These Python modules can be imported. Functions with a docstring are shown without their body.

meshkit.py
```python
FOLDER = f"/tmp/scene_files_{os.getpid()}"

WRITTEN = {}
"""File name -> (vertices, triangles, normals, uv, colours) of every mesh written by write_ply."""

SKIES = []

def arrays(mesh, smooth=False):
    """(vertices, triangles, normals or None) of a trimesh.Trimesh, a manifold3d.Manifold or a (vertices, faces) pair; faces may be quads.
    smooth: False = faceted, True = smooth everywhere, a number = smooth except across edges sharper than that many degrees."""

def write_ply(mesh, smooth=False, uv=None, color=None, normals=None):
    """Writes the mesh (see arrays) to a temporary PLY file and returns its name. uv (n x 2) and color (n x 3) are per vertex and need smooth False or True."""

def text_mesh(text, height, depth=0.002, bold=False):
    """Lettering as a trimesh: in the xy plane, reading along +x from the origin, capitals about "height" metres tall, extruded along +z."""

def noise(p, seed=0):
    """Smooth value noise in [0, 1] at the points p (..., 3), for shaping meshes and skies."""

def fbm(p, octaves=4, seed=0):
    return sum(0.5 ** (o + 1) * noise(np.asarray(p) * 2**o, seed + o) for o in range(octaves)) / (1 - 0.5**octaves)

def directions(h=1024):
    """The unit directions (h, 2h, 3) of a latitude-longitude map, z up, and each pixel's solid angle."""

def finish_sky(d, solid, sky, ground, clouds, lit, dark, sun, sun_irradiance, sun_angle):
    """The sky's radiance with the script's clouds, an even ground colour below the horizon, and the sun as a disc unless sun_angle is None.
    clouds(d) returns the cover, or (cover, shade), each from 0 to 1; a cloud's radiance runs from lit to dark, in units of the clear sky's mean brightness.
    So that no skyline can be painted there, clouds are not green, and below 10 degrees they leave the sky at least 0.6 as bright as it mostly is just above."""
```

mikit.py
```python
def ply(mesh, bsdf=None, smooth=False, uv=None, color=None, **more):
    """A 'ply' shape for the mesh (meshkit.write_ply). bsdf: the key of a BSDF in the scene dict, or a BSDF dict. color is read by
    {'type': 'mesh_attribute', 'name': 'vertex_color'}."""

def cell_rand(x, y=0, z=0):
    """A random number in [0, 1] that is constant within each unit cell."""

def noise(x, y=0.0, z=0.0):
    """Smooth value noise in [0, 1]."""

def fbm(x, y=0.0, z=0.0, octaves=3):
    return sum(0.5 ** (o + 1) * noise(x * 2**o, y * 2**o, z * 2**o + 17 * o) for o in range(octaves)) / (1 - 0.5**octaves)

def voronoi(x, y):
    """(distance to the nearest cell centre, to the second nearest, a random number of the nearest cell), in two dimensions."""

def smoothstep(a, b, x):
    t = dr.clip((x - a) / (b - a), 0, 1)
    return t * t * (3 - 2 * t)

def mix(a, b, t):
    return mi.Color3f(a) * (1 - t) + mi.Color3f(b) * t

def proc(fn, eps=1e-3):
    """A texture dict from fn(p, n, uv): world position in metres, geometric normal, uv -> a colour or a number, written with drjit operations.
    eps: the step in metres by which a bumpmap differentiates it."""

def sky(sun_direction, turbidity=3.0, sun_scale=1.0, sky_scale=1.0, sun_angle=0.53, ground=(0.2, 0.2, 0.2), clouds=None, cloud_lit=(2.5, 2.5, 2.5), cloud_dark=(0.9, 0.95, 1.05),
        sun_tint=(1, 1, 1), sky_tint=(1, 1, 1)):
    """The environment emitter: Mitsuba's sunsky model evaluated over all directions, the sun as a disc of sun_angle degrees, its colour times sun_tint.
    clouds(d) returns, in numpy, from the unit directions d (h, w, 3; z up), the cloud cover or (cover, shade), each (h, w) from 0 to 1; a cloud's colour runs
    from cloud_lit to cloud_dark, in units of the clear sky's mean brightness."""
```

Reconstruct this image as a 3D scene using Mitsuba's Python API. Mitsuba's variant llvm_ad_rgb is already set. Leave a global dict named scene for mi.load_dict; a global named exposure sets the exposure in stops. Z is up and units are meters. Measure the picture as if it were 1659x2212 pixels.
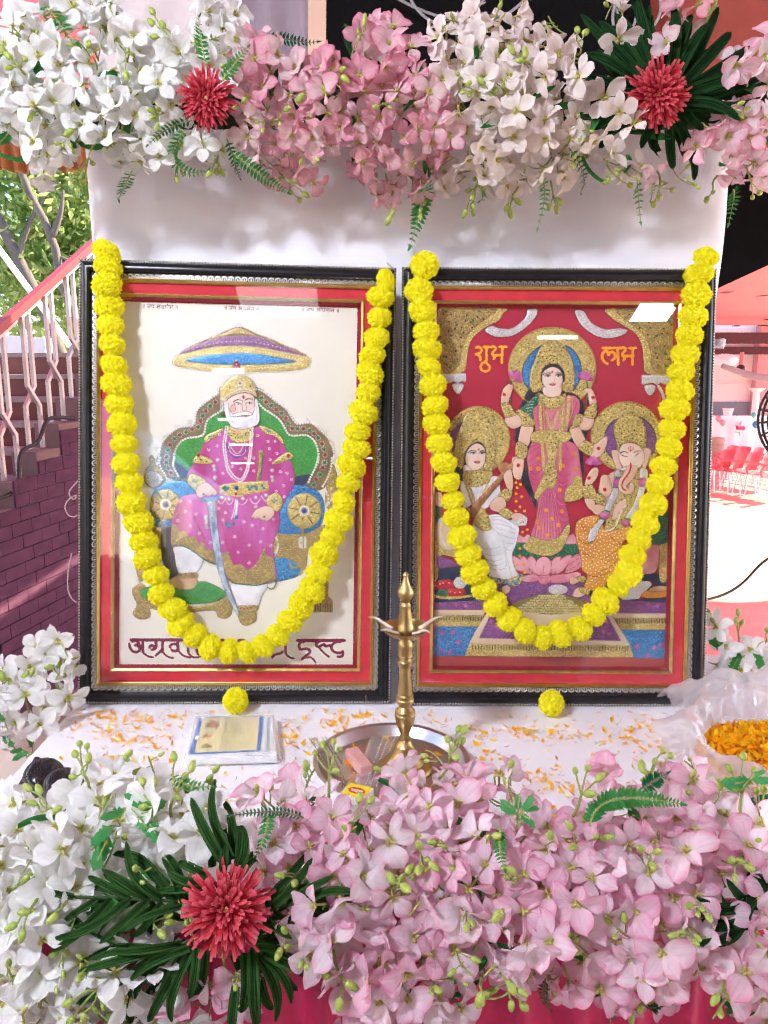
import math, random
import numpy as np
import trimesh
import mitsuba as mi
import drjit as dr
import manifold3d as m3
import shapely
from shapely.geometry import Polygon, LineString, Point, MultiPolygon
import mikit, meshkit
from mikit import proc, noise, fbm, voronoi, cell_rand, smoothstep, mix

# ---------------------------------------------------------------- camera, sky, exposure
T4 = mi.ScalarTransform4f
CAM = np.array([0.0, 0.0, 1.365])
PITCH = math.radians(11.0)
FPX = 1664.0                                   # focal length for a picture 1659 wide
exposure = 4.15
scene = {'type': 'scene'}
labels = {}
scene['camera'] = {'type': 'perspective', 'fov_axis': 'x', 'fov': math.degrees(2 * math.atan(829.5 / FPX)), 'near_clip': 0.02, 'far_clip': 600.0,
                   'to_world': T4().look_at(origin=CAM.tolist(), target=[0, math.cos(PITCH), CAM[2] - math.sin(PITCH)], up=[0, 0, 1])}
scene['sky'] = mikit.sky((0.80, 0.30, 0.62), turbidity=3.5, sky_tint=(0.96, 1.0, 1.06))
LAMP = 0.084                                     # brightness of the lamps together


def ray(u, v):
    """Direction through the point (u, v) of the picture, 1659 units wide."""
    x, y = (u - 829.5) / FPX, (1106.0 - v) / FPX
    c, s = math.cos(PITCH), math.sin(PITCH)
    return np.array([x, c + y * s, y * c - s])


def at_y(u, v, Y):
    d = ray(u, v)
    return CAM + d * (Y / d[1])


def at_z(u, v, Z):
    d = ray(u, v)
    return CAM + d * ((Z - CAM[2]) / d[2])


def at_plane(u, v, p, n):
    d = ray(u, v)
    return CAM + d * (np.dot(np.asarray(p) - CAM, n) / np.dot(d, n))


# ---------------------------------------------------------------- helpers
count = {}
ORD = ['first', 'second', 'third', 'fourth', 'fifth', 'sixth', 'seventh', 'eighth', 'ninth', 'tenth', 'eleventh', 'twelfth', 'thirteenth', 'fourteenth']


def fresh(name):
    n = count.get(name, 0)
    count[name] = n + 1
    return name if n == 0 else f'{name}_{n:03d}'


def put(name, mesh, bsdf, parent=None, M=None, smooth=False, uv=None):
    """One entry of the scene. mesh: a mesh, or a ply dict made before."""
    key = fresh(f'{parent}__{name}' if parent else name)
    d = dict(mesh) if isinstance(mesh, dict) else mikit.ply(mesh, bsdf, smooth=smooth, uv=uv)
    if isinstance(mesh, dict) and bsdf is not None:
        d['bsdf'] = {'type': 'ref', 'id': bsdf}
    if M is not None:
        d['to_world'] = T4(np.asarray(M, float))
    scene[key] = d
    return key


def thing(name, label, cat, group=None):
    key = fresh(name)
    labels[key] = {'label': label, 'category': cat}
    if group:
        labels[key]['group'] = group
    return key


def tag(key, label, cat=None, group=None, kind=None):
    labels[key] = {'label': label}
    if cat: labels[key]['category'] = cat
    if group: labels[key]['group'] = group
    if kind: labels[key]['kind'] = kind
    return key


def kind(key, k):
    labels.setdefault(key, {})['kind'] = k
    return key


def rgb(r, g, b):
    return {'type': 'rgb', 'value': [r, g, b]}


def mat(name, base, rough=0.6, metal=0.0, spec=0.5, **more):
    base = base if isinstance(base, dict) else rgb(*base)
    scene[name] = {'type': 'twosided', 'b': {'type': 'principled', 'base_color': base, 'roughness': rough if isinstance(rough, dict) else float(rough), 'metallic': float(metal), 'specular': float(spec), **more}}
    return name


def thin(name, base, diff=1.0, rough=0.6):
    scene[name] = {'type': 'principledthin', 'base_color': base if isinstance(base, dict) else rgb(*base), 'roughness': float(rough), 'diff_trans': float(diff), 'spec_trans': 0.0, 'eta': 1.4}
    return name


class MB:
    """Collects pieces into one mesh."""
    def __init__(self):
        self.v, self.f, self.n = [], [], 0

    def add(self, v, f):
        v, f = np.asarray(v, float), np.asarray(f, int)
        if f.shape[1] == 4:
            f = np.vstack([f[:, [0, 1, 2]], f[:, [0, 2, 3]]])
        self.v.append(v)
        self.f.append(f + self.n)
        self.n += len(v)
        return self

    def mesh(self, m, M=None):
        v = np.asarray(m.vertices)
        if M is not None:
            v = v @ np.asarray(M)[:3, :3].T + np.asarray(M)[:3, 3]
        return self.add(v, m.faces)

    def box(self, lo, hi):
        lo, hi = np.minimum(lo, hi), np.maximum(lo, hi)
        c = trimesh.creation.box(bounds=[lo, hi])
        return self.mesh(c)

    def tube(self, pts, rad, sides=6, cap=True):
        return self.add(*tube(pts, rad, sides, cap))

    def out(self):
        return np.vstack(self.v), np.vstack(self.f)


def tube(pts, rad, sides=6, cap=True):
    p = np.asarray(pts, float)
    r = np.broadcast_to(np.asarray(rad, float), (len(p),))
    t = np.gradient(p, axis=0)
    t /= np.linalg.norm(t, axis=1, keepdims=True) + 1e-12
    a = np.cross(t[0], [0, 0, 1.0] if abs(t[0][2]) < 0.9 else [1.0, 0, 0])
    A = []
    for k in range(len(p)):
        a = a - t[k] * np.dot(a, t[k])
        a /= np.linalg.norm(a) + 1e-12
        A.append(a)
    A = np.array(A)
    B = np.cross(t, A)
    g = np.arange(sides) * 2 * np.pi / sides
    v = (p[:, None] + r[:, None, None] * (np.cos(g)[None, :, None] * A[:, None] + np.sin(g)[None, :, None] * B[:, None])).reshape(-1, 3)
    i, j = np.meshgrid(np.arange(len(p) - 1), np.arange(sides), indexing='ij')
    q = np.stack([i * sides + j, i * sides + (j + 1) % sides, (i + 1) * sides + (j + 1) % sides, (i + 1) * sides + j], -1).reshape(-1, 4)
    f = np.vstack([q[:, [0, 1, 2]], q[:, [0, 2, 3]]])
    if cap:
        n = len(v)
        v = np.vstack([v, p[:1], p[-1:]])
        j = np.arange(sides)
        e = (len(p) - 1) * sides
        f = np.vstack([f, np.stack([(j + 1) % sides, j, j * 0 + n], 1), np.stack([e + j, e + (j + 1) % sides, j * 0 + n + 1], 1)])
    return v, f


def spline(pts, n=12):
    """Smooth curve through the points."""
    from scipy.interpolate import CubicSpline
    p = np.asarray(pts, float)
    s = np.r_[0, np.cumsum(np.linalg.norm(np.diff(p, axis=0), axis=1))]
    return CubicSpline(s, p)(np.linspace(0, s[-1], n))


def grid(fn, nu, nv):
    """Sheet fn(u, v) -> point, u and v from 0 to 1; returns mesh and uv."""
    u, v = np.meshgrid(np.linspace(0, 1, nu), np.linspace(0, 1, nv), indexing='ij')
    p = np.array([[fn(a, b) for a, b in zip(x, y)] for x, y in zip(u, v)]).reshape(-1, 3)
    i, j = np.meshgrid(np.arange(nu - 1), np.arange(nv - 1), indexing='ij')
    q = np.stack([i * nv + j, (i + 1) * nv + j, (i + 1) * nv + j + 1, i * nv + j + 1], -1).reshape(-1, 4)
    return (p, np.vstack([q[:, [0, 1, 2]], q[:, [0, 2, 3]]])), np.stack([u.ravel(), v.ravel()], 1)


def lathe(profile, sides=32):
    """Profile of (radius, height) turned about z."""
    m = trimesh.creation.revolve(np.array(profile, float), sections=sides)
    return m


def frame_of(z, x=(1, 0, 0)):
    z = np.asarray(z, float) / np.linalg.norm(z)
    x = np.asarray(x, float) - z * np.dot(x, z)
    if np.linalg.norm(x) < 1e-6:
        x = np.cross(z, [0.3, 0.7, 0.2])
    x /= np.linalg.norm(x)
    return np.stack([x, np.cross(z, x), z], 1)


def pose(p, R=np.eye(3), s=1.0):
    M = np.eye(4)
    M[:3, :3] = np.asarray(R) * s
    M[:3, 3] = p
    return M


def fb(p, oct=3, seed=0):
    p = np.asarray(p, float)
    return sum(0.5 ** (o + 1) * (meshkit.noise(p * 2 ** o, seed + o) - 0.5) * 2 for o in range(oct))


# ---------------------------------------------------------------- materials
def weave(base, amount=0.06, k=9.0):
    b = mi.Color3f(base)
    return proc(lambda p, n, uv: b * (1 - amount + 2 * amount * fbm(p.x * k, p.y * k, p.z * k)))


mat('white_cloth', weave((0.80, 0.80, 0.85), 0.03), 0.8, spec=0.2)
mat('backdrop_cloth', weave((0.84, 0.83, 0.88), 0.04, 5), 0.75, spec=0.25)
mat('red_skirt', weave((0.52, 0.02, 0.10), 0.15, 30), 0.4, spec=0.5, sheen=0.5)
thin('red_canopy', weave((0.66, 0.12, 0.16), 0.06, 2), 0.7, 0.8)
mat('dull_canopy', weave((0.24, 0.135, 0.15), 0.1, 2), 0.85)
mat('curtain_cloth', weave((0.62, 0.60, 0.60), 0.06, 3), 0.85, spec=0.1)
mat('stage_mat', weave((0.30, 0.27, 0.27), 0.15, 6), 0.9, spec=0.1)
mat('red_rug', proc(lambda p, n, uv: mi.Color3f(0.68, 0.32, 0.26) * (0.75 + 0.5 * fbm(p.x * 0.8, p.y * 3.0, 0.0))), 0.55, spec=0.6)
mat('black_cloth', (0.006, 0.006, 0.007), 0.9, spec=0.1)
mat('white_drape_cloth', weave((0.78, 0.74, 0.76), 0.05), 0.8, spec=0.1)
mat('mauve_cloth', weave((0.34, 0.29, 0.35), 0.08), 0.8, spec=0.1)
mat('brown_red_cloth', weave((0.36, 0.09, 0.075), 0.1), 0.8, spec=0.1)
mat('black_lacquer', proc(lambda p, n, uv: mi.Color3f(0.010, 0.010, 0.012) * (0.8 + 0.5 * noise(p.x * 60, p.y * 60, p.z * 60))), 0.25, spec=0.35)
mat('silver_leaf', proc(lambda p, n, uv: mix((0.92, 0.90, 0.82), (0.74, 0.70, 0.58), noise(p.x * 90, p.y * 90, p.z * 90))), 0.28, 1.0)
mat('gold_leaf', proc(lambda p, n, uv: mix((0.72, 0.52, 0.20), (0.50, 0.34, 0.10), noise(p.x * 120, p.y * 120, p.z * 120))), 0.3, 1.0)
mat('red_mat', weave((0.56, 0.035, 0.055), 0.1, 60), 0.75, spec=0.2)
mat('dark_red_mat', weave((0.30, 0.02, 0.035), 0.1, 60), 0.75, spec=0.2)
mat('frame_back', (0.05, 0.03, 0.02), 0.9)
scene['clear_glass'] = {'type': 'thindielectric', 'int_ior': 1.5}
mat('brass', proc(lambda p, n, uv: mix((0.62, 0.46, 0.20), (0.38, 0.26, 0.10), fbm(p.x * 45, p.y * 45, p.z * 45))), proc(lambda p, n, uv: 0.20 + 0.34 * fbm(p.x * 70, p.y * 70, p.z * 30)), 1.0)
mat('steel', proc(lambda p, n, uv: mix((0.78, 0.78, 0.80), (0.60, 0.60, 0.62), fbm(p.x * 20, p.y * 20, p.z * 20))), 0.30, 1.0)
mat('rail_steel', proc(lambda p, n, uv: mix((0.50, 0.47, 0.47), (0.36, 0.33, 0.33), fbm(p.x * 4, p.y * 4, p.z * 6))), 0.3, 0.45)
mat('handrail_red', weave((0.24, 0.035, 0.04), 0.12, 4), 0.35)
mat('painted_brick', proc(lambda p, n, uv: mix((0.100, 0.042, 0.076), (0.068, 0.028, 0.054), fbm(p.x * 1.5, p.y * 1.5, p.z * 2.5)) * (0.80 + 0.40 * noise(p.x * 12, p.y * 12, p.z * 22))), 0.75, spec=0.12)
mat('brick_joint', (0.05, 0.02, 0.03), 0.9)
mat('old_plaster', weave((0.17, 0.11, 0.11), 0.2, 8), 0.9)
mat('red_granite', proc(lambda p, n, uv: mix((0.15, 0.032, 0.030), (0.09, 0.020, 0.020), fbm(p.x * 9, p.y * 9, p.z * 9))), 0.3)
mat('step_stone', weave((0.22, 0.18, 0.17), 0.15, 6), 0.5)
mat('pale_wall', weave((0.70, 0.60, 0.58), 0.08, 1.5), 0.9)
mat('bark', proc(lambda p, n, uv: mix((0.15, 0.13, 0.12), (0.07, 0.06, 0.055), fbm(p.x * 9, p.y * 9, p.z * 3))), 0.95)
thin('tree_leaf', proc(lambda p, n, uv: mix((0.20, 0.34, 0.09), (0.47, 0.56, 0.24), cell_rand(p.x * 3.0, p.y * 3.0, p.z * 3.0))), 1.0)
mat('gold_satin', weave((0.28, 0.20, 0.075), 0.15, 15), 0.4, sheen=0.4)
mat('black_plastic', (0.012, 0.012, 0.013), 0.3)
mat('black_rubber', (0.012, 0.010, 0.010), 0.55)
mat('grey_pipe_paint', weave((0.30, 0.31, 0.33), 0.1, 4), 0.5)
mat('cream_cloth', weave((0.60, 0.50, 0.43), 0.1, 12), 0.9)
mat('thread', (0.55, 0.45, 0.42), 0.9)

# ---------------------------------------------------------------- ground, roof, hall
gm = MB()
gm.add(np.array([[-250, -250, -1.25], [250, -250, -1.25], [250, 250, -1.25], [-250, 250, -1.25]], float), [[0, 1, 2], [0, 2, 3]])
mat('earth', weave((0.42, 0.36, 0.31), 0.12, 0.8), 0.95)
kind(put('ground', gm.out(), 'earth'), 'structure')
rg, _ = grid(lambda a, b: (-2.5 + 22 * a, 2.9 + 42 * b ** 2, -1.21 + 0.012 * math.sin(40 * b + 9 * a) * (1 if b < 0.6 else 0) + 0.008 * math.sin(23 * a + 60 * b)), 80, 240)
kind(put('red_carpet', rg, 'red_rug', smooth=True), 'structure')
kind(put('stage_floor', MB().box((-4.2, -11, -1.2), (4.2, 2.75, 0.0)).out(), 'stage_mat'), 'structure')

# cloth roof over the stage, and a thinner sunlit length of it further out on the left
def roof_z(x, y):
    return 2.86 + 0.02 * math.sin(3.1 * x) * math.sin(2.2 * y)
g1, _ = grid(lambda a, b: (-2.6 + 7.3 * a, -11 + 14.2 * b, roof_z(-2.6 + 7.3 * a, -11 + 14.2 * b)), 30, 50)
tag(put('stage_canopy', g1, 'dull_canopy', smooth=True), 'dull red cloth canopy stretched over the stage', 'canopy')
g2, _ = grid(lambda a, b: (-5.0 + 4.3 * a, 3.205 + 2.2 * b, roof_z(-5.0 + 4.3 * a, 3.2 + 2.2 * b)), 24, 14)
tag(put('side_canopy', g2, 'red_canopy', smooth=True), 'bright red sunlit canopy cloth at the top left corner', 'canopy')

thin('white_canopy_cloth', weave((0.50, 0.46, 0.42), 0.05, 3), 0.25, 0.8)
g3, _ = grid(lambda a, b: (-0.695 + 2.19 * a, 3.21 + 5.8 * b, roof_z(-0.7 + 2.2 * a, 3.21 + 5.8 * b) + 0.02), 16, 24)
tag(put('rear_canopy', g3, 'white_canopy_cloth', smooth=True), 'pale cloth canopy behind the drapes, glimpsed as a bright gap at top centre', 'canopy')
# side curtains of the tent behind the camera
def curtain(x0, y0, x1, y1):
    L = math.hypot(x1 - x0, y1 - y0); nx, ny = -(y1 - y0) / L, (x1 - x0) / L
    m, _ = grid(lambda a, b: (x0 + (x1 - x0) * a + nx * 0.05 * math.sin(a * L * 14), y0 + (y1 - y0) * a + ny * 0.05 * math.sin(a * L * 14), 2.84 * (1 - b) + 0.01), int(L * 14), 4)
    return m
for lab, c in (('off white side curtain left of the camera, out of the frame', (-4.1, -10.9, -4.1, 3.6)), ('off white side curtain right of the camera, out of the frame', (4.1, -10.9, 4.1, -2.2)), ('off white curtain far behind the camera, out of the frame', (-4.1, -10.9, 4.1, -10.9))):
    tag(put('tent_curtain', curtain(*c), 'curtain_cloth', smooth=True), lab, 'curtain')

# frill along the far edge of the canopy, on the left
def frill(a, b):
    x = -5.0 + 4.3 * a
    ph = 2 * math.pi * x / 0.085
    return (x, 5.4 + (0.022 + 0.02 * b) * math.sin(ph), 2.87 - 0.27 * b - 0.015 * b * math.cos(2 * math.pi * x / 0.34))
fr, _ = grid(frill, 420, 6)
tag(put('gold_frill', fr, 'gold_satin', smooth=True), 'pleated golden yellow frill hanging along the far edge of the red canopy at left', 'frill')

# hall roof far on the right, with a dark fascia in front
hr = MB()
def hallz(y): return 2.80
hm, _ = grid(lambda a, b: (1.5 + (0.62 * (3.25 + 28.35 * b) + 1.0 - 1.5) * a, 3.25 + 28.35 * b, 2.80 + 0.03 * math.sin(9 * b)), 12, 60)
hr.add(*hm)
mat('beam_maroon', (0.055, 0.012, 0.02), 0.6)
mat('hall_red', weave((0.62, 0.20, 0.23), 0.06, 0.7), 0.8)
hk = tag(put('hall_roof', hr.out(), 'hall_red', smooth=True), 'red sheet roof of the hall seen past the right edge of the white backdrop', 'roof')
for k, (u, v) in enumerate([(1568, 630), (1648, 637), (1590, 704), (1660, 690), (1646, 703), (1663, 703)]):
    p = at_z(u, v, 2.785)
    put('bracket', MB().box(p - [0.09, 0.16, 0.02], p + [0.09, 0.16, 0.012]).out(), 'black_plastic', hk)
for k, (v0, h) in enumerate([(718, 0.36), (749, 0.30)]):
    y = 26.0 if k == 0 else 31.5
    top = at_y(1620, v0, y)[2]
    put('beam', MB().box((6, y, top - h), (22, y + 0.3, top)).out(), 'beam_maroon', hk)
fz0, fz1 = at_y(1600, 603, 3.3), at_y(1659, 575, 3.3)
fp = [at_y(u, v, 3.3) for u, v in [(1480, 320), (1720, 320), (1720, 545), (1579, 610), (1480, 655)]]
fm = trimesh.creation.extrude_polygon(Polygon([(p[0], p[2]) for p in fp]), 0.03)
fm.apply_transform([[1, 0, 0, 0], [0, 0, -1, 3.33], [0, 1, 0, 0], [0, 0, 0, 1]])
tag(put('black_fascia', fm, 'black_cloth'), 'black cloth panel hanging beside the right edge of the backdrop', 'panel')

aw, _ = grid(lambda a, b: (6.2 + 4.5 * a, 3.4 + (7.2 + 0.5 * math.sin(7 * a)) * b, 2.95 + 0.04 * math.sin(5 * a) * math.sin(6 * b)), 16, 20)
tag(put('side_awning', aw, 'hall_red', smooth=True), 'red awning shading the near carpet, out of the frame to the right', 'awning')

# the drapes behind the swag
def drape(name, label, u0, u1, Y, bsdf, amp=0.02, pitch=0.11, zb=1.35, top=2.84, seed=0):
    x0, x1 = at_y(u0, 100, Y)[0], at_y(u1, 100, Y)[0]
    def fn(a, b):
        x = x0 + (x1 - x0) * a
        w = math.sin(2 * math.pi * x / pitch + 1.5 * math.sin(x * 9 + seed)) * amp
        return (x + 0.006 * math.sin(b * 7 + x * 30), Y + w * (0.6 + 0.4 * b), top + (zb - top) * b)
    m, _ = grid(fn, 90, 14)
    return tag(put(name, m, bsdf, smooth=True), label, 'drape')
drape('white_drape', 'pale white drape behind the left end of the upper flower swag', 205, 524, 2.45, 'white_drape_cloth', 0.012, 0.3)
drape('mauve_drape', 'greyish mauve pleated drape behind the pink flowers at top centre', 520, 664, 2.35, 'mauve_cloth', 0.016, 0.075)
drape('black_drape', 'black drape behind the middle of the upper flower swag', 708, 1400, 2.4, 'black_cloth', 0.01, 0.3)
drape('brown_drape', 'dull reddish brown drape behind the right end of the upper flower swag', 1370, 1800, 2.55, 'brown_red_cloth', 0.015, 0.4, zb=1.95)

# cables looping down over the black drape
cb = [[(1060, -20), (950, 35), (880, 8), (820, -20)], [(1150, -20), (1080, 40), (1000, 62), (930, 45), (880, -20)], [(1380, -20), (1352, 60), (1330, 20), (1310, -20)], [(1420, -20), (1385, 75), (1358, 80), (1340, -20)]]
for k, c in enumerate(cb):
    pts = spline([at_y(u, v, 2.33 - 0.01 * k) for u, v in c], 30)
    tag(put('hanging_cable', tube(pts, 0.004, 6), 'grey_pipe_paint'), f'thin grey cable looping over the black drape at the top edge, {ORD[k]} from the left', 'cable', 'grey cables over the black drape')
# ---------------------------------------------------------------- the lamps over the stage (their reflections show in the picture glass)
mat('lamp_body', (0.25, 0.25, 0.26), 0.4)
def lamp(name, label, pos, aim, w, h, radiance, cat, group=None, tint=(1, 1, 1)):
    k = thing(name, label, cat, group)
    pos = np.asarray(pos, float)
    z = np.asarray(aim, float) - pos
    R = frame_of(z, [1, 0, 0])
    put('housing', MB().box((-w / 2 - 0.012, -h / 2 - 0.012, -0.05), (w / 2 + 0.012, h / 2 + 0.012, -0.004)).out(), 'lamp_body', k, pose(pos, R))
    put('hanger', tube([pos - R @ [0, 0, 0.03], [pos[0], pos[1], 2.86]], 0.008, 6), 'lamp_body', k)
    e = fresh(k + '__diffuser')
    d = mikit.ply((np.array([[-w / 2, -h / 2, 0], [w / 2, -h / 2, 0], [w / 2, h / 2, 0], [-w / 2, h / 2, 0]]), np.array([[0, 1, 2], [0, 2, 3]])), 'lamp_body')
    d['emitter'] = {'type': 'area', 'radiance': rgb(*(radiance * LAMP * np.array(tint)))}
    d['to_world'] = T4(pose(pos, R))
    scene[e] = d
lamp('flood_lamp', 'square flood lamp hung above and left of the camera, out of the frame', (-1.15, -0.35, 2.60), (0.1, 1.35, 1.15), 0.26, 0.20, 205.0, 'lamp', tint=(0.93, 0.99, 1.14))
def mirror_spot(u, v, z, yaw=0.0, lean=9.0):
    """Where a lamp at height z hangs so that the leaning picture glass shows it at (u, v)."""
    a = math.radians(lean)
    n = np.array([0, -math.cos(a), math.sin(a)])
    p = at_plane(u, v, [0, 1.335, 0.75], n)
    d = ray(u, v); d = d - 2 * np.dot(d, n) * n
    return p + d * ((z - p[2]) / d[2])
for u, v, w, h in ((505, 803, 0.22, 0.035), (512, 907, 0.25, 0.03), (532, 961, 0.25, 0.02), (536, 1001, 0.27, 0.02), (174, 885, 0.26, 0.03), (812, 990, 0.24, 0.022), (1178, 733, 0.25, 0.022)):
    q = mirror_spot(u, v, 2.62)
    lamp('tube_light', 'short ceiling tube light behind the camera, out of the frame', q, q + np.array([0, 0.75, -0.66]), w, h, 28.0, 'lamp', 'tube lights behind the camera')
q = mirror_spot(1382, 681, 2.62)
lamp('panel_light', 'square ceiling panel light behind the camera, out of the frame', q, q + np.array([0, 0.1, -1]), 0.22, 0.22, 30.0, 'lamp')
q = mirror_spot(612, 655, 2.62)
lamp('wide_panel_light', 'wide soft ceiling light behind the camera, out of the frame', q, q + np.array([0, 0.3, -1]), 0.44, 0.26, 2.2, 'lamp')
# ---------------------------------------------------------------- left: stair with its painted brick flank
WA = np.array([-2.32, 4.55, 0.0])
WD = np.array([math.sin(math.radians(9.6)), math.cos(math.radians(9.6)), 0])
WN = np.array([WD[1], -WD[0], 0])              # towards the altar side
def on_wall(u, v, off=0.0):
    p = at_plane(u, v, WA + WN * off, WN)
    return np.dot(p - WA, WD), p[2]
def wall_pt(s, z, off=0.0):
    return WA + WD * s + WN * off + np.array([0, 0, z])
cor = [on_wall(127, 915), on_wall(80, 977), on_wall(28, 1042), on_wall(-30, 1116)]
dz = np.mean([cor[i][1] - cor[i + 1][1] for i in range(3)])
ds = np.mean([cor[i][0] - cor[i + 1][0] for i in range(3)])
s0, z0 = cor[1]
steps = [(s0 + ds * (1 - k), z0 + dz * (1 - k)) for k in range(-3, 8)]   # front edge s and top z of every step, from the top down
fw = tag(fresh('stair_flank_wall'), 'stepped flank wall of pinkish purple painted brick beside the stair at left', 'wall')
poly = [(steps[0][0] + 3.0, -1.3)]
poly.append((steps[0][0] + 3.0, steps[0][1]))
for k, (s, z) in enumerate(steps):
    poly += [(s, z)] + ([(s, steps[k + 1][1])] if k + 1 < len(steps) else [(s, -1.3)])
pm = trimesh.creation.extrude_polygon(Polygon(poly), 0.18)
Mw = np.eye(4); Mw[:3, 0] = WD; Mw[:3, 1] = [0, 0, 1]; Mw[:3, 2] = np.cross(WD, [0, 0, 1]); Mw[:3, 3] = WA
pm.apply_transform(Mw)
c_off = np.dot(pm.vertices - WA, WN)
pm.vertices -= WN * (c_off.max() + 0.006)
put('core', pm, 'old_plaster', fw)
CH, BL = 0.088, 0.20
brng = random.Random(5)
zb = -1.2
row = 0
kb = 0
while zb < 1.3:
    top_here = zb + CH
    s = -1.2 + (row % 2) * BL / 2
    while s < 2.6:
        lim = [z for (q, z) in steps if q <= s + 0.005]
        ztop = max(lim) if lim else -9
        s1 = s + BL - 0.005
        nxt = [q for (q, z) in steps if s + 0.01 < q < s1]
        a0 = s
        if top_here > ztop + 0.02 and nxt and top_here <= max(z for (q, z) in steps if q <= s1) + 0.02:
            a0, ztop = nxt[0], 9
        if top_here <= ztop + 0.02 and s1 - a0 > 0.03:
            d = 0.006 + 0.003 * brng.random()
            q = [wall_pt(a, b, o) for o in (-0.006, d) for a, b in ((a0, zb + 0.003), (s1, zb + 0.003), (s1, top_here - 0.003), (a0, top_here - 0.003))]
            f = [[4, 5, 6, 7], [0, 3, 2, 1], [0, 1, 5, 4], [1, 2, 6, 5], [2, 3, 7, 6], [3, 0, 4, 7]]
            p = wall_pt((a0 + s1) / 2, zb)
            u = 829.5 + FPX * p[0] / p[1]
            if u > -60 and p[2] > -0.95 and u < 200 and kb < 295:
                put('brick', (np.array(q), np.array(f)), 'painted_brick', fw)
                kb += 1
        s += BL
    zb += CH
    row += 1
# stair treads with red stone risers
st = tag(fresh('stair'), 'flight of steps with polished red stone risers behind the steel railing', 'stair')
for k, (s, z) in enumerate(steps):
    y = wall_pt(s, 0)[1] + 0.12
    x1 = wall_pt(s, 0)[0] - 0.10
    put('riser', MB().box((-6.5, y, z - 0.3), (x1, y + 0.4, z - 0.035)).out(), 'red_granite', st)
    put('tread', MB().box((-6.5, y - 0.02, z - 0.033), (x1 + 0.01, y + 0.46, z)).out(), 'step_stone', st)
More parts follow.
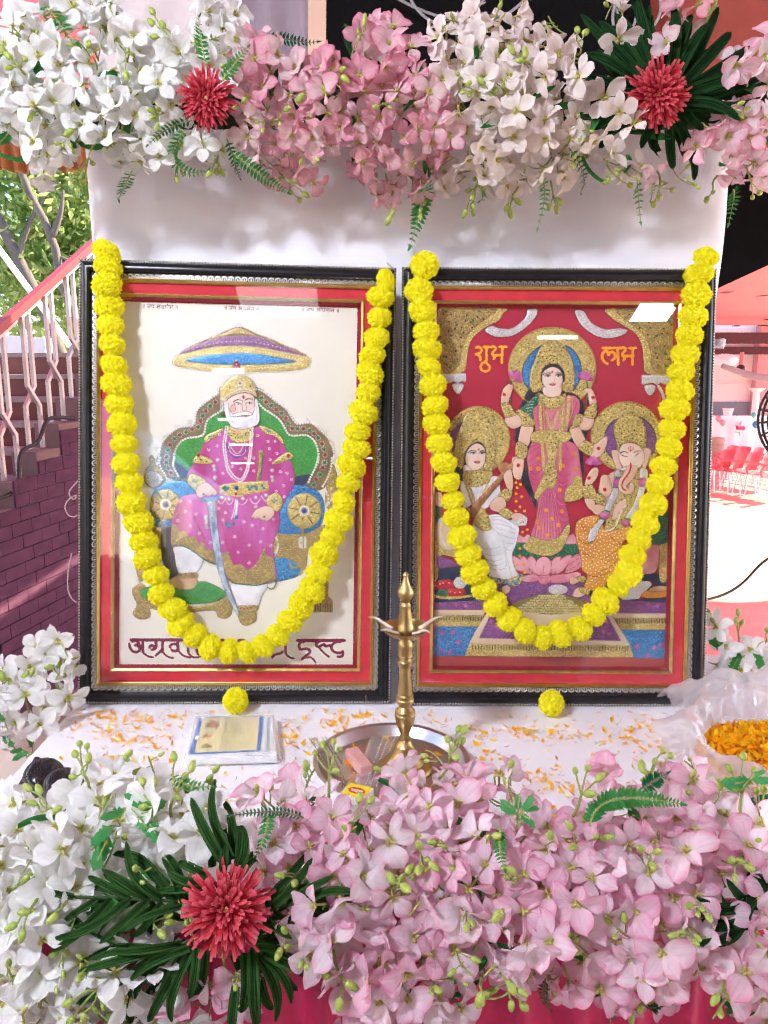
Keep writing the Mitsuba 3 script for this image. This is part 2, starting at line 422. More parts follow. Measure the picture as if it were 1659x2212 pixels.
# railing
rl = tag(fresh('stair_railing'), 'steel stair railing with crossed balusters and a red handrail', 'railing')
OFF = -0.11
ha, hb = on_wall(0, 711, OFF), on_wall(183, 547, OFF)
def hand_z(s): return ha[1] + (hb[1] - ha[1]) * (s - ha[0]) / (hb[0] - ha[0])
def bar(pts, w, bs, off=OFF, name='baluster'):
    m = MB()
    for (sa, za), (sb, zb_) in zip(pts, pts[1:]):
        d = np.array([sb - sa, zb_ - za]); L = np.linalg.norm(d); d /= L; nrm = np.array([-d[1], d[0]]) * w / 2
        e = d * w * 0.35
        cs = [np.array([sa, za]) - e + nrm, np.array([sa, za]) - e - nrm, np.array([sb, zb_]) + e - nrm, np.array([sb, zb_]) + e + nrm]
        v = [wall_pt(c[0], c[1], off + o) for o in (-w / 2, w / 2) for c in cs]
        m.add(v, [[0, 1, 2, 3], [7, 6, 5, 4], [0, 4, 5, 1], [1, 5, 6, 2], [2, 6, 7, 3], [3, 7, 4, 0]])
    put(name, m.out(), bs, rl)
sA, sB = ha[0] - 1.2, hb[0] + 1.3
bar([(sA, hand_z(sA) + 0.012), (sB, hand_z(sB) + 0.012)], 0.052, 'handrail_red', name='handrail')
bar([(sA, hand_z(sA) - 0.028), (sB, hand_z(sB) - 0.028)], 0.030, 'rail_steel', name='rail_channel')
prs = [((9, 34), (890, 941), 1036), ((63, 85), (833, 877), 964), ((110, 131), (779, 824), 906), ((155, 176), (730, 771), 860), ((198, 218), (690, 728), 815), ((-45, -20), (960, 1012), 1110)]
for (ua, ub), (va, vb), vbot in prs:
    sa, zbot = on_wall(ua, vbot, OFF); sb, _ = on_wall(ub, vbot, OFF)
    zu, zl = on_wall(ua, va, OFF)[1], on_wall(ua, vb, OFF)[1]
    bar([(sa, zbot - 0.01), (sa, zl), (sb, zu), (sb, hand_z(sb) - 0.03)], 0.024, 'rail_steel', OFF)
    bar([(sb, zbot - 0.01), (sb, zl), (sa, zu), (sa, hand_z(sa) - 0.03)], 0.024, 'rail_steel', OFF + 0.026)
# black cable lying along the steps
cw = [wall_pt(*on_wall(u, v, -0.02), -0.02) for u, v in [(-20, 1085), (12, 1072), (38, 1050), (41, 1005), (46, 978), (62, 965), (80, 955), (92, 930), (102, 908), (118, 902), (140, 902), (160, 904)]]
tag(put('stair_cable', tube(spline(cw, 60), 0.013, 8), 'black_rubber'), 'thick black cable running up along the stepped brick wall', 'cable')
# stepped pale wall behind
yW = 10.5
wp = [at_y(u, v, yW) for u, v in [(-200, 708), (97, 730), (99, 786), (300, 806), (300, 900), (-200, 900)]]
wpoly = Polygon([(p[0], p[2]) for p in wp[:4]] + [(wp[3][0], -1.3), (wp[0][0], -1.3)])
wm = trimesh.creation.extrude_polygon(wpoly, 0.25)
wm.apply_transform([[1, 0, 0, 0], [0, 0, 1, yW], [0, 1, 0, 0], [0, 0, 0, 1]])
wm.fix_normals()
tag(put('garden_wall', wm, 'pale_wall'), 'pale plastered wall with a stepped top behind the railing', 'wall')

# trees beyond the wall
def leaves(cent, rad, n, seed, size=0.10):
    r = np.random.default_rng(seed)
    cl = r.normal(size=(n // 40, 3)); cl /= np.linalg.norm(cl, axis=1, keepdims=True)
    cl = cl * np.cbrt(r.uniform(0.15, 1, (len(cl), 1))) * rad + cent
    c = cl[r.integers(0, len(cl), n)] + r.normal(size=(n, 3)) * 0.20
    a = r.normal(size=(n, 3)); a /= np.linalg.norm(a, axis=1, keepdims=True)
    b = np.cross(a, r.normal(size=(n, 3))); b /= np.linalg.norm(b, axis=1, keepdims=True)
    nn = np.cross(a, b)
    s = size * r.uniform(0.6, 1.3, (n, 1))
    v = np.stack([c - a * s, c + b * s * 0.42 + nn * s * 0.15, c + a * s, c - b * s * 0.42 + nn * s * 0.15], 1).reshape(-1, 3)
    i = np.arange(n)[:, None] * 4
    return v, np.vstack([i + [0, 1, 2], i + [0, 2, 3]])
def tree(label, trunk, boughs, crowns, seed):
    k = tag(fresh('tree'), label, 'tree')
    tp = spline(trunk[0], 14)
    t = MB().tube(tp, np.linspace(trunk[1], trunk[2], 14) * (1 + 0.06 * np.sin(np.arange(14) * 2.1)), 10)
    put('trunk', t.out(), 'bark', k, smooth=True)
    for b in boughs:
        put('branch', tube(spline(b[0], 12), np.linspace(b[1], b[2], 12), 8), 'bark', k, smooth=True)
    m = MB()
    for i, (c, r, n) in enumerate(crowns):
        m.add(*leaves(np.array(c), np.array(r), n, seed + i))
    kind(put('crown', m.out(), 'tree_leaf', k), 'stuff')
Yt = 13.0
def ty(u, v, y=Yt): return at_y(u, v, y)
g0 = lambda p: np.array([p[0] + 0.1, p[1], -1.25])
tree('leaning grey trunk at the far left with bright green foliage', ([g0(ty(95, 700)), ty(80, 640), ty(40, 560), ty(0, 480), ty(-30, 400)], 0.11, 0.08),
     [([ty(40, 560), ty(70, 470), ty(120, 390)], 0.05, 0.02)], [((-6.6, 14.2, 4.2), (1.9, 1.5, 1.5), 5200), ((-8.6, 13.8, 3.2), (1.6, 1.4, 1.6), 3200), ((-6.2, 14.6, 2.6), (1.5, 1.0, 0.9), 2400)], 11)
tree('forked grey tree right of the leaning trunk, close to the backdrop', ([g0(ty(160, 700, 12)), ty(150, 660, 12), ty(128, 590, 12), ty(112, 510, 12), ty(98, 480, 12), ty(60, 410, 12), ty(38, 350, 12)], 0.085, 0.05),
     [([ty(112, 510, 12), ty(128, 470, 12), ty(136, 410, 12)], 0.06, 0.02), ([ty(120, 550, 12), ty(155, 565, 12), ty(185, 575, 12)], 0.02, 0.01)],
     [((-5.2, 14.8, 4.4), (1.5, 1.3, 1.5), 4600), ((-4.6, 15.2, 2.4), (1.6, 1.2, 1.1), 3600), ((-5.4, 15.0, 6.0), (2.0, 1.4, 1.2), 3000)], 31)
tag(put('pale_pole', tube([ty(-30, 500, 11.2), ty(60, 622, 11.2), ty(152, 748, 11.2)], 0.045, 8), 'pale_wall', smooth=True), 'pale slanting pole in front of the trees, behind the railing', 'pole')
tree('dense green tree filling the background left of the backdrop', ([(-7.5, 19, -1.25), (-7.4, 19, 1), (-7.2, 19, 3)], 0.2, 0.1), [], [((-8.5, 19, 2.2), (3.5, 1.2, 2.2), 9000), ((-7.0, 19.5, 5.2), (3.5, 1.2, 2.0), 4200)], 51)

# ---------------------------------------------------------------- right: the hall floor and what stands on it
mat('slate_paint', weave((0.16, 0.22, 0.25), 0.1, 1), 0.8)
mat('pale_panel', weave((0.62, 0.68, 0.66), 0.05, 1), 0.7)
mat('pink_plaster', weave((0.50, 0.30, 0.32), 0.08, 1), 0.8)
mat('white_sheet', weave((0.85, 0.83, 0.85), 0.03, 1), 0.8)
mat('chair_red', (0.60, 0.16, 0.20), 0.35)
mat('chair_leg_steel', (0.70, 0.68, 0.68), 0.3, 0.8)
mat('white_enamel', (0.75, 0.74, 0.72), 0.4)
fbk = tag(fresh('far_building'), 'pale building with a slate blue lower band far behind the chairs', 'building')
yb = 32.0
x0, x1, x2 = at_y(1440, 800, yb)[0], at_y(1625, 800, yb)[0], at_y(1720, 800, yb)[0]
zt, zm, zl = at_y(1600, 792, yb)[2], at_y(1600, 868, yb)[2], -1.25
put('upper_wall', MB().box((x0, yb, zm), (x1, yb + 0.5, zt + 2.0)).out(), 'pale_panel', fbk)
put('lower_band', MB().box((x0, yb - 0.1, zl), (x1, yb + 0.5, zm - 0.003)).out(), 'slate_paint', fbk)
put('side_wall', MB().box((x1 + 0.003, yb - 0.4, zl), (x2, yb + 0.5, zt + 2.0)).out(), 'pink_plaster', fbk)
for v in (826, 830):
    z = at_y(1600, v, yb)[2]
    put('panel_seam', MB().box((x0, yb - 0.06, z), (x1, yb - 0.003, z + 0.07)).out(), 'pale_wall', fbk)
yq = 21.6
q0, q1 = at_y(1440, 898, yq), at_y(1740, 898, yq)
bs_, _ = grid(lambda a, b: (q0[0] + (q1[0] - q0[0]) * a, yq + 0.05 * math.sin(60 * a) * b, q0[2] + (-1.2 - q0[2]) * b), 120, 8)
tag(put('white_barrier', bs_, 'white_sheet', smooth=True), 'low white cloth barrier across the hall behind the chairs', 'barrier')
for lab, u, v0, v1, w in (('short white post in front of the slate band', 1573, 882, 899, 0.14), ('tall white post with a flared top near the right edge', 1635, 838, 899, 0.11)):
    k = tag(fresh('white_post'), lab, 'post')
    p0, p1 = at_y(u, v0, 21.9), at_y(u, v1, 21.9)
    put('shaft', tube([[p0[0], 21.9, -1.25], [p0[0], 21.9, p0[2] - 0.12]], w / 1.2, 12), 'white_enamel', k, smooth=30)
    put('cap', lathe([(0, 0), (w * 0.9, 0), (w * (1.1 if w > 0.12 else 2.2), 0.12), (0, 0.12)], 16), 'white_enamel', k, pose([p0[0], 21.9, p0[2] - 0.12]), smooth=30)
mat('balloon_pink', (0.75, 0.30, 0.33), 0.25); mat('balloon_teal', (0.05, 0.45, 0.40), 0.25); mat('balloon_blue', (0.02, 0.30, 0.55), 0.25)
mat('foil', proc(lambda p, n, uv: mix((0.75, 0.75, 0.78), (0.5, 0.06, 0.12), smoothstep(0.55, 0.7, noise(p.x * 5, p.y * 5, p.z * 5)))), 0.2, 0.9)
ball = trimesh.creation.icosphere(3)
bv = np.array(ball.vertices)
low = np.clip(-bv[:, 2], 0, 1)
bv[:, :2] *= (1 - 0.25 * low ** 2)[:, None]; bv[:, 2] -= 0.15 * low ** 3
knot = trimesh.creation.cone(0.12, 0.14, sections=8); knot.apply_translation([0, 0, -1.24])
balloon_mesh = MB().add(bv, ball.faces).mesh(knot).out()
BAL = mikit.ply(balloon_mesh, 'balloon_pink', smooth=40)
for lab, u, v, r, m_ in (('upper pale pink balloon beside the backdrop edge', 1552, 904, 6.5, 'balloon_pink'), ('lower pale pink balloon right of the other pink one', 1561, 913, 6.5, 'balloon_pink'),
                         ('small teal balloon behind the blue one', 1628, 896, 5.5, 'balloon_teal'), ('bright blue balloon against the white barrier', 1633, 917, 7.5, 'balloon_blue')):
    p = at_y(u, v, 21.2)
    tag(put('balloon', BAL, m_, M=pose(p, np.eye(3), r / FPX * 21.5)), lab, 'balloon')
p = at_y(1598, 925, 21.2)
fv = bv.copy(); rr = np.arctan2(fv[:, 2], fv[:, 0]); fv[:, [0, 2]] *= (1 + 0.22 * np.cos(5 * rr))[:, None]; fv[:, 1] *= 0.35; fv[:, 0] *= 0.75
fv += 0.06 * fb(fv * 4, 2)[:, None] * fv
tag(put('foil_balloon', (fv, ball.faces), 'foil', M=pose(p, np.eye(3), 13 / FPX * 21.5), smooth=20), 'crumpled silver and red foil balloon between pink and blue balloons', 'balloon')
mat('drum_brown', weave((0.36, 0.29, 0.22), 0.2, 6), 0.7)
p = at_y(1546, 984, 20.9)
dk = tag(fresh('drum'), 'brownish grey drum standing by the white barrier next to the backdrop edge', 'drum')
put('body', lathe([(0, 0), (0.19, 0), (0.21, 0.03), (0.20, 0.17), (0.215, 0.19), (0.20, 0.21), (0.20, 0.36), (0.215, 0.38), (0.20, 0.40), (0.20, 0.54), (0.0, 0.54)], 24), 'drum_brown', dk, pose([p[0], 20.9, -1.2]), smooth=35)
put('lid', lathe([(0, 0.541), (0.19, 0.541), (0.19, 0.56), (0, 0.565)], 24), 'drum_brown', dk, pose([p[0], 20.9, -1.2]), smooth=35)

# moulded chairs
def chair_parts():
    def seat(a, b):
        x, y = (a - 0.5) * 0.46, (b - 0.5) * 0.44
        return (x, y, 0.44 - 0.03 * (1 - (2 * a - 1) ** 2) + 0.015 * math.cos(b * 4))
    sm, _ = grid(seat, 8, 8)
    def back(a, b):
        x = (a - 0.5) * (0.46 - 0.05 * b)
        return (x, 0.22 + 0.10 * b - 0.05 * (1 - (2 * a - 1) ** 2), 0.47 + 0.38 * b - 0.03 * (2 * a - 1) ** 2 * b)
    bm_, _ = grid(back, 8, 8)
    arms = [MB().tube(spline([(s * 0.23, -0.19, 0.44), (s * 0.26, -0.20, 0.58), (s * 0.27, -0.14, 0.65), (s * 0.26, 0.10, 0.66), (s * 0.235, 0.25, 0.64)], 12), 0.022, 6).out() for s in (-1, 1)]
    legs = [tube([(s * 0.19, t * 0.17, 0.43), (s * 0.23, t * 0.24, 0.0)], 0.013, 6) for s in (-1, 1) for t in (-1, 1)]
    rails = [tube([(s * 0.21, -0.205, 0.2), (s * 0.21, 0.205, 0.2)], 0.008, 5) for s in (-1, 1)]
    return [('seat', mikit.ply(sm, 'chair_red', smooth=True)), ('backrest', mikit.ply(bm_, 'chair_red', smooth=True))] + [('armrest', mikit.ply(a, 'chair_red', smooth=50)) for a in arms] \
        + [('leg', mikit.ply(l, 'chair_leg_steel', smooth=50)) for l in legs] + [('stretcher', mikit.ply(r, 'chair_leg_steel', smooth=50)) for r in rails]
CH_ = chair_parts()
row1 = [(1540, 1056), (1566, 1060), (1592, 1064), (1619, 1068), (1647, 1074), (1674, 1080)]
row2 = [(1548, 1044), (1574, 1047), (1601, 1050), (1629, 1054), (1657, 1058)]
for r_, row in enumerate((row1, row2)):
    for k, (u, v) in enumerate(row):
        p = at_z(u, v, -1.2)
        q = thing('moulded_chair', f'red moulded chair with steel legs, {ORD[k]} from left in the {("front", "rear")[r_]} row', 'chair', ['front row of red chairs', 'rear row of red chairs'][r_])
        a = math.radians(205 + 8 * math.sin(3 * k + r_) + 3 * k)
        R = np.array([[math.cos(a), -math.sin(a), 0], [math.sin(a), math.cos(a), 0], [0, 0, 1]])
        for n_, d in CH_:
            put(n_, d, None, q, pose(p, R))
# fan, duct, hanging things at the right edge
fk = tag(fresh('pedestal_fan'), 'black round fan guard standing at the right edge of the picture', 'fan')
c = at_y(1762, 905, 4.4)
Rf = frame_of([-0.80, -0.60, 0.05], [0, 0, 1])
def ringpts(r, dz_, n=48): return np.array([c + Rf @ np.array([r * math.cos(t), r * math.sin(t), dz_]) for t in np.linspace(0, 2 * math.pi, n)])
for r, dz_ in ((0.27, 0.0), (0.275, 0.06), (0.27, 0.12)):
    put('guard_ring', tube(ringpts(r, dz_), 0.008, 6, cap=False), 'black_plastic', fk, smooth=True)
for t in np.linspace(0, 2 * math.pi, 22, endpoint=False):
    e = np.array([math.cos(t), math.sin(t), 0])
    put('guard_rib', tube([c + Rf @ (e * 0.05 + [0, 0, 0.16]), c + Rf @ (e * 0.27 + [0, 0, 0.12]), c + Rf @ (e * 0.28 + [0, 0, 0.06]), c + Rf @ (e * 0.27), c + Rf @ (e * 0.05 + [0, 0, -0.03])], 0.006, 5), 'black_plastic', fk)
put('pole', tube([c + [0.05, 0.05, -0.2], [c[0] + 0.05, c[1] + 0.05, -1.2]], 0.02, 8), 'black_plastic', fk)
put('base', lathe([(0, 0), (0.25, 0), (0.22, 0.04), (0, 0.06)], 24), 'black_plastic', fk, pose([c[0] + 0.05, c[1] + 0.05, -1.2]))
tag(put('grey_duct', tube(spline([at_y(u, v, 9.0) for u, v in [(1560, 790), (1590, 801), (1625, 812), (1668, 818), (1720, 815)]], 20), np.linspace(0.03, 0.06, 20), 10), 'grey_pipe_paint', smooth=True), 'thick grey duct curving below the red hall roof', 'duct')
ck = tag(fresh('dome_camera'), 'small black dome camera hanging below the red roof', 'camera')
p = at_y(1600, 797, 9.5)
put('dome', trimesh.creation.icosphere(2, 0.055), 'black_plastic', ck, pose(p), smooth=True)
put('bracket', tube([p + [0, 0, 0.05], p + [0, 0, 0.2]], 0.025, 8), 'hall_red', ck)
wv = trimesh.creation.icosphere(3); w_ = np.array(wv.vertices) * [1.5, 0.8, 0.75]; w_ += 0.25 * fb(w_ * 1.7, 3)[:, None] * w_
tag(put('plastic_bundle', (w_, wv.faces), 'white_sheet', M=pose(at_y(1569, 778, 9.5), np.eye(3), 0.10), smooth=True), 'white plastic bundle hanging under the hall roof beside the backdrop', 'bundle')
pts = [at_y(u, v, 2.0 + 0.001 * (u - 1500)) for u, v in [(1490, 1300), (1535, 1293), (1575, 1279), (1612, 1252), (1640, 1222), (1680, 1195), (1740, 1170)]]
tag(put('side_cable', tube(spline(pts, 40), 0.0035, 6), 'black_rubber', smooth=True), 'thin black cable rising to the right edge beside the right picture', 'cable')
# ---------------------------------------------------------------- white backdrop and table
YB = 1.54
eL = [(150, 180), (165, 350), (176, 470), (184, 560), (172, 800), (158, 1000), (166, 1150), (150, 1210), (172, 1400), (178, 1560)]
eR = [(1612, 180), (1592, 350), (1583, 470), (1575, 560), (1555, 742), (1545, 900), (1536, 1150), (1531, 1300), (1526, 1420), (1522, 1560)]
def edge(E_, v):
    return np.interp(v, [e[1] for e in E_], [e[0] for e in E_])
def bd(a, b):
    v = 205 + (1545 - 205) * b
    l, r = at_y(edge(eL, v), v, YB), at_y(edge(eR, v), v, YB)
    p = l + (r - l) * a
    x = p[0]
    w = 0.014 * math.sin(x * 9 + 0.6 * math.sin(3 * p[2])) + 0.005 * math.sin(x * 31 + 2 * p[2] + 1) * (0.4 + 0.6 * (1 - b)) + 0.005 * math.sin(8 * p[2] + 5 * x) + 0.0025 * math.sin(19 * p[2] - 11 * x) + 0.004 * fb(np.array([[x * 5, 3.0, p[2] * 2.5]]), 3)[0]
    e = min(a, 1 - a)
    return p + np.array([0, w + 0.05 * math.exp(-e * 60), 0])
bm, _ = grid(bd, 130, 110)
bk = tag(put('backdrop_sheet', bm, 'backdrop_cloth', smooth=True), 'white cloth sheet stretched behind the two framed pictures', 'cloth')
# knot where the sheet is tied to its pole at the right edge
pk = at_y(1549, 738, YB - 0.005)
put('tie', tube([pk + np.array([0.012 * math.cos(t), 0.014 * math.sin(t), 0.006 * t / 6 - 0.01]) for t in np.linspace(0, 13, 40)], 0.004, 6), 'backdrop_cloth', bk, smooth=True)
# frayed threads at the left edge
for k, c in enumerate([[(168, 1038), (153, 1056), (150, 1070), (158, 1078), (165, 1072)], [(166, 1070), (146, 1082), (141, 1100), (150, 1114), (168, 1112)], [(155, 1195), (148, 1230), (146, 1260), (153, 1290), (166, 1302)]]):
    put('loose_thread', tube(spline([at_y(u, v, 1.42) for u, v in c], 24), 0.0011, 4), 'thread', bk)

tL = at_z(88, 1616, 0.75)[0]
tb = thing('altar_table', 'long table covered with a white cloth that carries the pictures and offerings', 'table')
TX0, TX1, TY0, TY1 = tL - 0.005, 0.86, 0.80, 1.56
def top(a, b):
    x, y = TX0 + (TX1 - TX0) * a, TY0 + (TY1 - TY0) * b
    z = 0.75 - 0.0012 + 0.0012 * fb(np.array([[x * 9, y * 9, 1.0]]), 3, 5)[0] + 0.0011 * math.sin(x * 23 + 3 * math.sin(y * 7)) * math.sin(y * 11 + 1)
    return (x, y, min(z, 0.7505) )
tm, _ = grid(top, 90, 60)
put('tablecloth', tm, 'white_cloth', tb, smooth=True)
put('board', MB().box((TX0 + 0.004, TY0 + 0.01, 0.715), (TX1 - 0.01, TY1 - 0.01, 0.745)).out(), 'cream_cloth', tb)
put('cloth_hem', MB().box((TX0 - 0.0015, TY0, 0.700), (TX0, TY1, 0.7475)).out(), 'dark_red_mat', tb)
for sx in (TX0 + 0.06, TX1 - 0.06):
    for sy in (TY0 + 0.06, TY1 - 0.06):
        put('leg', MB().box((sx - 0.02, sy - 0.02, 0), (sx + 0.02, sy + 0.02, 0.715)).out(), 'frame_back', tb)
def skirt(a, b):
    x = -1.0 + 2.0 * a
    ph = 2 * math.pi * x / 0.062 + 0.8 * math.sin(x * 13)
    return (x, 0.785 - 0.01 * b + (0.006 + 0.012 * b) * math.sin(ph) + 0.01 * math.sin(x * 5), 0.748 - 0.62 * b)
sk, _ = grid(skirt, 500, 16)
put('skirt', sk, 'red_skirt', tb, smooth=True)
# low side ledge with a cream cover at the left
put('ledge', MB().box((TX0 - 0.16, 1.0, 0.60), (TX0 - 0.012, 1.40, 0.66)).out(), 'cream_cloth', tb)
put('ledge', MB().box((TX1 + 0.012, 1.0, 0.60), (TX1 + 0.3, 1.5, 0.68)).out(), 'mauve_cloth', tb)

# ---------------------------------------------------------------- framed pictures
LEAN = math.radians(9.0)
def S(u, v):
    return u / 1.85172, v / 1.85172
class Pic:
    """Picture frame standing on the table: x to the right, y up its face, d out of it towards the viewer."""
    def __init__(self, TL, TR, BR, BL):
        bl, br = at_z(*S(*BL), 0.7525), at_z(*S(*BR), 0.7525)
        r = (br - bl); r[2] = 0
        self.r = r / np.linalg.norm(r)
        fwd = np.array([self.r[1], -self.r[0], 0])           # towards the viewer
        self.n = fwd * math.cos(LEAN) + np.array([0, 0, 1]) * math.sin(LEAN)
        self.up = np.cross(self.n, self.r) * 1.0
        if self.up[2] < 0: self.up = -self.up
        self.o = bl + self.n * 0.0
        self.off = 0.016                                       # the outer bead stands this far before the glass plane's origin
        c = [self.o + (self.ray_uv(*S(*q))[0] * self.r + self.ray_uv(*S(*q))[1] * self.up) for q in (BL, BR, TR, TL)]
        self.c2 = [np.array([np.dot(k - self.o, self.r), np.dot(k - self.o, self.up)]) for k in c]
        self.W = np.linalg.norm(self.c2[1] - self.c2[0]); self.H = (np.linalg.norm(self.c2[3] - self.c2[0]) + np.linalg.norm(self.c2[2] - self.c2[1])) / 2
    def ray_uv(self, u, v, d=0.0):
        p = at_plane(u, v, self.o + self.n * d, self.n) - self.n * d - self.o
        return np.array([np.dot(p, self.r), np.dot(p, self.up)])
    def flat(self, x, y, d):
        """Point from plain coordinates on the board."""
        x, y, d = np.broadcast_arrays(*[np.asarray(k, float) for k in (x, y, d)])
        return self.o + x[..., None] * self.r + y[..., None] * self.up + d[..., None] * self.n
    def P(self, x, y, d):
        """Point of the (slightly racked) frame: x from 0 to W, y from 0 to H."""
        a, b = np.asarray(x, float) / self.W, np.asarray(y, float) / self.H
        a, b, d = np.broadcast_arrays(a, b, np.asarray(d, float))
        q = sum(w[..., None] * k for w, k in zip(((1 - a) * (1 - b), a * (1 - b), a * b, (1 - a) * b), self.c2))
        return self.flat(q[..., 0], q[..., 1], d - 0.0)

def build_frame(pic, label):
    W, H = pic.W, pic.H
    k = thing('framed_picture', label, 'picture')
    sides = [lambda s, t: (s + t * (W - 2 * s), s), lambda s, t: (W - s, s + t * (H - 2 * s)), lambda s, t: (W - s - t * (W - 2 * s), H - s), lambda s, t: (s, H - s - t * (H - 2 * s))]
    def rails(name, prof, bsdf, smooth):
        for f in sides:
            nt = 24
            v = np.array([[pic.P(*f(s, t), d) for s, d in prof] for t in np.linspace(0, 1, nt)])
            v = v.reshape(-1, 3); n = len(prof)
            i, j = np.meshgrid(np.arange(nt - 1), np.arange(n), indexing='ij')
            q = np.stack([i * n + j, (i + 1) * n + j, (i + 1) * n + (j + 1) % n, i * n + (j + 1) % n], -1).reshape(-1, 4)
            put(name, trimesh.Trimesh(v, np.vstack([q[:, [0, 1, 2]], q[:, [0, 2, 3]]]), process=False), bsdf, k, smooth=smooth)
    O = -0.018
    rails('rail', [(0.0, -0.028), (0.0, O + 0.013), (0.002, O + 0.0145), (0.0045, O + 0.0145), (0.0055, O + 0.016), (0.009, O + 0.0195), (0.013, O + 0.021), (0.017, O + 0.0205), (0.0205, O + 0.018), (0.022, O + 0.0125), (0.0235, O + 0.0115), (0.0325, O + 0.0105), (0.0325, -0.028)], 'black_lacquer', 28)
    rails('gold_fillet', [(0.0327, -0.02), (0.0327, O + 0.013), (0.034, O + 0.0145), (0.0355, O + 0.0135), (0.0365, O + 0.0115), (0.0385, O + 0.0105), (0.0388, -0.02)], 'gold_leaf', 40)
    rails('red_mount', [(0.0389, -0.02), (0.0389, O + 0.0055), (0.0565, O + 0.0055), (0.0565, -0.02)], 'red_mat', False)
    rails('inner_fillet', [(0.0566, -0.028), (0.0566, O + 0.0070), (0.0580, O + 0.0078), (0.0600, O + 0.0068), (0.0625, O + 0.0052), (0.0628, -0.028)], 'gold_leaf', 40)
    # rows of beads
    def row(name, s, d, pitch, r, bsdf, squash=1.0, sub=1):
        ic = trimesh.creation.icosphere(sub, r)
        m = MB()
        for f, L in zip(sides, (W - 2 * s, H - 2 * s, W - 2 * s, H - 2 * s)):
            n = int(L / pitch)
            for i in range(n):
                c = pic.P(*f(s, (i + 0.5) / n), d)
                m.mesh(ic, pose(c))
        kind(put(name, m.out(), bsdf, k, smooth=True), 'stuff')
    row('bead_edging', 0.0024, O + 0.0150, 0.0050, 0.00180, 'silver_leaf')
    row('fine_beading', 0.0586, O + 0.0084, 0.0042, 0.0016, 'gold_leaf', sub=1)
    # ornament: a row of horseshoes with darts between
    m = MB()
    s_out, s_in, pitch = 0.0240, 0.0318, 0.0121
    for f, L in zip(sides, (W - 0.05, H - 0.05, W - 0.05, H - 0.05)):
        n = int(L / pitch)
        for i in range(n):
            t0 = (i + 0.5) / n
            def at(dx, s): return pic.P(*f(s, t0 + dx / L), O + 0.0118)
            arc = [at(-0.0042, s_in), at(-0.0043, s_in - 0.0042), at(-0.0030, s_out + 0.0012), at(0, s_out + 0.0002), at(0.0030, s_out + 0.0012), at(0.0043, s_in - 0.0042), at(0.0042, s_in)]
            m.tube(arc, [0.0008, 0.0010, 0.0012, 0.0012, 0.0012, 0.0010, 0.0008], 5)
            m.tube([at(0, s_in), at(0, s_in - 0.0035), at(0, s_in - 0.0052)], [0.0011, 0.0012, 0.0003], 5)
    for s in (0.0322,):
        for f in sides:
            m.tube([pic.P(*f(s, t), O + 0.0115) for t in np.linspace(0, 1, 10)], 0.0006, 4)
    kind(put('horseshoe_moulding', m.out(), 'silver_leaf', k, smooth=50), 'stuff')
    # recessed dark red lining, glass and back
    def sheet(s, d, name, bsdf):
        v = np.array([pic.P(s, s, d), pic.P(W - s, s, d), pic.P(W - s, H - s, d), pic.P(s, H - s, d)])
        return put(name, (v, np.array([[0, 1, 2], [0, 2, 3]])), bsdf, k)
    rails('inner_lining', [(0.0630, -0.034), (0.0630, O + 0.004), (0.0660, -0.030), (0.0660, -0.034)], 'dark_red_mat', False)
    sheet(0.004, -0.0345, 'backing_board', 'frame_back')
    sheet(0.0388, O + 0.0125, 'glass', 'clear_glass')
    return k
picA = Pic((311.8, 1031), (1585, 1069), (1562, 2815), (308, 2817))
picB = Pic((1608.6, 1065), (2872, 1071.6), (2821, 2827), (1592, 2822))
fA = build_frame(picA, 'framed picture of a white bearded king on a throne under a parasol')
fB = build_frame(picB, 'framed red picture of a standing four armed goddess between two seated figures')
mat('pin_steel', (0.5, 0.5, 0.5), 0.3, 0.9)
for key_, pts in ((fA, [(836, 568), (848, 579)]), (fA, [(336, 1530), (337, 1512)]), (fA, [(792, 1520), (790, 1502)]), (fB, [(1506, 1523), (1507, 1506)]), (fB, [(1513, 1502), (1521, 1510)])):
    pc = picA if key_ == fA else picB
    put('nail', tube([pc.flat(*pc.ray_uv(*pts[0], 0.004), 0.004), pc.flat(*pc.ray_uv(*pts[1], 0.006), 0.006)], 0.0008, 5), 'pin_steel', key_)
# ---------------------------------------------------------------- the two embossed pictures: every painted or glittered shape is a low relief piece
from scipy.spatial import Delaunay
BASE_D = -0.0300
CROPS = {'K': (560, 1260, 2.07375), 'L': (500, 1800, 1.84333), 'A': (300, 1000, 1.27615), 'B': (300, 1900, 1.27615), 'T': (480, 2520, 1.7649), 'k': (540, 1200, 1.929),
         'G': (1960, 1280, 3.318), 'H': (1960, 1860, 3.318), 'S': (1700, 1600, 2.765), 'E': (2280, 1580, 2.6977), 'P': (1700, 1200, 1.5952), 'Q': (1700, 2280, 1.5952), 'C': (1550, 1000, 1.22889)}

def pts(txt):
    """'K 1,2 3,4 L 5,6': points measured in enlarged parts of the photograph, as photograph points."""
    out, c = [], None
    for w in txt.split():
        if ',' not in w:
            c = CROPS[w]
        else:
            x, y = w.split(',')
            out.append((c[0] + float(x) / c[2], c[1] + float(y) / c[2]))
    return out

def closed_curve(p, n=6):
    p = np.asarray(p, float); m = len(p); o = []
    for i in range(m):
        a, b, c, d = p[i - 1], p[i], p[(i + 1) % m], p[(i + 2) % m]
        for t in np.arange(n) / n:
            o.append(0.5 * (2 * b + (c - a) * t + (2 * a - 5 * b + 4 * c - d) * t * t + (3 * b - a - 3 * c + d) * t ** 3))
    return np.array(o)

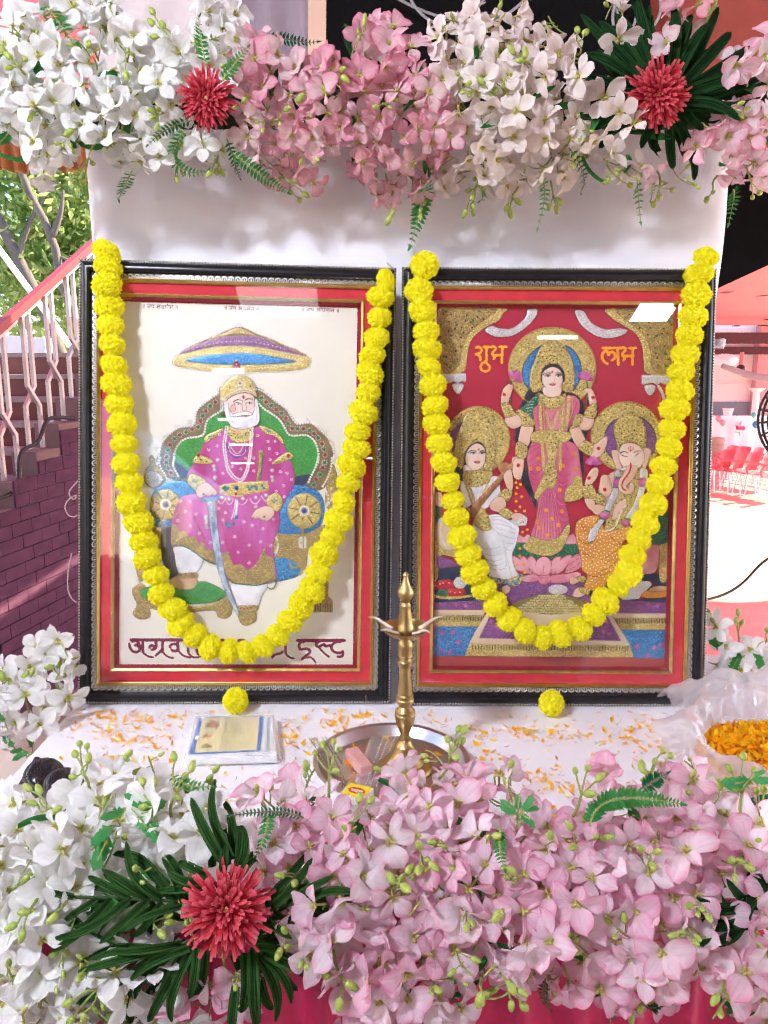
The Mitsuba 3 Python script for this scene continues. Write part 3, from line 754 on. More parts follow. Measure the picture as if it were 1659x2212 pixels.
def relief(poly, z0, h, step=0.0022, edge=0.003):
    """Pillow-shaped mesh over the polygon: rim at z0, middle at z0 + h."""
    h = h * 0.7
    geoms = [g for g in getattr(poly, 'geoms', [poly]) if g.geom_type == 'Polygon' and g.area > 1e-8]
    mb = MB()
    for g in geoms:
        L = g.exterior.length
        bp = np.array([g.exterior.interpolate(t).coords[0] for t in np.linspace(0, L, max(8, int(L / step)), endpoint=False)])
        for hole in g.interiors:
            bp = np.vstack([bp, [hole.interpolate(t).coords[0] for t in np.linspace(0, hole.length, max(8, int(hole.length / step)), endpoint=False)]])
        x0, y0, x1, y1 = g.bounds
        gx, gy = np.meshgrid(np.arange(x0, x1, step), np.arange(y0, y1, step))
        q = np.stack([gx.ravel(), gy.ravel()], 1)
        q[:, 0] += step * 0.25 * np.sin(q[:, 1] * 9000); q[:, 1] += step * 0.25 * np.sin(q[:, 0] * 7000)
        ins = shapely.contains_xy(g, q[:, 0], q[:, 1])
        q = q[ins]
        dist = shapely.distance(g.boundary, shapely.points(q)) if len(q) else np.zeros(0)
        q, dist = q[dist > step * 0.45], dist[dist > step * 0.45]
        allp = np.vstack([bp, q])
        tri = Delaunay(allp).simplices
        cen = allp[tri].mean(1)
        tri = tri[shapely.contains_xy(g, cen[:, 0], cen[:, 1])]
        d = np.r_[np.zeros(len(bp)), dist]
        z = z0 + h * np.sqrt(np.clip(1 - (1 - np.clip(d / edge, 0, 1)) ** 2, 0, 1))
        cr = np.cross(allp[tri[:, 1]] - allp[tri[:, 0]], allp[tri[:, 2]] - allp[tri[:, 0]])
        tri[cr < 0] = tri[cr < 0][:, ::-1]
        n = len(bp)
        mb.add(np.c_[allp, z], tri)
        i = np.arange(n)
        if not g.interiors:
            mb.add(np.vstack([np.c_[bp, np.full(n, z0)], np.c_[bp, np.full(n, z0 - 0.0012)]]), np.stack([i, i + n, (i + 1) % n + n, (i + 1) % n], 1))
    return mb.out() if mb.n else None

class Art:
    def __init__(self, pic, key):
        self.pic, self.key = pic, key
        self.rings = []
        self.gold = []
    def uv(self, photo_pts, d):
        return np.array([self.pic.ray_uv(u / 1.85172, v / 1.85172, d) for u, v in photo_pts])
    def lift(self, m, bsdf, name, smooth=60, stuff=False, under=None):
        v, f = m
        k = put(name, (self.pic.flat(v[:, 0], v[:, 1], v[:, 2]), f), bsdf, under or self.key, smooth=smooth)
        if stuff: kind(k, 'stuff')
        return k
    def a(self, name, txt, bsdf, layer, h=0.0007, curve=True, edge=0.004, cut=None, under=None):
        d = BASE_D + 0.00022 * layer
        p = self.uv(pts(txt), d)
        if curve: p = closed_curve(p, 5)
        g = Polygon(p).buffer(0)
        if cut is not None: g = g.difference(cut)
        if curve and g.area > 2.5e-6:
            self.rings.append((g.buffer(0.0006, quad_segs=2).difference(g), d + 0.0001 + 0.35 * min(h, 0.001)))
        m = relief(g, d, h, edge=edge)
        if m is None: return g
        self.last = self.lift(m, bsdf, name, under=under)
        return g
    def finish(self):
        """Thin dark contour lines round the pieces, as printed."""
        mb = MB()
        for g, z in self.rings:
            for q in getattr(g, 'geoms', [g]):
                if q.geom_type != 'Polygon' or q.area < 1e-8: continue
                v, f = trimesh.creation.triangulate_polygon(q, engine='earcut')
                mb.add(np.c_[v, np.full(len(v), z)], f)
        self.lift(mb.out(), 'contour_ink', 'contour_lines', smooth=False, stuff=True)
    def ell(self, name, crop, cx, cy, rx, ry, bsdf, layer, h=0.0008, rot=0, **kw):
        t = np.linspace(0, 2 * math.pi, 18, endpoint=False); c, s = math.cos(rot), math.sin(rot)
        x, y = rx * np.cos(t), ry * np.sin(t)
        return self.a(name, crop + ' ' + ' '.join(f'{cx + c * i - s * j:.1f},{cy + s * i + c * j:.1f}' for i, j in zip(x, y)), bsdf, layer, h, False, **kw)
    def lines(self, name, crop, strokes, width, bsdf, layer, h=0.0005, stuff=True, join=True, smooth_=True):
        """Painted strokes: polylines of crop points, width in crop points."""
        d = BASE_D + 0.00022 * layer
        gs = []
        w = width / CROPS[crop][2] / 1.85172 / FPX * 1.33
        for s in strokes:
            p = self.uv(pts(crop + ' ' + s), d)
            if len(p) > 2 and smooth_: p = spline(p, 5 * len(p))
            gs.append(LineString(p).buffer(w / 2, quad_segs=3))
        if join: gs = [shapely.union_all(gs)]
        mb = MB()
        for g in gs:
            m = relief(g, d, h, step=max(0.0012, w * 0.8), edge=w / 2)
            if m: mb.add(*m)
        k = self.lift(mb.out(), bsdf, name, stuff=stuff)
        return k
    def dots(self, name, photo, r, bsdf, layer, flat=0.7, sub=1):
        """Beads and stones set on the picture, r in photograph points."""
        d = BASE_D + 0.00022 * layer
        p = self.uv(photo, d)
        rr = r / 1.85172 / FPX * 1.33
        ic = trimesh.creation.icosphere(sub, 1.0)
        mb = MB()
        for q in p:
            mb.add(ic.vertices * [rr, rr, rr * flat] + [q[0], q[1], d], ic.faces)
        if mb.n:
            self.lift(mb.out(), bsdf, name, smooth=True, stuff=len(p) > 1)
    def along(self, txt, step):
        p = spline(np.array(pts(txt)), 400)
        s = np.r_[0, np.cumsum(np.linalg.norm(np.diff(p, axis=0), axis=1))]
        t = np.arange(0, s[-1], step)
        return np.stack([np.interp(t, s, p[:, 0]), np.interp(t, s, p[:, 1])], 1)
    def inside(self, g, n, seed, d=BASE_D + 0.002, gap=0.004):
        """Photograph-free scatter: n spots inside the polygon g, in board coordinates."""
        r = np.random.default_rng(seed); x0, y0, x1, y1 = g.bounds; o = []
        for _ in range(n * 30):
            q = np.array([r.uniform(x0, x1), r.uniform(y0, y1)])
            if g.contains(Point(q)) and all(np.hypot(*(q - k)) > gap for k in o):
                o.append(q)
            if len(o) >= n: break
        return o
    def gems(self, name, g, n, seed, r, bsdf, layer, gap=0.004):
        d = BASE_D + 0.00022 * layer + 0.0008
        ic = trimesh.creation.icosphere(1, 1.0); mb = MB()
        for q in self.inside(g.buffer(-r), n, seed, gap=gap):
            mb.add(ic.vertices * [r, r, r * 0.7] + [q[0], q[1], d], ic.faces)
        if mb.n: self.lift(mb.out(), bsdf, name, smooth=True, stuff=True)

def glit(name, lo, hi, cell=0.0016, metal=0.55, rough=0.38):
    k = 1.0 / cell
    def f(p, n, uv):
        r = cell_rand(p.x * k, p.y * k, p.z * k)
        return mix(lo, hi, r * r * r) * (0.85 + 0.3 * noise(p.x * 60, p.y * 60, p.z * 60))
    return mat(name, proc(f), rough, metal)
glit('gold_glitter', (0.42, 0.31, 0.055), (1.0, 0.90, 0.46), metal=0.25)
glit('old_gold', (0.26, 0.18, 0.05), (0.74, 0.58, 0.24), 0.0018, metal=0.2)
glit('blue_glitter', (0.005, 0.11, 0.34), (0.20, 0.62, 0.95), metal=0.3)
glit('green_glitter', (0.025, 0.24, 0.035), (0.10, 0.46, 0.09), 0.0014, metal=0.05, rough=0.6)
glit('dark_green_glitter', (0.005, 0.09, 0.045), (0.10, 0.42, 0.22), metal=0.2)
glit('silver_glitter', (0.52, 0.52, 0.52), (0.95, 0.95, 0.95), metal=0.3)
glit('violet_glitter', (0.16, 0.05, 0.19), (0.42, 0.20, 0.44), metal=0.1)
def paint(name, lo, hi, kx=40, kz=9, rough=0.45):
    return mat(name, proc(lambda p, n, uv: mix(lo, hi, smoothstep(0.3, 0.75, fbm(p.x * kx, p.y * 3, p.z * kz)))), rough)
paint('magenta_cloth', (0.42, 0.035, 0.20), (0.55, 0.13, 0.42), 45, 10)
paint('cream_print', (0.74, 0.73, 0.63), (0.78, 0.77, 0.68), 6, 6)
paint('red_print', (0.40, 0.022, 0.05), (0.45, 0.030, 0.06), 8, 8, 0.35)
paint('red_brown_print', (0.34, 0.06, 0.055), (0.40, 0.08, 0.07), 8, 20, 0.35)
paint('skin_print', (0.68, 0.45, 0.32), (0.74, 0.54, 0.42), 30, 30)
paint('face_print', (0.74, 0.56, 0.46), (0.78, 0.62, 0.53), 22, 22)
paint('tan_print', (0.52, 0.33, 0.17), (0.62, 0.43, 0.25), 40, 40)
paint('white_silk', (0.66, 0.68, 0.71), (0.82, 0.83, 0.85), 60, 40)
paint('grey_silk', (0.42, 0.44, 0.47), (0.5, 0.52, 0.55), 60, 40)
paint('pink_sari', (0.50, 0.075, 0.17), (0.64, 0.22, 0.30), 55, 8)
paint('deep_pink', (0.34, 0.02, 0.11), (0.42, 0.04, 0.15), 50, 20)
paint('orange_silk', (0.60, 0.25, 0.02), (0.72, 0.36, 0.05), 30, 30)
paint('dark_orange', (0.36, 0.11, 0.01), (0.40, 0.13, 0.02), 30, 30)
paint('lotus_pink', (0.62, 0.20, 0.27), (0.76, 0.42, 0.46), 50, 30)
paint('lotus_red', (0.48, 0.06, 0.13), (0.52, 0.09, 0.15), 50, 30)
paint('lotus_magenta', (0.42, 0.05, 0.24), (0.60, 0.20, 0.42), 160, 120)
paint('black_hair', (0.012, 0.010, 0.014), (0.03, 0.028, 0.04), 80, 80)
paint('navy_print', (0.01, 0.02, 0.06), (0.03, 0.05, 0.10), 40, 40)
paint('wood_print', (0.30, 0.12, 0.04), (0.46, 0.23, 0.09), 90, 90)
paint('beard_white', (0.70, 0.70, 0.70), (0.84, 0.84, 0.84), 90, 40)
paint('orange_paint', (0.78, 0.30, 0.02), (0.85, 0.38, 0.03), 40, 40)
paint('maroon_ink', (0.17, 0.012, 0.04), (0.22, 0.02, 0.06), 40, 20)
paint('red_paint', (0.46, 0.01, 0.02), (0.52, 0.02, 0.03), 40, 40)
paint('sand_print', (0.62, 0.50, 0.33), (0.68, 0.57, 0.40), 30, 30)
paint('coin_gold', (0.50, 0.42, 0.15), (0.68, 0.60, 0.30), 120, 120)
paint('coin_shade', (0.20, 0.16, 0.05), (0.26, 0.21, 0.07), 60, 60)
paint('blush', (0.66, 0.34, 0.27), (0.68, 0.38, 0.30), 40, 40)
paint('blue_steel', (0.16, 0.24, 0.40), (0.48, 0.62, 0.72), 140, 60)
mat('contour_ink', (0.14, 0.07, 0.045), 0.6)
mat('pearl', (0.82, 0.81, 0.79), 0.25, 0.0, 0.6)
paint('rim_brown', (0.16, 0.12, 0.05), (0.24, 0.18, 0.07), 60, 60)
mat('steel_bead', (0.74, 0.73, 0.70), 0.22, 0.35)
mat('gem_red', (0.35, 0.01, 0.05), 0.1); mat('gem_green', (0.0, 0.20, 0.10), 0.1); mat('gem_blue', (0.01, 0.05, 0.45), 0.1); mat('gem_teal', (0.0, 0.24, 0.34), 0.1)
mat('gem_dark', (0.04, 0.015, 0.02), 0.1)
mat('ink_dark', (0.03, 0.018, 0.018), 0.5); mat('eye_white', (0.85, 0.85, 0.85), 0.3); mat('lip_red', (0.48, 0.06, 0.08), 0.4)

def board(pic, key, bsdf, name):
    W, H = pic.W, pic.H
    s = 0.0655
    v = np.array([pic.P(*q, BASE_D - 0.0006) for q in ((s, s), (W - s, s), (W - s, H - s), (s, H - s))])
    return put(name, (v, np.array([[0, 1, 2], [0, 2, 3]])), bsdf, key)

# --- picture of the king
kA = board(picA, fA, 'dark_red_mat', 'print')
A = Art(picA, kA)
A.a('sheet', 'A 225,262 1442,296 B 1418,970 222,970', 'cream_print', 0, 0.0001, False)
# parasol
A.a('parasol', 'K 268,395 285,355 320,322 450,245 650,160 760,113 820,98 880,113 960,153 1080,195 1220,260 1390,342 1418,380 1402,425 1330,456 1100,470 900,478 700,475 520,462 380,440 285,415', 'gold_glitter', 2, 0.0012)
A.a('parasol_cover', 'K 320,326 450,248 650,180 830,165 985,175 1120,225 1250,288 1375,343 1200,308 1000,270 830,257 650,263 480,293', 'violet_glitter', 5, 0.0010)
A.a('parasol_cap', 'K 640,183 760,120 820,104 880,120 960,158 1005,186 830,168', 'old_gold', 6, 0.0008)
A.a('parasol_lining', 'K 382,376 500,345 680,325 850,317 1000,328 1150,355 1290,386 1150,402 950,410 700,411 500,399', 'blue_glitter', 6, 0.0005)
A.lines('parasol_rib', 'K', [f'{830 + 1.0 * x:.0f},{172 + abs(x) * 0.06:.0f} {830 + 1.75 * x:.0f},{258 + abs(x) * 0.11:.0f}' for x in range(-250, 260, 38)], 9, 'old_gold', 8)
A.dots('bead', A.along('K 275,385 320,322 450,243 650,158 760,110 820,96 880,110 960,150 1080,192 1220,257 1395,342 1418,385', 7.0), 3.2, 'pearl', 6)
A.dots('bead', A.along('K 275,390 285,415 380,441 520,464 700,477 900,480 1100,472 1330,458 1402,427 1418,388', 7.0), 3.2, 'pearl', 6)
A.dots('bead', A.along('K 300,340 480,298 650,267 830,261 1000,274 1200,312 1390,350', 6.0), 2.0, 'steel_bead', 8)
A.dots('white_stone', A.along('K 330,365 480,335 650,305 830,290 1000,305 1180,335 1340,375', 12), 3.2, 'pearl', 8)
A.dots('white_stone', A.along('K 320,405 480,430 650,442 900,445 1120,432 1320,400', 12), 3.2, 'pearl', 8)
A.dots('white_stone', A.along('K 440,282 600,238 740,222 840,218 940,225 1060,245 1220,292', 17), 3.0, 'pearl', 8)
A.dots('white_stone', A.along('K 690,170 760,152 830,148 900,152 950,165', 12), 2.6, 'pearl', 9)
A.dots('finial', pts('K 820,62 800,78 840,78 806,95 836,95 820,82'), 5, 'pearl', 6)
# throne
rim = A.a('throne_rim', 'K 140,1200 165,1120 195,1040 260,975 345,925 445,905 462,810 525,735 640,655 700,600 960,600 1060,655 1140,725 1215,775 1255,835 1310,900 1400,890 1490,945 1565,1020 1603,1100 1612,1180 L 1535,100 1520,190 1450,290 1340,280 1100,250 500,240 400,225 290,190 240,100', 'rim_brown', 2, 0.0014, edge=0.006)
A.a('throne_back', 'K 275,1244 285,1165 312,1085 385,1025 528,985 552,890 620,828 700,765 760,690 975,690 1062,800 1150,862 1208,950 1232,990 1380,998 1442,1040 1472,1100 1482,1180 L 1425,80 1370,190 1240,255 600,260 400,190 365,80', 'green_glitter', 6, 0.0004)
A.a('throne_shade', 'L 1240,200 1370,180 1310,265 1240,255', 'navy_print', 7, 0.0002); A.a('throne_shade', 'L 370,90 470,150 480,200 400,200', 'navy_print', 7, 0.0002)
mid = [pts('K 220,1225 220,1180 232,1120 250,1075 285,1025 330,995 382,970 432,947 482,928 502,880 520,836 545,795 582,755 625,722'), pts('K 1007,688 1045,720 1090,750 1130,785 1175,815 1210,857 1230,902 1263,940 1307,943 1355,942 1405,957 1443,985 1478,1020 1510,1067 1525,1112 1535,1160 1533,1222'), pts('L 312,48 305,92 320,133 340,168 360,210'), pts('L 1470,95 1457,130 1437,180 1408,215 1393,258')]
for par in (0, 1):
    A.dots('rim_stone', [q for m_ in mid for i, q in enumerate(m_) if i % 2 == par], 6.5, ('gem_green', 'gem_red')[par], 8)
A.dots('stone_ring', [(q[0] + 9.5 * math.cos(t), q[1] + 9.5 * math.sin(t)) for m_ in mid for q in m_ for t in np.linspace(0, 2 * math.pi, 9)[:-1]], 2.2, 'steel_bead', 8)
for tx in ('K 150,1230 165,1120 195,1040 260,975 345,928 447,908 465,812 527,738 640,658 690,625', 'K 965,615 1060,660 1140,728 1213,780 1252,838 1308,903 1400,893 1488,948 1562,1022 1600,1100 1610,1180 1600,1235', 'K 275,1244 285,1165 312,1085 385,1025 528,988 552,890 620,828 690,780', 'K 975,720 1062,800 1150,862 1208,950 1232,990 1380,998 1442,1040 1472,1100 1482,1180 1475,1240', 'L 262,60 255,110 280,160 310,215', 'L 365,60 355,100 375,160 400,205', 'L 1525,60 1520,120 1500,190 1450,280', 'L 1420,70 1405,130 1380,180 1350,250'):
    A.dots('pearl_row', A.along(tx, 11.0), 5.2, 'pearl', 9)
for cx, cy in ((410, 885), (300, 925), (205, 1015), (145, 1110), (1390, 880), (1530, 965), (1595, 1070), (1608, 1190)):
    A.dots('crest', pts(f'K {cx},{cy - 14} {cx - 16},{cy - 6} {cx + 16},{cy - 6} {cx - 8},{cy + 8} {cx + 8},{cy + 8}'), 4, 'steel_bead', 5)
A.a('arm_bolster', 'L 188,420 212,310 300,243 430,231 515,300 525,335 420,348 362,420 345,560 225,560 192,490', 'blue_glitter', 5, 0.0015, edge=0.008)
A.a('arm_bolster', 'L 1235,265 1300,255 1390,285 1450,340 1470,430 1450,540 1390,590 1300,620 1135,612 1140,480 1180,380', 'blue_glitter', 5, 0.0015, edge=0.008)
A.a('seat_side', 'L 1100,622 1365,612 1400,578 1490,560 1450,690 1355,720 1335,860 1265,905 1230,835 1150,790 1105,790', 'old_gold', 4, 0.0010)
A.a('seat_base', 'L 1105,795 1190,800 1260,832 1302,900 1245,940 1130,967 1105,950', 'blue_glitter', 6, 0.0008)
A.lines('scroll', 'L', ['1130,800 1190,770 1260,800 1280,850 1240,870 1215,840', '1120,700 1180,660 1230,700 1190,740', '1150,770 1230,745 1300,790 1310,870 1290,920'], 18, 'old_gold', 9)
A.lines('silver_scroll', 'L', ['1480,300 1500,360 1480,420', '1510,260 1530,330 1500,400', '1300,640 1290,700 1310,720', '1330,640 1330,720', '1110,640 1130,700 1110,760'], 16, 'steel_bead', 8)
A.a('post', 'L 1482,300 1500,180 1530,105 1560,180 1562,300 1510,440 1478,380', 'old_gold', 5, 0.001)
A.a('post', 'L 145,235 150,150 185,110 178,60 200,40 222,70 225,105 280,160 298,225 215,285', 'old_gold', 4, 0.001)
A.a('silver_crest', 'L 150,220 170,160 230,165 280,215 240,265 190,270', 'silver_glitter', 8, 0.0008)
A.a('back_leg', 'L 75,720 195,520 250,550 272,800 200,840 130,960 100,950', 'old_gold', 3, 0.0008)
A.a('shade', 'L 285,490 350,470 350,700 385,830 392,950 335,962 275,800 268,600', 'navy_print', 4, 0.0005)
A.a('back_leg', 'L 1468,960 1503,960 1497,1075 1532,1110 1532,1197 1388,1197 1398,1130 1466,1080', 'old_gold', 3, 0.0008, curve=False)
A.lines('leg_flute', 'L', [f'{x},1130 {x},1190' for x in range(1405, 1530, 18)], 6, 'ink_dark', 6)
for cx, cy, r in ((300, 402, 112), (1322, 448, 128)):
    A.ell('rosette', 'L', cx, cy, r * 0.95, r, 'gold_glitter', 10, 0.0012)
    A.lines('spoke', 'L', [f'{cx + 45 * math.cos(t):.0f},{cy + 45 * math.sin(t):.0f} {cx + r * .9 * math.cos(t):.0f},{cy + r * .93 * math.sin(t):.0f}' for t in np.linspace(0.2, 6.48, 9)[:-1]], 7, 'ink_dark', 14, 0.0002)
    A.dots('rosette_bead', [q for t in np.linspace(0, 2 * math.pi, 46)[:-1] for q in pts(f'L {cx + r * .95 * math.cos(t):.1f},{cy + r * math.sin(t):.1f}')], 3.6, 'gold_leaf', 12)
    A.dots('rosette_bead', [q for t in np.linspace(0, 2 * math.pi, 17)[:-1] for q in pts(f'L {cx + 34 * math.cos(t):.1f},{cy + 34 * math.sin(t):.1f}')], 4.2, 'pearl', 14)
    A.dots('rosette_stone', pts(f'L {cx},{cy}'), 11, 'gem_blue', 15, sub=2)
A.lines('tassel', 'L', ['1312,510 1308,570 1312,630'], 22, 'gold_leaf', 14); A.lines('tassel', 'L', ['1290,650 1285,720', '1305,650 1305,725', '1322,650 1325,720'], 10, 'steel_bead', 12)
# footstool
A.a('stool', 'L 60,1020 120,985 150,1010 130,1055 460,1150 640,1130 740,1085 780,1100 788,1200 745,1240 690,1232 655,1182 480,1192 250,1178 182,1170 188,1220 150,1246 90,1240 60,1200 90,1140 60,1070', 'old_gold', 3, 0.0012)
A.a('stool_cushion', 'L 112,1056 160,1015 300,990 430,1010 520,978 600,973 720,1030 745,1072 640,1122 480,1134 250,1122 150,1095', 'green_glitter', 6, 0.0014, edge=0.01)
A.lines('quilting', 'L', [f'{x},{1010 + abs(x - 560) * 0.13:.0f} {x + 70},1115' for x in range(420, 680, 26)], 5, 'dark_green_glitter', 11, 0.0003)
# clothes
A.a('trouser_leg', 'L 358,712 440,708 520,760 575,800 555,870 505,912 412,918 380,860 370,790', 'white_silk', 8, 0.0016, edge=0.008)
A.lines('crease', 'L', [f'{375 + i * 3},{745 + 24 * i} {430 + i * 4},{770 + 24 * i} {500},{775 + 22 * i}' for i in range(6)], 5, 'grey_silk', 13, 0.0002)
A.a('trouser_leg', 'L 795,980 1042,985 1005,1080 975,1150 845,1160 812,1100', 'white_silk', 8, 0.0016, edge=0.008)
A.lines('crease', 'L', ['850,1030 920,1060 980,1040', '860,1080 920,1100 970,1085', '870,1120 920,1135 960,1120'], 5, 'grey_silk', 13, 0.0002)
A.a('shoe', 'L 335,962 395,925 520,935 518,1015 425,1032 352,1003', 'tan_print', 9, 0.001); A.a('anklet', 'L 395,918 515,905 530,938 400,945', 'old_gold', 12, 0.0006)
A.a('shoe', 'L 832,1190 880,1165 950,1180 967,1250 905,1292 852,1272', 'old_gold', 9, 0.001); A.a('anklet', 'L 840,1150 975,1148 960,1188 845,1190', 'old_gold', 12, 0.0006)
A.dots('red_stone', pts('L 415,920 450,915 490,912 855,1165 880,1168 905,1165 930,1160'), 4, 'gem_red', 14)
robe = A.a('robe', 'L 724,-155 650,-125 600,-80 560,0 520,80 462,170 470,230 540,300 520,322 430,340 375,395 350,480 345,700 440,712 520,760 600,815 670,840 740,930 800,980 900,992 1010,988 1112,965 1110,880 1092,700 1138,560 1140,450 1180,370 1245,260 1248,160 1215,60 1190,0 1150,-80 1090,-140 964,-173 850,-120', 'magenta_cloth', 10, 0.0016, edge=0.008)
A.lines('fold', 'L', ['560,20 640,90 690,240', '1090,20 1080,120 1070,220', '430,360 520,520 600,720', '690,400 720,560 760,740', '860,560 880,700 900,830', '1060,500 1050,640 1040,760', '480,400 560,600 640,740', '960,560 1000,680 1020,760'], 7, 'deep_pink', 15, 0.0002)
A.a('robe_border', 'L 345,535 385,560 400,602 440,595 480,650 510,630 550,700 570,660 600,730 650,735 720,762 760,745 800,850 860,840 905,890 945,860 985,810 1030,715 1042,770 1092,800 1112,965 1000,990 880,992 800,975 760,940 690,840 600,812 520,758 440,712 345,702', 'old_gold', 16, 0.0005, curve=False)
A.lines('border_cord', 'L', ['345,703 440,713 520,760 600,815 670,842', '745,940 800,980 900,993 1010,990 1112,966 1110,995 1050,1012'], 8, 'dark_green_glitter', 19)
fl = pts('L 410,380 480,380 525,475 482,558 445,455 390,520 550,615 692,430 740,462 722,515 810,640 720,683 628,683 835,755 915,702 1000,676 878,530 938,555 1017,580 965,418 1095,508 1075,706 915,832 1115,305 1170,262 1195,172 950,155 855,140 790,122 722,172 950,60 890,60 680,75 1145,160 1230,218 1175,345 K 570,1118 640,1085 660,990 1062,1048 1122,1048 1073,1110 1137,1148 1080,1200 645,1200 978,1000')
A.dots('robe_flower', [(x + 4.5 * math.cos(t), y + 4.5 * math.sin(t)) for x, y in fl for t in np.linspace(0, 2 * math.pi, 6)[:-1]], 2.3, 'pearl', 16)
A.a('shoulder_band', 'K 535,1015 590,980 690,940 660,985 580,1040 545,1060', 'gold_glitter', 15, 0.0007); A.a('shoulder_band', 'K 985,918 1085,945 1170,1010 1190,1075 1120,1005 1050,985', 'gold_glitter', 15, 0.0007)
A.a('armlet', 'L 500,85 540,35 640,75 632,102 530,98', 'gold_glitter', 15, 0.0007); A.a('armlet', 'L 1085,95 1200,15 1232,60 1115,104', 'gold_glitter', 15, 0.0007)
A.a('cuff', 'L 475,188 505,178 592,222 582,252 532,292 463,245', 'gold_glitter', 16, 0.0008); A.a('cuff', 'L 1058,340 1130,318 1162,388 1122,452 1048,405', 'gold_glitter', 16, 0.0008)
A.dots('teal_stone', pts('L 515,215 515,235 500,228 530,228 1100,360 1100,385 1088,372 1112,375 K 575,1010 585,1030 1060,962 1078,965 1070,945'), 4, 'gem_teal', 19)
A.dots('arm_stone', pts('L 540,38 1203,40'), 8, 'gem_red', 18); A.dots('green_stone', pts('L 520,70 560,70 600,85 1120,90 1160,65 1210,70'), 3.2, 'gem_green', 18)
A.a('sash', 'L 985,15 1022,8 1010,120 1000,205 965,238 985,120', 'old_gold', 15, 0.0007); A.lines('sash_cord', 'L', ['1015,30 1010,120 990,210'], 8, 'dark_green_glitter', 18)
A.a('hand', 'L 524,300 545,262 600,240 640,268 678,312 660,336 640,325 622,340 600,332 560,352 538,342', 'skin_print', 17, 0.0012); A.lines('finger_line', 'L', ['575,318 600,336', '600,308 628,330', '625,298 655,325'], 4, 'tan_print', 21, 0.0002)
A.a('hand', 'L 930,500 968,440 1040,414 1092,430 1096,480 1052,520 1000,512 985,498 962,508 945,495', 'skin_print', 17, 0.0012); A.lines('finger_line', 'L', ['955,480 990,455', '965,500 1005,470', '1000,510 1030,480'], 4, 'tan_print', 21, 0.0002)
A.dots('ring', pts('L 580,325 1028,492'), 5, 'gem_green', 21)
A.a('belt', 'L 698,262 820,240 1052,227 1064,300 880,330 850,348 800,345 698,322', 'gold_glitter', 16, 0.0008, curve=False)
A.dots('belt_stone', pts('L 740,270 740,295 725,283 757,283 905,270 918,290 935,272 960,265 970,285 1010,262 1022,280'), 6, 'gem_teal', 20); A.dots('belt_stone', pts('L 822,280'), 9, 'gem_blue', 20); A.dots('belt_stone', pts('L 818,325'), 6, 'gem_red', 20)
for tx in ('K 712,925 700,1000 690,1100 705,1200 L 745,120 790,200 850,232 900,170 922,80 935,-20 940,-120 945,-165', 'K 728,925 718,1000 708,1100 722,1200 L 762,120 800,185 850,215 888,160 908,80 920,-20 925,-120 930,-165'):
    A.dots('pearl_necklace', A.along(tx, 6.2), 3.6, 'pearl', 17)
A.a('collar', 'K 733,930 800,962 900,945 932,928 942,1010 880,1052 800,1056 738,1010', 'gold_glitter', 16, 0.0006)
A.dots('collar_stone', pts('K 760,1000 790,1015 815,1018 845,1010 875,995 900,980 735,985'), 3.6, 'gem_green', 19); A.dots('collar_stone', pts('K 780,985 812,990 880,980 918,955'), 3.4, 'gem_red', 19)
A.dots('blue_chain', A.along('K 715,1060 740,1130 800,1185 860,1140 895,1075', 6), 2.8, 'gem_blue', 17); A.dots('silver_chain', A.along('K 740,1060 770,1120 805,1150 845,1110 870,1060', 5), 2.6, 'steel_bead', 17); A.dots('silver_chain', A.along('K 735,1090 780,1160 830,1165 880,1090', 5), 2.6, 'steel_bead', 17)
for x0, x1, y in ((680, 740, 352), (740, 800, 360), (815, 905, 362), (920, 1000, 355), (1005, 1075, 335)):
    A.dots('pearl_swag', A.along(f'L {x0},{y} {(x0 + x1) / 2},{y + 42} {x1},{y}', 4.8), 2.3, 'pearl', 17)
A.dots('pearl_drop', pts('L 715,350 765,362 870,358 965,350 1040,333'), 7, 'pearl', 18, sub=2)
A.lines('pearl_tassel', 'L', ['815,370 805,440 785,510', '822,370 818,440 805,500', '830,370 826,430 822,480'], 7, 'pearl', 16); A.dots('tassel_drop', pts('L 750,545 768,562 798,542 822,497'), 8, 'gem_teal', 17)
A.a('sword_blade', 'L 605,372 662,372 682,560 712,780 762,1000 838,1195 812,1188 738,1040 678,850 640,650 622,500', 'blue_steel', 18, 0.0010); A.a('sword_guard', 'L 558,368 620,350 692,343 697,362 650,376 580,380', 'blue_glitter', 21, 0.0006)
A.dots('blade_bead', A.along('L 632,385 655,560 685,780 735,1000 815,1170', 11), 3, 'silver_leaf', 21); A.dots('blade_stone', A.along('L 632,400 658,600 690,800 725,950', 55), 3.4, 'gem_green', 22)
A.dots('silver_pendant', pts('L 600,490 603,515 600,545 605,570 595,500 605,535 655,120 660,150 665,200 660,215 1085,150 1085,200 1090,225'), 8, 'silver_glitter', 17)
# head
A.a('neck', 'K 748,915 800,940 905,925 895,962 800,968 752,950', 'skin_print', 16, 0.0006)
face = A.a('face', 'K 715,720 755,675 850,648 935,665 950,730 952,810 920,850 800,850 738,810', 'face_print', 18, 0.0014, edge=0.012)
A.a('cheek', 'K 752,760 785,740 790,790 770,805 752,790', 'blush', 23, 0.0002); A.a('nose', 'K 850,715 866,715 885,775 872,792 850,785', 'face_print', 23, 0.0010)
A.lines('nose_line', 'K', ['848,720 850,755 845,780 860,792', '875,792 892,785'], 4, 'blush', 24, 0.0002)
A.a('beard', 'K 703,705 722,700 742,790 765,818 800,828 860,838 925,825 948,790 955,700 975,715 992,830 980,900 930,928 845,948 765,925 722,865 703,800', 'beard_white', 22, 0.0014, edge=0.006)
A.a('moustache', 'K 762,838 800,812 850,806 905,805 935,822 905,832 850,830 800,845', 'beard_white', 26, 0.0008); A.lines('mouth', 'K', ['858,838 885,838 905,832'], 9, 'lip_red', 28)
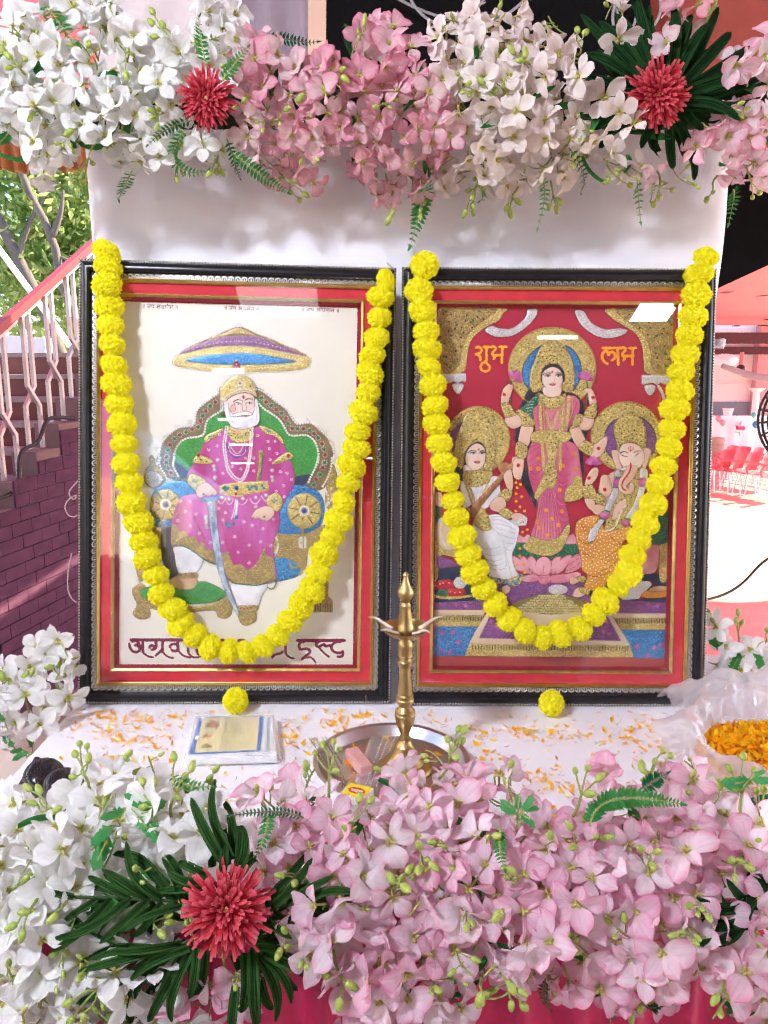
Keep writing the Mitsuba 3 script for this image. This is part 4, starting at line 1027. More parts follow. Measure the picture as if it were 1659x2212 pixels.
A.lines('beard_shade', 'K', ['770,850 800,842 850,842', '960,740 970,800 965,870', '735,760 745,830 770,890', '800,940 850,930 900,930'], 6, 'grey_silk', 27, 0.0002)
A.lines('eyebrow', 'K', ['775,722 800,704 838,708', '875,706 900,694 932,702'], 8, 'ink_dark', 25); A.lines('eye_line', 'K', ['780,738 812,725 840,742', '878,738 905,722 930,735'], 5, 'ink_dark', 26)
for x, y in ((812, 740), (905, 734)):
    A.ell('eye', 'K', x, y, 20, 9, 'eye_white', 25, 0.0004); A.ell('iris', 'K', x + 3, y - 1, 8, 9, 'ink_dark', 27, 0.0003)
A.ell('forehead_mark', 'K', 858, 680, 11, 19, 'gem_red', 25)
A.a('crown', 'K 660,610 690,590 720,545 790,503 850,498 920,528 948,580 958,625 970,680 905,648 820,650 750,682 700,722 672,690', 'gold_glitter', 24, 0.0014, edge=0.006)
A.dots('crown_bead', A.along('K 695,715 750,672 820,640 900,640 965,672', 5), 2.6, 'steel_bead', 28); A.dots('crown_bead', A.along('K 690,700 745,655 820,622 905,622 960,650', 5), 2.6, 'pearl', 29); A.dots('crown_bead', A.along('K 665,620 690,590 720,545 790,503 850,498 920,528 948,580 958,625', 5), 2.4, 'steel_bead', 28)
A.dots('crown_flower', pts('K 830,545 810,560 850,560 818,582 842,582 800,530 830,520 860,535 K 800,595 830,610 860,600'), 5, 'steel_bead', 29); A.dots('crown_stone', pts('K 830,565 K 745,600 915,590'), 4, 'gem_dark', 31)
A.a('plume', 'K 778,445 782,405 800,372 820,405 826,445', 'gem_red', 10, 0.0008); A.dots('plume_bead', pts('K 800,378 800,410 790,435 812,435'), 4, 'pearl', 14)
for dx in (0, 14, 28):
    A.dots('pearl_earstring', A.along(f'K {672 + dx},690 {672 + dx},800', 5.6), 2.8, 'pearl', 27)
A.dots('ear_stone', pts('K 676,825 700,828'), 5, 'gem_red', 27)
# lettering along the foot
w_ = 20
A.lines('lettering', 'T', ['75,70 140,70', '160,70 440,70', '715,72 728,72', '835,74 880,74', '1250,74 1586,74'], 25, 'maroon_ink', 3, 0.0002, smooth_=False)
A.lines('lettering', 'T', ['88,84 118,78 132,92 108,108', '104,108 138,114 136,146 104,156 76,134 66,96', '128,116 160,112', '160,75 162,160', '208,126 228,108 244,122 228,140', '250,80 248,132 225,140', '300,75 300,152', '300,140 278,158 252,180', '352,122 378,98 408,112 398,146 364,138', '408,80 412,148', '478,130 484,165', '540,140 560,178 600,190', '1075,195 1100,172 1128,166 1150,150', '1168,110 1170,168', '1300,86 1264,106 1272,136 1318,132 1344,150 1318,178 1286,210', '1405,86 1384,104 1400,120 1440,100 1448,112', '1448,116 1484,108', '1555,86 1500,104 1492,130 1520,158 1572,150', '1572,150 1572,180 1536,188'], 20, 'maroon_ink', 3, 0.0002)
A.lines('lettering', 'T', ['160,155 196,184 234,192', '300,150 328,182 376,198', '412,146 446,180 500,194', '484,165 510,188 560,190', '1170,165 1196,192 1228,200', '1306,198 1340,192 1380,230', '1400,118 1430,152 1476,190'], 15, 'maroon_ink', 3, 0.0002)
# three small lines of lettering along the top
GL = {'|': (0.3, ['.15,0 .15,1']), 'ja': (1, ['.0,1 1,1', '.8,1 .8,0', '.8,.6 .4,.6 .15,.4 .35,.15 .6,.3']), 'ya': (1, ['0,1 1,1', '.8,1 .8,0', '.15,.9 .4,.75 .2,.55 .4,.35 .8,.35']), 'a': (1.1, ['0,1 1.1,1', '.1,.9 .4,.85 .2,.6 .45,.45 .3,.15 .05,.3', '.3,.6 .85,.6', '.85,1 .85,0']),
      'gra': (1, ['0,1 1,1', '.3,1 .3,.4 .1,.35', '.8,1 .8,0', '.8,.3 .4,.05']), 'ro': (1.1, ['0,1 1.1,1', '.4,1 .2,.6 .45,.5 .15,.05', '.9,1 .9,0', '.9,1 .6,1.35']), 'ha': (1.2, ['0,1 1.2,1', '.3,1 .3,.7 .6,.7 .3,.45 .55,.3 .35,.05', '1,1 1,0']), 'se': (1, ['0,1 1,1', '.2,1 .2,.4 .45,.3 .15,0', '.3,.5 .8,.5', '.8,1 .8,0', '.8,1 .5,1.35']), 'na': (1, ['0,1 1,1', '.8,1 .8,0', '.8,.45 .25,.45 .2,.25']), 'va': (1.3, ['0,1 1.3,1', '.75,1 .75,0', '.75,.6 .3,.7 .2,.4 .75,.3', '1.15,1 1.15,0']), 'la': (1, ['0,1 1,1', '.8,1 .8,0', '.8,.7 .55,.7 .45,.4 .25,.7 .1,.45 .3,.1'])}
for x0, x1, y0, word in ((58, 330, 32, '| | . ja ya . a gra ro ha . | |'), (690, 955, 46, '| | . ja ya . a gra se na . | |'), (1285, 1575, 58, '| | . ja ya . a gra va la . | |')):
    toks = word.split(); tot = sum(0.5 if t == '.' else GL[t][0] for t in toks)
    sc = (x1 - x0) / tot; x = x0; st_ = []
    for t in toks:
        if t == '.': x += 0.5 * sc; continue
        for s in GL[t][1]:
            st_.append(' '.join(f'{x + float(q.split(",")[0]) * sc:.1f},{y0 + 30 + 0.035 * (x - x0) - float(q.split(",")[1]) * 27:.1f}' for q in s.split()))
        x += GL[t][0] * sc
    A.lines('small_lettering', 'k', st_, 5.0, 'maroon_ink', 2, 0.0001, smooth_=False)
A.finish()
# --- picture of the goddess
kB = board(picB, fB, 'red_print', 'print')
B = Art(picB, kB)
# painted architecture
for tx, ti in (('P 88,52 500,50 497,85 468,130 400,166 340,207 292,262 272,340 262,420 232,462 100,466', 'P 112,58 440,58 400,112 330,162 268,232 232,330 212,420 112,445'), ('P 1172,50 1590,50 1625,470 1420,468 1396,400 1386,300 1350,222 1280,172 1200,122', 'P 1235,58 1560,58 1560,440 1450,440 1440,330 1400,225 1330,165 1260,110')):
    g = B.a('arch_corner', tx, 'gold_glitter', 2, 0.0012)
    g2 = B.a('arch_panel', ti, 'old_gold', 6, 0.0006)
    B.gems('panel_stone', g2, 26, 3, 0.0016, 'gem_dark', 9, 0.009); B.gems('panel_stone', g2, 7, 9, 0.0022, 'gem_green', 9, 0.02)
for tx in ('P 655,62 715,62 702,112 642,176 572,221 510,236 440,231 384,196 420,166 482,182 550,182 608,146 648,96', 'P 960,64 1012,72 1042,120 1082,160 1150,186 1232,182 1292,192 1262,222 1200,241 1130,241 1060,211 1000,162 966,102'):
    B.a('silver_festoon', tx, 'silver_glitter', 3, 0.0018, edge=0.006)
for x0, x1, y in ((262, 386, 606), (1250, 1404, 614)):
    B.a('capital', f'C {x0},{y} {x1},{y} {x1},{y + 45} {x1 - 20},{y + 38} {x1 - 40},{y + 48} {x1 - 60},{y + 38} {x1 - 80},{y + 48} {x1 - 100},{y + 38} {x0},{y + 48}', 'silver_glitter', 4, 0.001, curve=False)
    B.dots('capital_bead', B.along(f'C {x0 + 6},{y + 8} {(x0 + x1) / 2},{y + 8} {x1 - 6},{y + 8}', 12), 4, 'pearl', 7)
    px = 346 if x0 < 500 else 1290
    B.a('capital_drop', f'C {px - 24},{y + 52} {px + 24},{y + 52} {px + 22},{y + 80} {px},{y + 102} {px - 22},{y + 80}', 'silver_glitter', 4, 0.001)
B.lines('bracket_arm', 'C', ['1330,668 1350,700 1362,740', '1375,668 1385,700 1388,740'], 14, 'silver_glitter', 4)
# ground: carpets and steps
B.a('bottom_band', 'Q 36,548 1588,556 1588,672 36,668', 'red_brown_print', 1, 0.0002, False)
B.a('dark_ground', 'Q 40,40 560,20 1000,60 1200,30 1592,20 1592,215 40,212', 'navy_print', 1, 0.0002, False)
B.a('violet_carpet', 'Q 40,208 330,195 520,60 660,40 1000,60 1060,180 1592,210 1592,278 1180,272 400,252 40,252', 'violet_glitter', 3, 0.0004, False)
B.a('violet_carpet', 'Q 560,30 1000,40 1060,120 1020,220 560,220', 'violet_glitter', 3, 0.0004, False)
B.a('step_top', 'Q 40,254 392,256 372,288 40,286', 'sand_print', 4, 0.0006, False); B.a('step_top', 'Q 1178,276 1588,278 1588,307 1212,307', 'sand_print', 4, 0.0006, False)
B.a('step_frieze', 'Q 40,288 376,290 346,360 40,360', 'gold_glitter', 5, 0.0006, False); B.a('step_frieze', 'Q 1212,308 1588,310 1588,382 1252,380', 'gold_glitter', 5, 0.0006, False)
B.a('blue_carpet', 'Q 38,362 336,362 256,548 38,545', 'blue_glitter', 4, 0.0006, False); B.a('blue_carpet', 'Q 1254,382 1586,386 1586,566 1330,560', 'blue_glitter', 4, 0.0006, False)
B.a('dais_edge', 'Q 388,282 1186,280 1312,482 278,470', 'sand_print', 5, 0.0008, False)
B.a('dais_carpet', 'Q 410,300 1170,300 1250,452 342,436', 'violet_glitter', 8, 0.0005, False)
B.a('dais_frieze', 'Q 284,472 1308,484 1332,558 254,548', 'gold_glitter', 6, 0.0008, False)
B.lines('frieze_leaf', 'Q', [f'{x},{294 + 0.02 * (x - 60):.0f} {x},{318 + 0.02 * (x - 60):.0f}' for x in range(70, 370, 17)] + [f'{x},{312 + 0.01 * (x - 1220):.0f} {x},338' for x in range(1225, 1580, 17)] + [f'{x},{478 + 0.012 * (x - 290):.0f} {x},{505 + 0.012 * (x - 290):.0f}' for x in range(305, 1300, 18)], 6, 'ink_dark', 10, 0.0003, smooth_=False)
B.a('pedestal', 'Q 610,262 800,282 990,268 990,300 960,345 800,362 640,345 600,300', 'sand_print', 10, 0.0012)
for x, y in ((108, 400), (175, 400), (210, 462), (105, 515), (155, 525), (50, 425), (200, 222), (260, 228), (1425, 222), (1480, 235), (1375, 240), (1350, 490), (1465, 495), (1510, 480), (1420, 545), (1140, 390), (1180, 410), (460, 360), (425, 325), (1160, 330)):
    t = np.linspace(0, 2 * math.pi, 6)[:-1] + x
    B.lines('carpet_flower', 'Q', [f'{x},{y} {x + 15 * math.cos(i):.1f},{y + 15 * math.sin(i):.1f}' for i in t], 8, 'lotus_magenta', 11, 0.0006)
# lotus seat
B.a('lotus_back_petal', 'H 335,1060 350,945 400,930 450,960 500,918 545,960 560,1060', 'lotus_pink', 4, 0.001); B.a('lotus_back_petal', 'H 950,1060 1020,940 1060,930 1105,920 1140,980 1150,1060', 'lotus_pink', 4, 0.001)
B.a('lotus_pad', 'H 310,1200 320,1060 440,1025 700,1080 1080,1045 1152,1065 1165,1150 1100,1225 800,1275 620,1265 400,1240', 'dark_green_glitter', 6, 0.001)
for tx in ('H 278,1225 330,1208 405,1262 450,1405 340,1385 300,1310', 'H 395,1255 440,1203 492,1250 515,1370 565,1445 440,1405', 'H 1080,1225 1192,1185 1212,1350 1010,1435 1030,1330', 'H 935,1255 1072,1188 1064,1292 965,1402 870,1452', 'H 488,1262 540,1203 612,1272 625,1390 665,1465 560,1432 502,1350', 'H 805,1282 932,1208 942,1272 902,1382 830,1455', 'H 435,1490 560,1448 640,1470 620,1542 450,1545', 'H 800,1470 1000,1448 1155,1418 1205,1470 1062,1542 900,1572 812,1552', 'H 600,1350 640,1245 712,1212 790,1250 818,1350 790,1440 715,1485 640,1440', 'H 632,1475 720,1458 803,1472 792,1560 712,1592 640,1552'):
    B.a('lotus_petal', tx, 'lotus_pink', 8, 0.0016, edge=0.006)
B.lines('petal_line', 'H', ['608,1345 640,1250 712,1216 790,1252 814,1350', '715,1320 712,1440', '490,1262 545,1210 612,1275', '400,1258 445,1210 492,1255', '285,1228 335,1215 400,1262', '810,1285 930,1212 940,1275', '940,1258 1068,1192', '1085,1228 1188,1190', '560,1400 600,1440 700,1470 800,1450 900,1440 1010,1430', '1010,1400 1110,1360 1200,1290', '1000,1350 1100,1290 1180,1230', '640,1480 700,1500 780,1480', '640,1545 712,1588 790,1555'], 7, 'lotus_red', 15, 0.0003)
# halos
rnd = random.Random(3)
h1 = B.ell('halo', 'G', 828, 640, 580, 545, 'gold_glitter', 4, 0.0014)
h2 = B.ell('halo', 'S', 590, 440, 348, 372, 'gold_glitter', 4, 0.0014)
h3 = B.ell('halo', 'E', 610, 450, 384, 378, 'gold_glitter', 4, 0.0014)
for h_, n in ((h1, 70), (h2, 55), (h3, 55)):
    ring = h_.difference(h_.buffer(-0.022))
    B.gems('halo_stone', ring, n, n, 0.0013, 'gem_dark', 8, 0.006)
def scallop(crop, cx, cy, rx, ry, n, r):
    B.dots('halo_edge', [q for t in np.linspace(0, 2 * math.pi, n)[:-1] for q in pts(f'{crop} {cx + rx * math.cos(t):.1f},{cy + ry * math.sin(t):.1f}')], r, 'gold_leaf', 6)
scallop('G', 828, 640, 575, 540, 110, 5); scallop('S', 590, 440, 344, 368, 80, 5); scallop('E', 610, 450, 380, 374, 80, 5)
# goddess
B.a('blue_crescent', 'G 690,335 600,400 500,510 440,640 438,760 478,865 520,915 570,830 540,700 570,600 630,460', 'blue_glitter', 9, 0.0008); B.a('blue_crescent', 'G 1000,340 1085,390 1165,490 1203,620 1198,760 1150,865 1118,925 1075,850 1135,760 1105,600 1055,450', 'blue_glitter', 9, 0.0008)
B.lines('crescent_edge', 'G', ['690,335 595,400 495,510 435,640 433,760 475,865 520,915', '1000,340 1090,390 1170,490 1208,620 1203,760 1155,865 1118,925'], 14, 'navy_print', 10)
B.a('back_hair', 'G 395,1165 450,1040 520,915 650,930 1000,945 1130,990 1225,1080 1248,1240 1150,1420 1280,1445 1275,1590 1230,1700 1245,1990 H 1225,140 1180,170 1100,100 640,120 620,560 540,435 440,255 415,180 440,0 G 470,1990 480,1700 340,1640 340,1450 440,1395 430,1290', 'black_hair', 8, 0.0010)
B.a('sari', 'G 555,1160 640,1055 760,1020 920,1020 1105,1005 1185,1080 1185,1200 1130,1325 1030,1455 1042,1600 1112,1640 1165,1700 1205,1990 H 1212,160 1105,240 1012,340 990,480 1032,640 1042,780 960,905 900,972 700,1003 548,952 600,760 640,520 600,440 568,330 520,170 500,0 G 490,1850 512,1720 560,1610 600,1480 580,1300', 'pink_sari', 12, 0.0018, edge=0.012)
B.lines('sari_fold', 'H', [f'{780 + (x - 780) * 0.32:.0f},345 {780 + (x - 780) * 0.7:.0f},650 {x},965' for x in range(590, 960, 42)], 9, 'deep_pink', 20, 0.0003)
B.lines('sari_fold', 'H', ['505,30 600,120 690,60', '520,120 610,200 700,110', '545,210 620,260 690,190', '880,150 960,240 1030,200', '900,230 970,300 1020,250', '880,60 980,150 1060,120', '870,330 940,470 990,470', '880,430 940,580 1020,600', '890,560 950,680 1030,690', '900,640 960,760 1030,750'], 8, 'deep_pink', 20, 0.0003)
B.lines('sari_light', 'H', [f'{780 + (x - 780) * 0.32:.0f},345 {780 + (x - 780) * 0.7:.0f},650 {x},965' for x in range(612, 950, 84)] + ['880,190 960,270 1030,230', '870,380 940,520 1010,530'], 6, 'lotus_pink', 20, 0.0004)
B.lines('bodice_fold', 'G', ['740,1200 800,1330', '880,1200 820,1330', '620,1300 690,1480', '1120,1060 1080,1200 1020,1400', '1160,1080 1110,1220 1030,1440', '520,1700 640,1640', '510,1780 660,1680', '500,1880 680,1760', '1000,1650 1040,1740', '980,1800 960,1980'], 8, 'deep_pink', 19, 0.0003)
g1_ = B.a('sari_border', 'H 548,945 620,970 750,1000 900,970 960,890 1042,778 1058,880 1002,1022 940,1132 830,1197 700,1203 550,1167 438,1086 500,1010', 'gold_glitter', 20, 0.0010)
B.lines('border_pleat', 'H', ['580,980 540,1140', '650,1000 640,1180', '730,1005 730,1190', '810,1000 830,1180', '880,985 910,1130'], 7, 'old_gold', 24, 0.0004)
B.a('sash', 'H 600,365 705,160 760,55 842,300 740,322 640,445 600,445', 'gold_glitter', 20, 0.0008); B.a('pallu', 'H 988,475 1010,320 1100,240 1110,168 1212,158 1232,385 1190,452 1040,488', 'gold_glitter', 18, 0.0010)
for x, y in ((540, 50), (640, 50), (965, 10), (1145, 60), (925, 335), (745, 600), (955, 615), (655, 835), (905, 800), (770, 930), (820, 715), (630, 750), (1120, -140), (640, -80)):
    B.dots('sari_flower', [q for t in np.linspace(0, 2 * math.pi, 7)[:-1] for q in pts(f'H {x + 18 * math.cos(t):.1f},{y + 18 * math.sin(t):.1f}')], 3.6, 'orange_paint', 21)
B.a('belt', 'G 600,1478 1040,1488 1042,1602 840,1642 558,1612', 'gold_glitter', 20, 0.0008)
ap = B.a('apron', 'G 738,1490 922,1490 905,1650 860,1850 H 880,60 890,200 820,310 740,220 720,60 G 765,1850', 'gold_glitter', 21, 0.0008)
B.gems('apron_stone', ap, 26, 4, 0.0013, 'gem_dark', 25, 0.006)
for tx, w in ((['668,990 672,1300 690,1600 712,1990'], 40), (['985,990 965,1300 940,1600 935,1990'], 40), (['1045,1010 1040,1180 1000,1440'], 46), (['735,1210 770,1340 815,1450 870,1330 920,1210'], 34)):
    B.lines('gold_chain', 'G', tx, w, 'gold_glitter', 22, 0.0010)
for tx in ('G 700,1040 715,1300 735,1600 790,1900', 'G 950,1040 935,1300 905,1600 850,1900', 'G 755,1250 790,1400 815,1470 850,1390 890,1250', 'G 1095,1030 1095,1180 1060,1330'):
    B.dots('pearl_chain', B.along(tx, 5), 2.4, 'coin_gold', 23)
col = B.a('collar', 'G 640,965 720,1000 820,1030 940,1000 1005,975 965,1105 822,1195 695,1105', 'gold_glitter', 23, 0.0010); B.gems('collar_stone', col, 16, 5, 0.0012, 'gem_dark', 27, 0.005)
B.a('sleeve', 'G 645,968 560,1040 470,1120 398,1192 470,1262 560,1332 572,1180 645,1100', 'dark_green_glitter', 21, 0.0012); B.lines('sleeve_rib', 'G', ['510,1090 590,1085', '490,1130 580,1120', '485,1170 570,1160', '485,1210 560,1205', '490,1250 555,1240', '560,1040 620,1030'], 8, 'silver_glitter', 25, 0.0003)
skinA = [('arm', '200,1310 340,1245 422,1300 425,1385 320,1443 235,1405'), ('arm', '435,1395 572,1405 545,1560 502,1672 430,1676 378,1605 398,1480'), ('arm', '1185,1375 1230,1275 1372,1300 1364,1405 1290,1463 1198,1445'), ('arm', '1055,1450 1172,1415 1225,1500 1265,1610 1190,1695 1118,1625'),
         ('hand', '155,1115 152,1000 188,900 258,848 305,878 285,960 232,1112'), ('hand', '1245,930 1322,898 1384,980 1413,1112 1330,1135 1298,1000'), ('hand', '1325,1795 1358,1690 1450,1608 1540,1545 1556,1615 1502,1762 1420,1825')]
for n_, tx in skinA:
    B.a(n_, 'G ' + tx, 'skin_print', 18, 0.0020, edge=0.010)
B.a('hand', 'G 318,1855 440,1838 446,1930 H 440,60 412,175 382,195 332,175 300,85', 'skin_print', 18, 0.0018, edge=0.010)
B.lines('finger_line', 'G', ['255,870 250,930', '280,880 268,940', '1300,930 1290,980', '1330,930 1320,970', '1440,1690 1520,1590', '1470,1700 1540,1620'], 5, 'tan_print', 26, 0.0002); B.lines('finger_line', 'H', ['345,110 345,175', '372,110 375,185', '400,110 395,170'], 5, 'tan_print', 26, 0.0002)
for tx in ('G 148,1122 240,1102 330,1228 352,1255 218,1295 178,1232', 'G 362,1620 492,1682 465,1835 345,1805', 'G 1318,1138 1412,1118 1392,1295 1245,1272', 'G 1178,1692 1262,1598 1372,1682 1322,1795 1208,1735', 'G 345,1212 440,1198 592,1342 572,1405 438,1402 408,1300', 'G 1095,1385 1138,1258 1232,1268 1182,1402 1058,1445'):
    g = B.a('bracelet', tx, 'gold_glitter', 23, 0.0012); B.gems('bracelet_stone', g, 7, 6, 0.0012, 'gem_dark', 27, 0.005)
B.dots('palm_mark', pts('G 187,990 1367,1030 1440,1705 375,1930'), 8, 'red_paint', 25, 0.3)
for cx, cy, a0 in ((320, 790, -0.9), (1262, 800, -1.3), (1370, 1930, -1.5)):
    for t in np.linspace(-1.3, 1.3, 7):
        a = a0 + t
        B.ell('lotus_bud_petal', 'G', cx + 62 * math.cos(a), cy + 62 * math.sin(a) - 10, 62, 20, 'lotus_magenta', 22 if cx < 1300 else 24, 0.0012, rot=a)
B.lines('lotus_stem', 'G', ['285,810 262,900 250,1010 290,1085', '1280,820 1300,930 1290,1040 1262,1140'], 18, 'dark_green_glitter', 20)
B.a('neck', 'G 715,890 935,890 925,1000 820,1024 718,992', 'face_print', 22, 0.0008)
cr = B.a('crown', 'G 530,850 540,680 590,560 640,420 720,312 830,268 942,320 1022,400 1082,520 1112,640 1118,780 1105,905 1000,955 960,800 965,700 905,602 840,590 750,622 700,700 690,800 705,905 580,962 548,905', 'gold_glitter', 14, 0.0014, edge=0.008)
B.gems('crown_stone', cr, 60, 8, 0.0013, 'gem_dark', 19, 0.0065)
B.a('hair', 'G 676,760 698,660 760,600 840,583 922,608 975,680 990,780 955,820 700,820', 'black_hair', 20, 0.0006)
def lady(crop, face, brow, eyes, er, nose, lips, bindi, lay):
    B.a('face', crop + ' ' + face, 'face_print', lay, 0.0020, edge=0.014)
    B.lines('eyebrow', crop, brow, er * 0.5, 'ink_dark', lay + 7)
    for x, y in eyes:
        B.ell('eye', crop, x, y, er * 1.25, er * 0.58, 'eye_white', lay + 7, 0.0003); B.ell('iris', crop, x + er * 0.1, y - er * 0.15, er * 0.72, er * 0.66, 'ink_dark', lay + 9, 0.0003)
    B.lines('eye_line', crop, [f'{x - er * 1.6:.0f},{y - er * 0.1:.0f} {x:.0f},{y - er * 1.0:.0f} {x + er * 1.6:.0f},{y - er * 0.2:.0f}' for x, y in eyes], er * 0.45, 'ink_dark', lay + 10)
    B.lines('nose_line', crop, nose, er * 0.3, 'blush', lay + 7, 0.0004); B.a('lips', crop + ' ' + lips, 'lip_red', lay + 7, 0.0006)
    B.ell('bindi', crop, bindi[0], bindi[1], er * 0.5, er * 0.8, 'red_paint', lay + 8)
lady('G', '690,745 718,680 778,640 840,625 922,660 958,740 956,830 922,900 860,943 800,943 740,900 700,830', ['706,730 750,702 808,712', '870,710 910,702 948,722'], ((765, 748), (905, 745)), 24, ['848,720 850,780 862,815', '805,815 830,828 862,815'], '782,852 812,845 830,850 850,845 872,851 848,868 815,868', (828, 690), 22)
# seated lady with the stringed instrument, left
B.a('seat_leg', 'S 88,1560 330,1620 332,1742 172,1722 142,1962 88,1985', 'gold_glitter', 5, 0.001); B.a('seat_shade', 'S 142,1850 372,1830 372,1990 88,2005', 'navy_print', 4, 0.0004); B.a('seat_cushion', 'S 138,1732 332,1792 362,1832 150,1855', 'violet_glitter', 7, 0.0008)
B.a('green_cloth', 'S 88,1180 165,1180 152,1405 88,1425', 'dark_green_glitter', 6, 0.0006); B.a('arm', 'S 92,1038 182,1030 185,1182 108,1142', 'skin_print', 8, 0.0012)
B.a('gourd', 'S 108,1480 130,1350 200,1295 300,1320 360,1450 350,1600 270,1672 160,1600', 'sand_print', 9, 0.0022, edge=0.014); B.dots('gourd_bead', B.along('S 200,1320 170,1420 185,1530 230,1620', 9), 3, 'pearl', 16)
B.a('purple_lining', 'S 282,360 440,218 485,240 405,330 352,480 300,590 288,450', 'violet_glitter', 8, 0.0006); B.lines('halo_rim', 'S', ['705,270 780,380 800,560 750,660', '440,215 330,300 282,380'], 12, 'navy_print', 8)
c2 = B.a('crown', 'S 325,620 338,470 398,290 460,150 580,118 692,200 742,330 782,470 772,650 732,785 640,830 655,700 672,560 605,468 520,488 450,560 432,700 385,765', 'gold_glitter', 12, 0.0014, edge=0.008); B.gems('crown_stone', c2, 50, 12, 0.0013, 'gem_dark', 17, 0.0065)
B.a('back_hair', 'S 330,780 430,700 450,900 420,960 370,950', 'navy_print', 10, 0.0006); B.a('hair', 'S 438,640 470,540 540,480 610,470 668,540 672,640 640,700 460,720', 'black_hair', 17, 0.0006)
B.a('torso', 'S 395,900 520,950 620,920 782,840 826,1040 662,1205 560,1135 425,1185', 'white_silk', 11, 0.0014); B.lines('silk_fold', 'S', ['600,930 560,1100', '570,960 530,1080', '640,930 600,1080', '420,1100 470,1180', '760,860 720,1000', '810,1040 700,1180'], 8, 'grey_silk', 16, 0.0003)
B.a('skirt', 'S 518,1390 600,1340 700,1278 820,1268 932,1330 1038,1410 1003,1600 962,1722 1012,1900 1066,1962 900,1995 718,1955 700,1800 640,1700 558,1600 538,1480', 'white_silk', 12, 0.0022, edge=0.014)
B.lines('silk_fold', 'S', ['740,1300 850,1290 940,1350', '720,1330 840,1330 960,1400', '740,1370 860,1380 990,1430', '780,1410 880,1440 1010,1480', '830,1470 920,1520 1000,1530', '870,1540 940,1590 990,1580', '880,1610 940,1660 980,1640', '600,1640 720,1720 840,1690', '620,1700 740,1780 860,1750', '660,1760 760,1830 870,1800', '690,1830 790,1880 880,1860', '560,1560 660,1640 830,1620'], 9, 'grey_silk', 19, 0.0004)
B.lines('silk_edge', 'S', ['735,1410 850,1540 890,1700 895,1980', '960,1720 1000,1880 1050,1960', '870,1560 910,1750 960,1960'], 11, 'silver_glitter', 20, 0.0008)
B.a('skirt_hem', 'S 705,1952 900,1985 1072,1928 1078,1990 1010,2060 900,2030 800,2035 720,2000', 'gold_glitter', 19, 0.0006); B.lines('hem_scroll', 'S', ['730,1965 790,2010 820,1975 850,2030 900,1990 930,2060 980,2000 1010,2050 1040,1960 1070,1940'], 16, 'blue_glitter', 22)
g = B.a('waist_band', 'S 538,1335 640,1188 735,1402 652,1445 570,1402', 'gold_glitter', 20, 0.0008); B.gems('waist_stone', g, 14, 3, 0.0012, 'gem_dark', 24, 0.005)
B.a('arm', 'S 715,1175 758,1098 850,1068 895,1140 866,1235 765,1228', 'skin_print', 16, 0.0020, edge=0.01); g = B.a('bracelet', 'S 815,1045 880,985 965,1000 925,1115 860,1075', 'gold_glitter', 18, 0.001); B.gems('bracelet_stone', g, 6, 3, 0.0012, 'gem_dark', 22, 0.005)
B.a('hand', 'S 868,820 950,768 975,960 930,1005 890,930', 'skin_print', 20, 0.0014); B.a('bracelet', 'S 865,1185 955,1232 985,1270 905,1315 818,1242', 'gold_glitter', 20, 0.0008)
B.a('veena_neck', 'S 478,1212 958,688 985,740 880,852 522,1312', 'wood_print', 18, 0.0014, curve=False); B.lines('fret', 'S', [f'{470 + 46 * i},{1190 - 50 * i} {500 + 46 * i},{1225 - 50 * i}' for i in range(9)], 8, 'sand_print', 23, 0.0003); B.lines('string', 'S', ['510,1280 870,880', '500,1262 860,862'], 4, 'ink_dark', 23, 0.0002)
B.ell('small_gourd', 'S', 878, 745, 70, 58, 'wood_print', 15, 0.0014); B.a('hand', 'S 962,650 1040,640 1085,700 1070,840 1040,870 990,850', 'skin_print', 12, 0.0010)
B.a('book', 'S 928,1335 1106,1278 1135,1310 1120,1385 1000,1395', 'silver_glitter', 22, 0.001, curve=False); B.a('hand', 'S 945,1272 1040,1250 1100,1290 1060,1340 980,1330', 'skin_print', 21, 0.0010); B.lines('book_mark', 'S', ['1050,1360 1065,1350 1060,1370', '1075,1352 1090,1345 1085,1362'], 6, 'red_paint', 26, 0.0002)
B.a('neck', 'S 448,715 600,768 628,812 500,842 425,802', 'face_print', 18, 0.0006); g = B.a('collar', 'S 435,795 640,782 745,800 702,900 600,955 520,955 428,900', 'gold_glitter', 20, 0.0008); B.gems('collar_stone', g, 14, 7, 0.0012, 'gem_dark', 24, 0.005)
B.lines('gold_chain', 'S', ['440,900 490,1050 520,1140', '480,930 530,1060 545,1120', '720,830 690,940 640,1020'], 26, 'gold_glitter', 17, 0.0008)
lady('S', '448,620 500,522 580,480 652,530 668,620 652,700 612,760 540,783 480,735 450,680', ['478,588 520,556 568,572', '610,568 640,560 662,582'], ((533, 594), (628, 592)), 19, ['588,590 590,640 605,660', '560,660 580,668 602,660'], '540,684 570,676 585,682 612,676 600,695 570,700', (594, 548), 19)
B.a('foot', 'S 845,2082 930,2038 938,2110 885,2145', 'skin_print', 12, 0.0008)
B.a('fruit', 'S 88,2075 110,2015 200,1988 305,1998 315,2070 200,2092', 'red_paint', 6, 0.0018); B.a('fruit', 'S 248,2130 260,2090 340,2082 430,2090 438,2160 330,2180 250,2165', 'red_paint', 7, 0.0018); B.a('leaf_bundle', 'S 118,2180 140,2120 200,2090 252,2120 250,2190 160,2200', 'dark_green_glitter', 8, 0.0012)
B.ell('silver_coin', 'S', 388, 2022, 72, 68, 'silver_glitter', 8, 0.0008); B.a('dish', 'S 82,2150 300,2172 530,2150 535,2172 300,2205 88,2182', 'gold_glitter', 10, 0.001); B.dots('fruit_spot', pts('S 115,2055 165,2035 200,2025 268,2022 280,2120 330,2130 385,2125'), 3.4, 'pearl', 13)
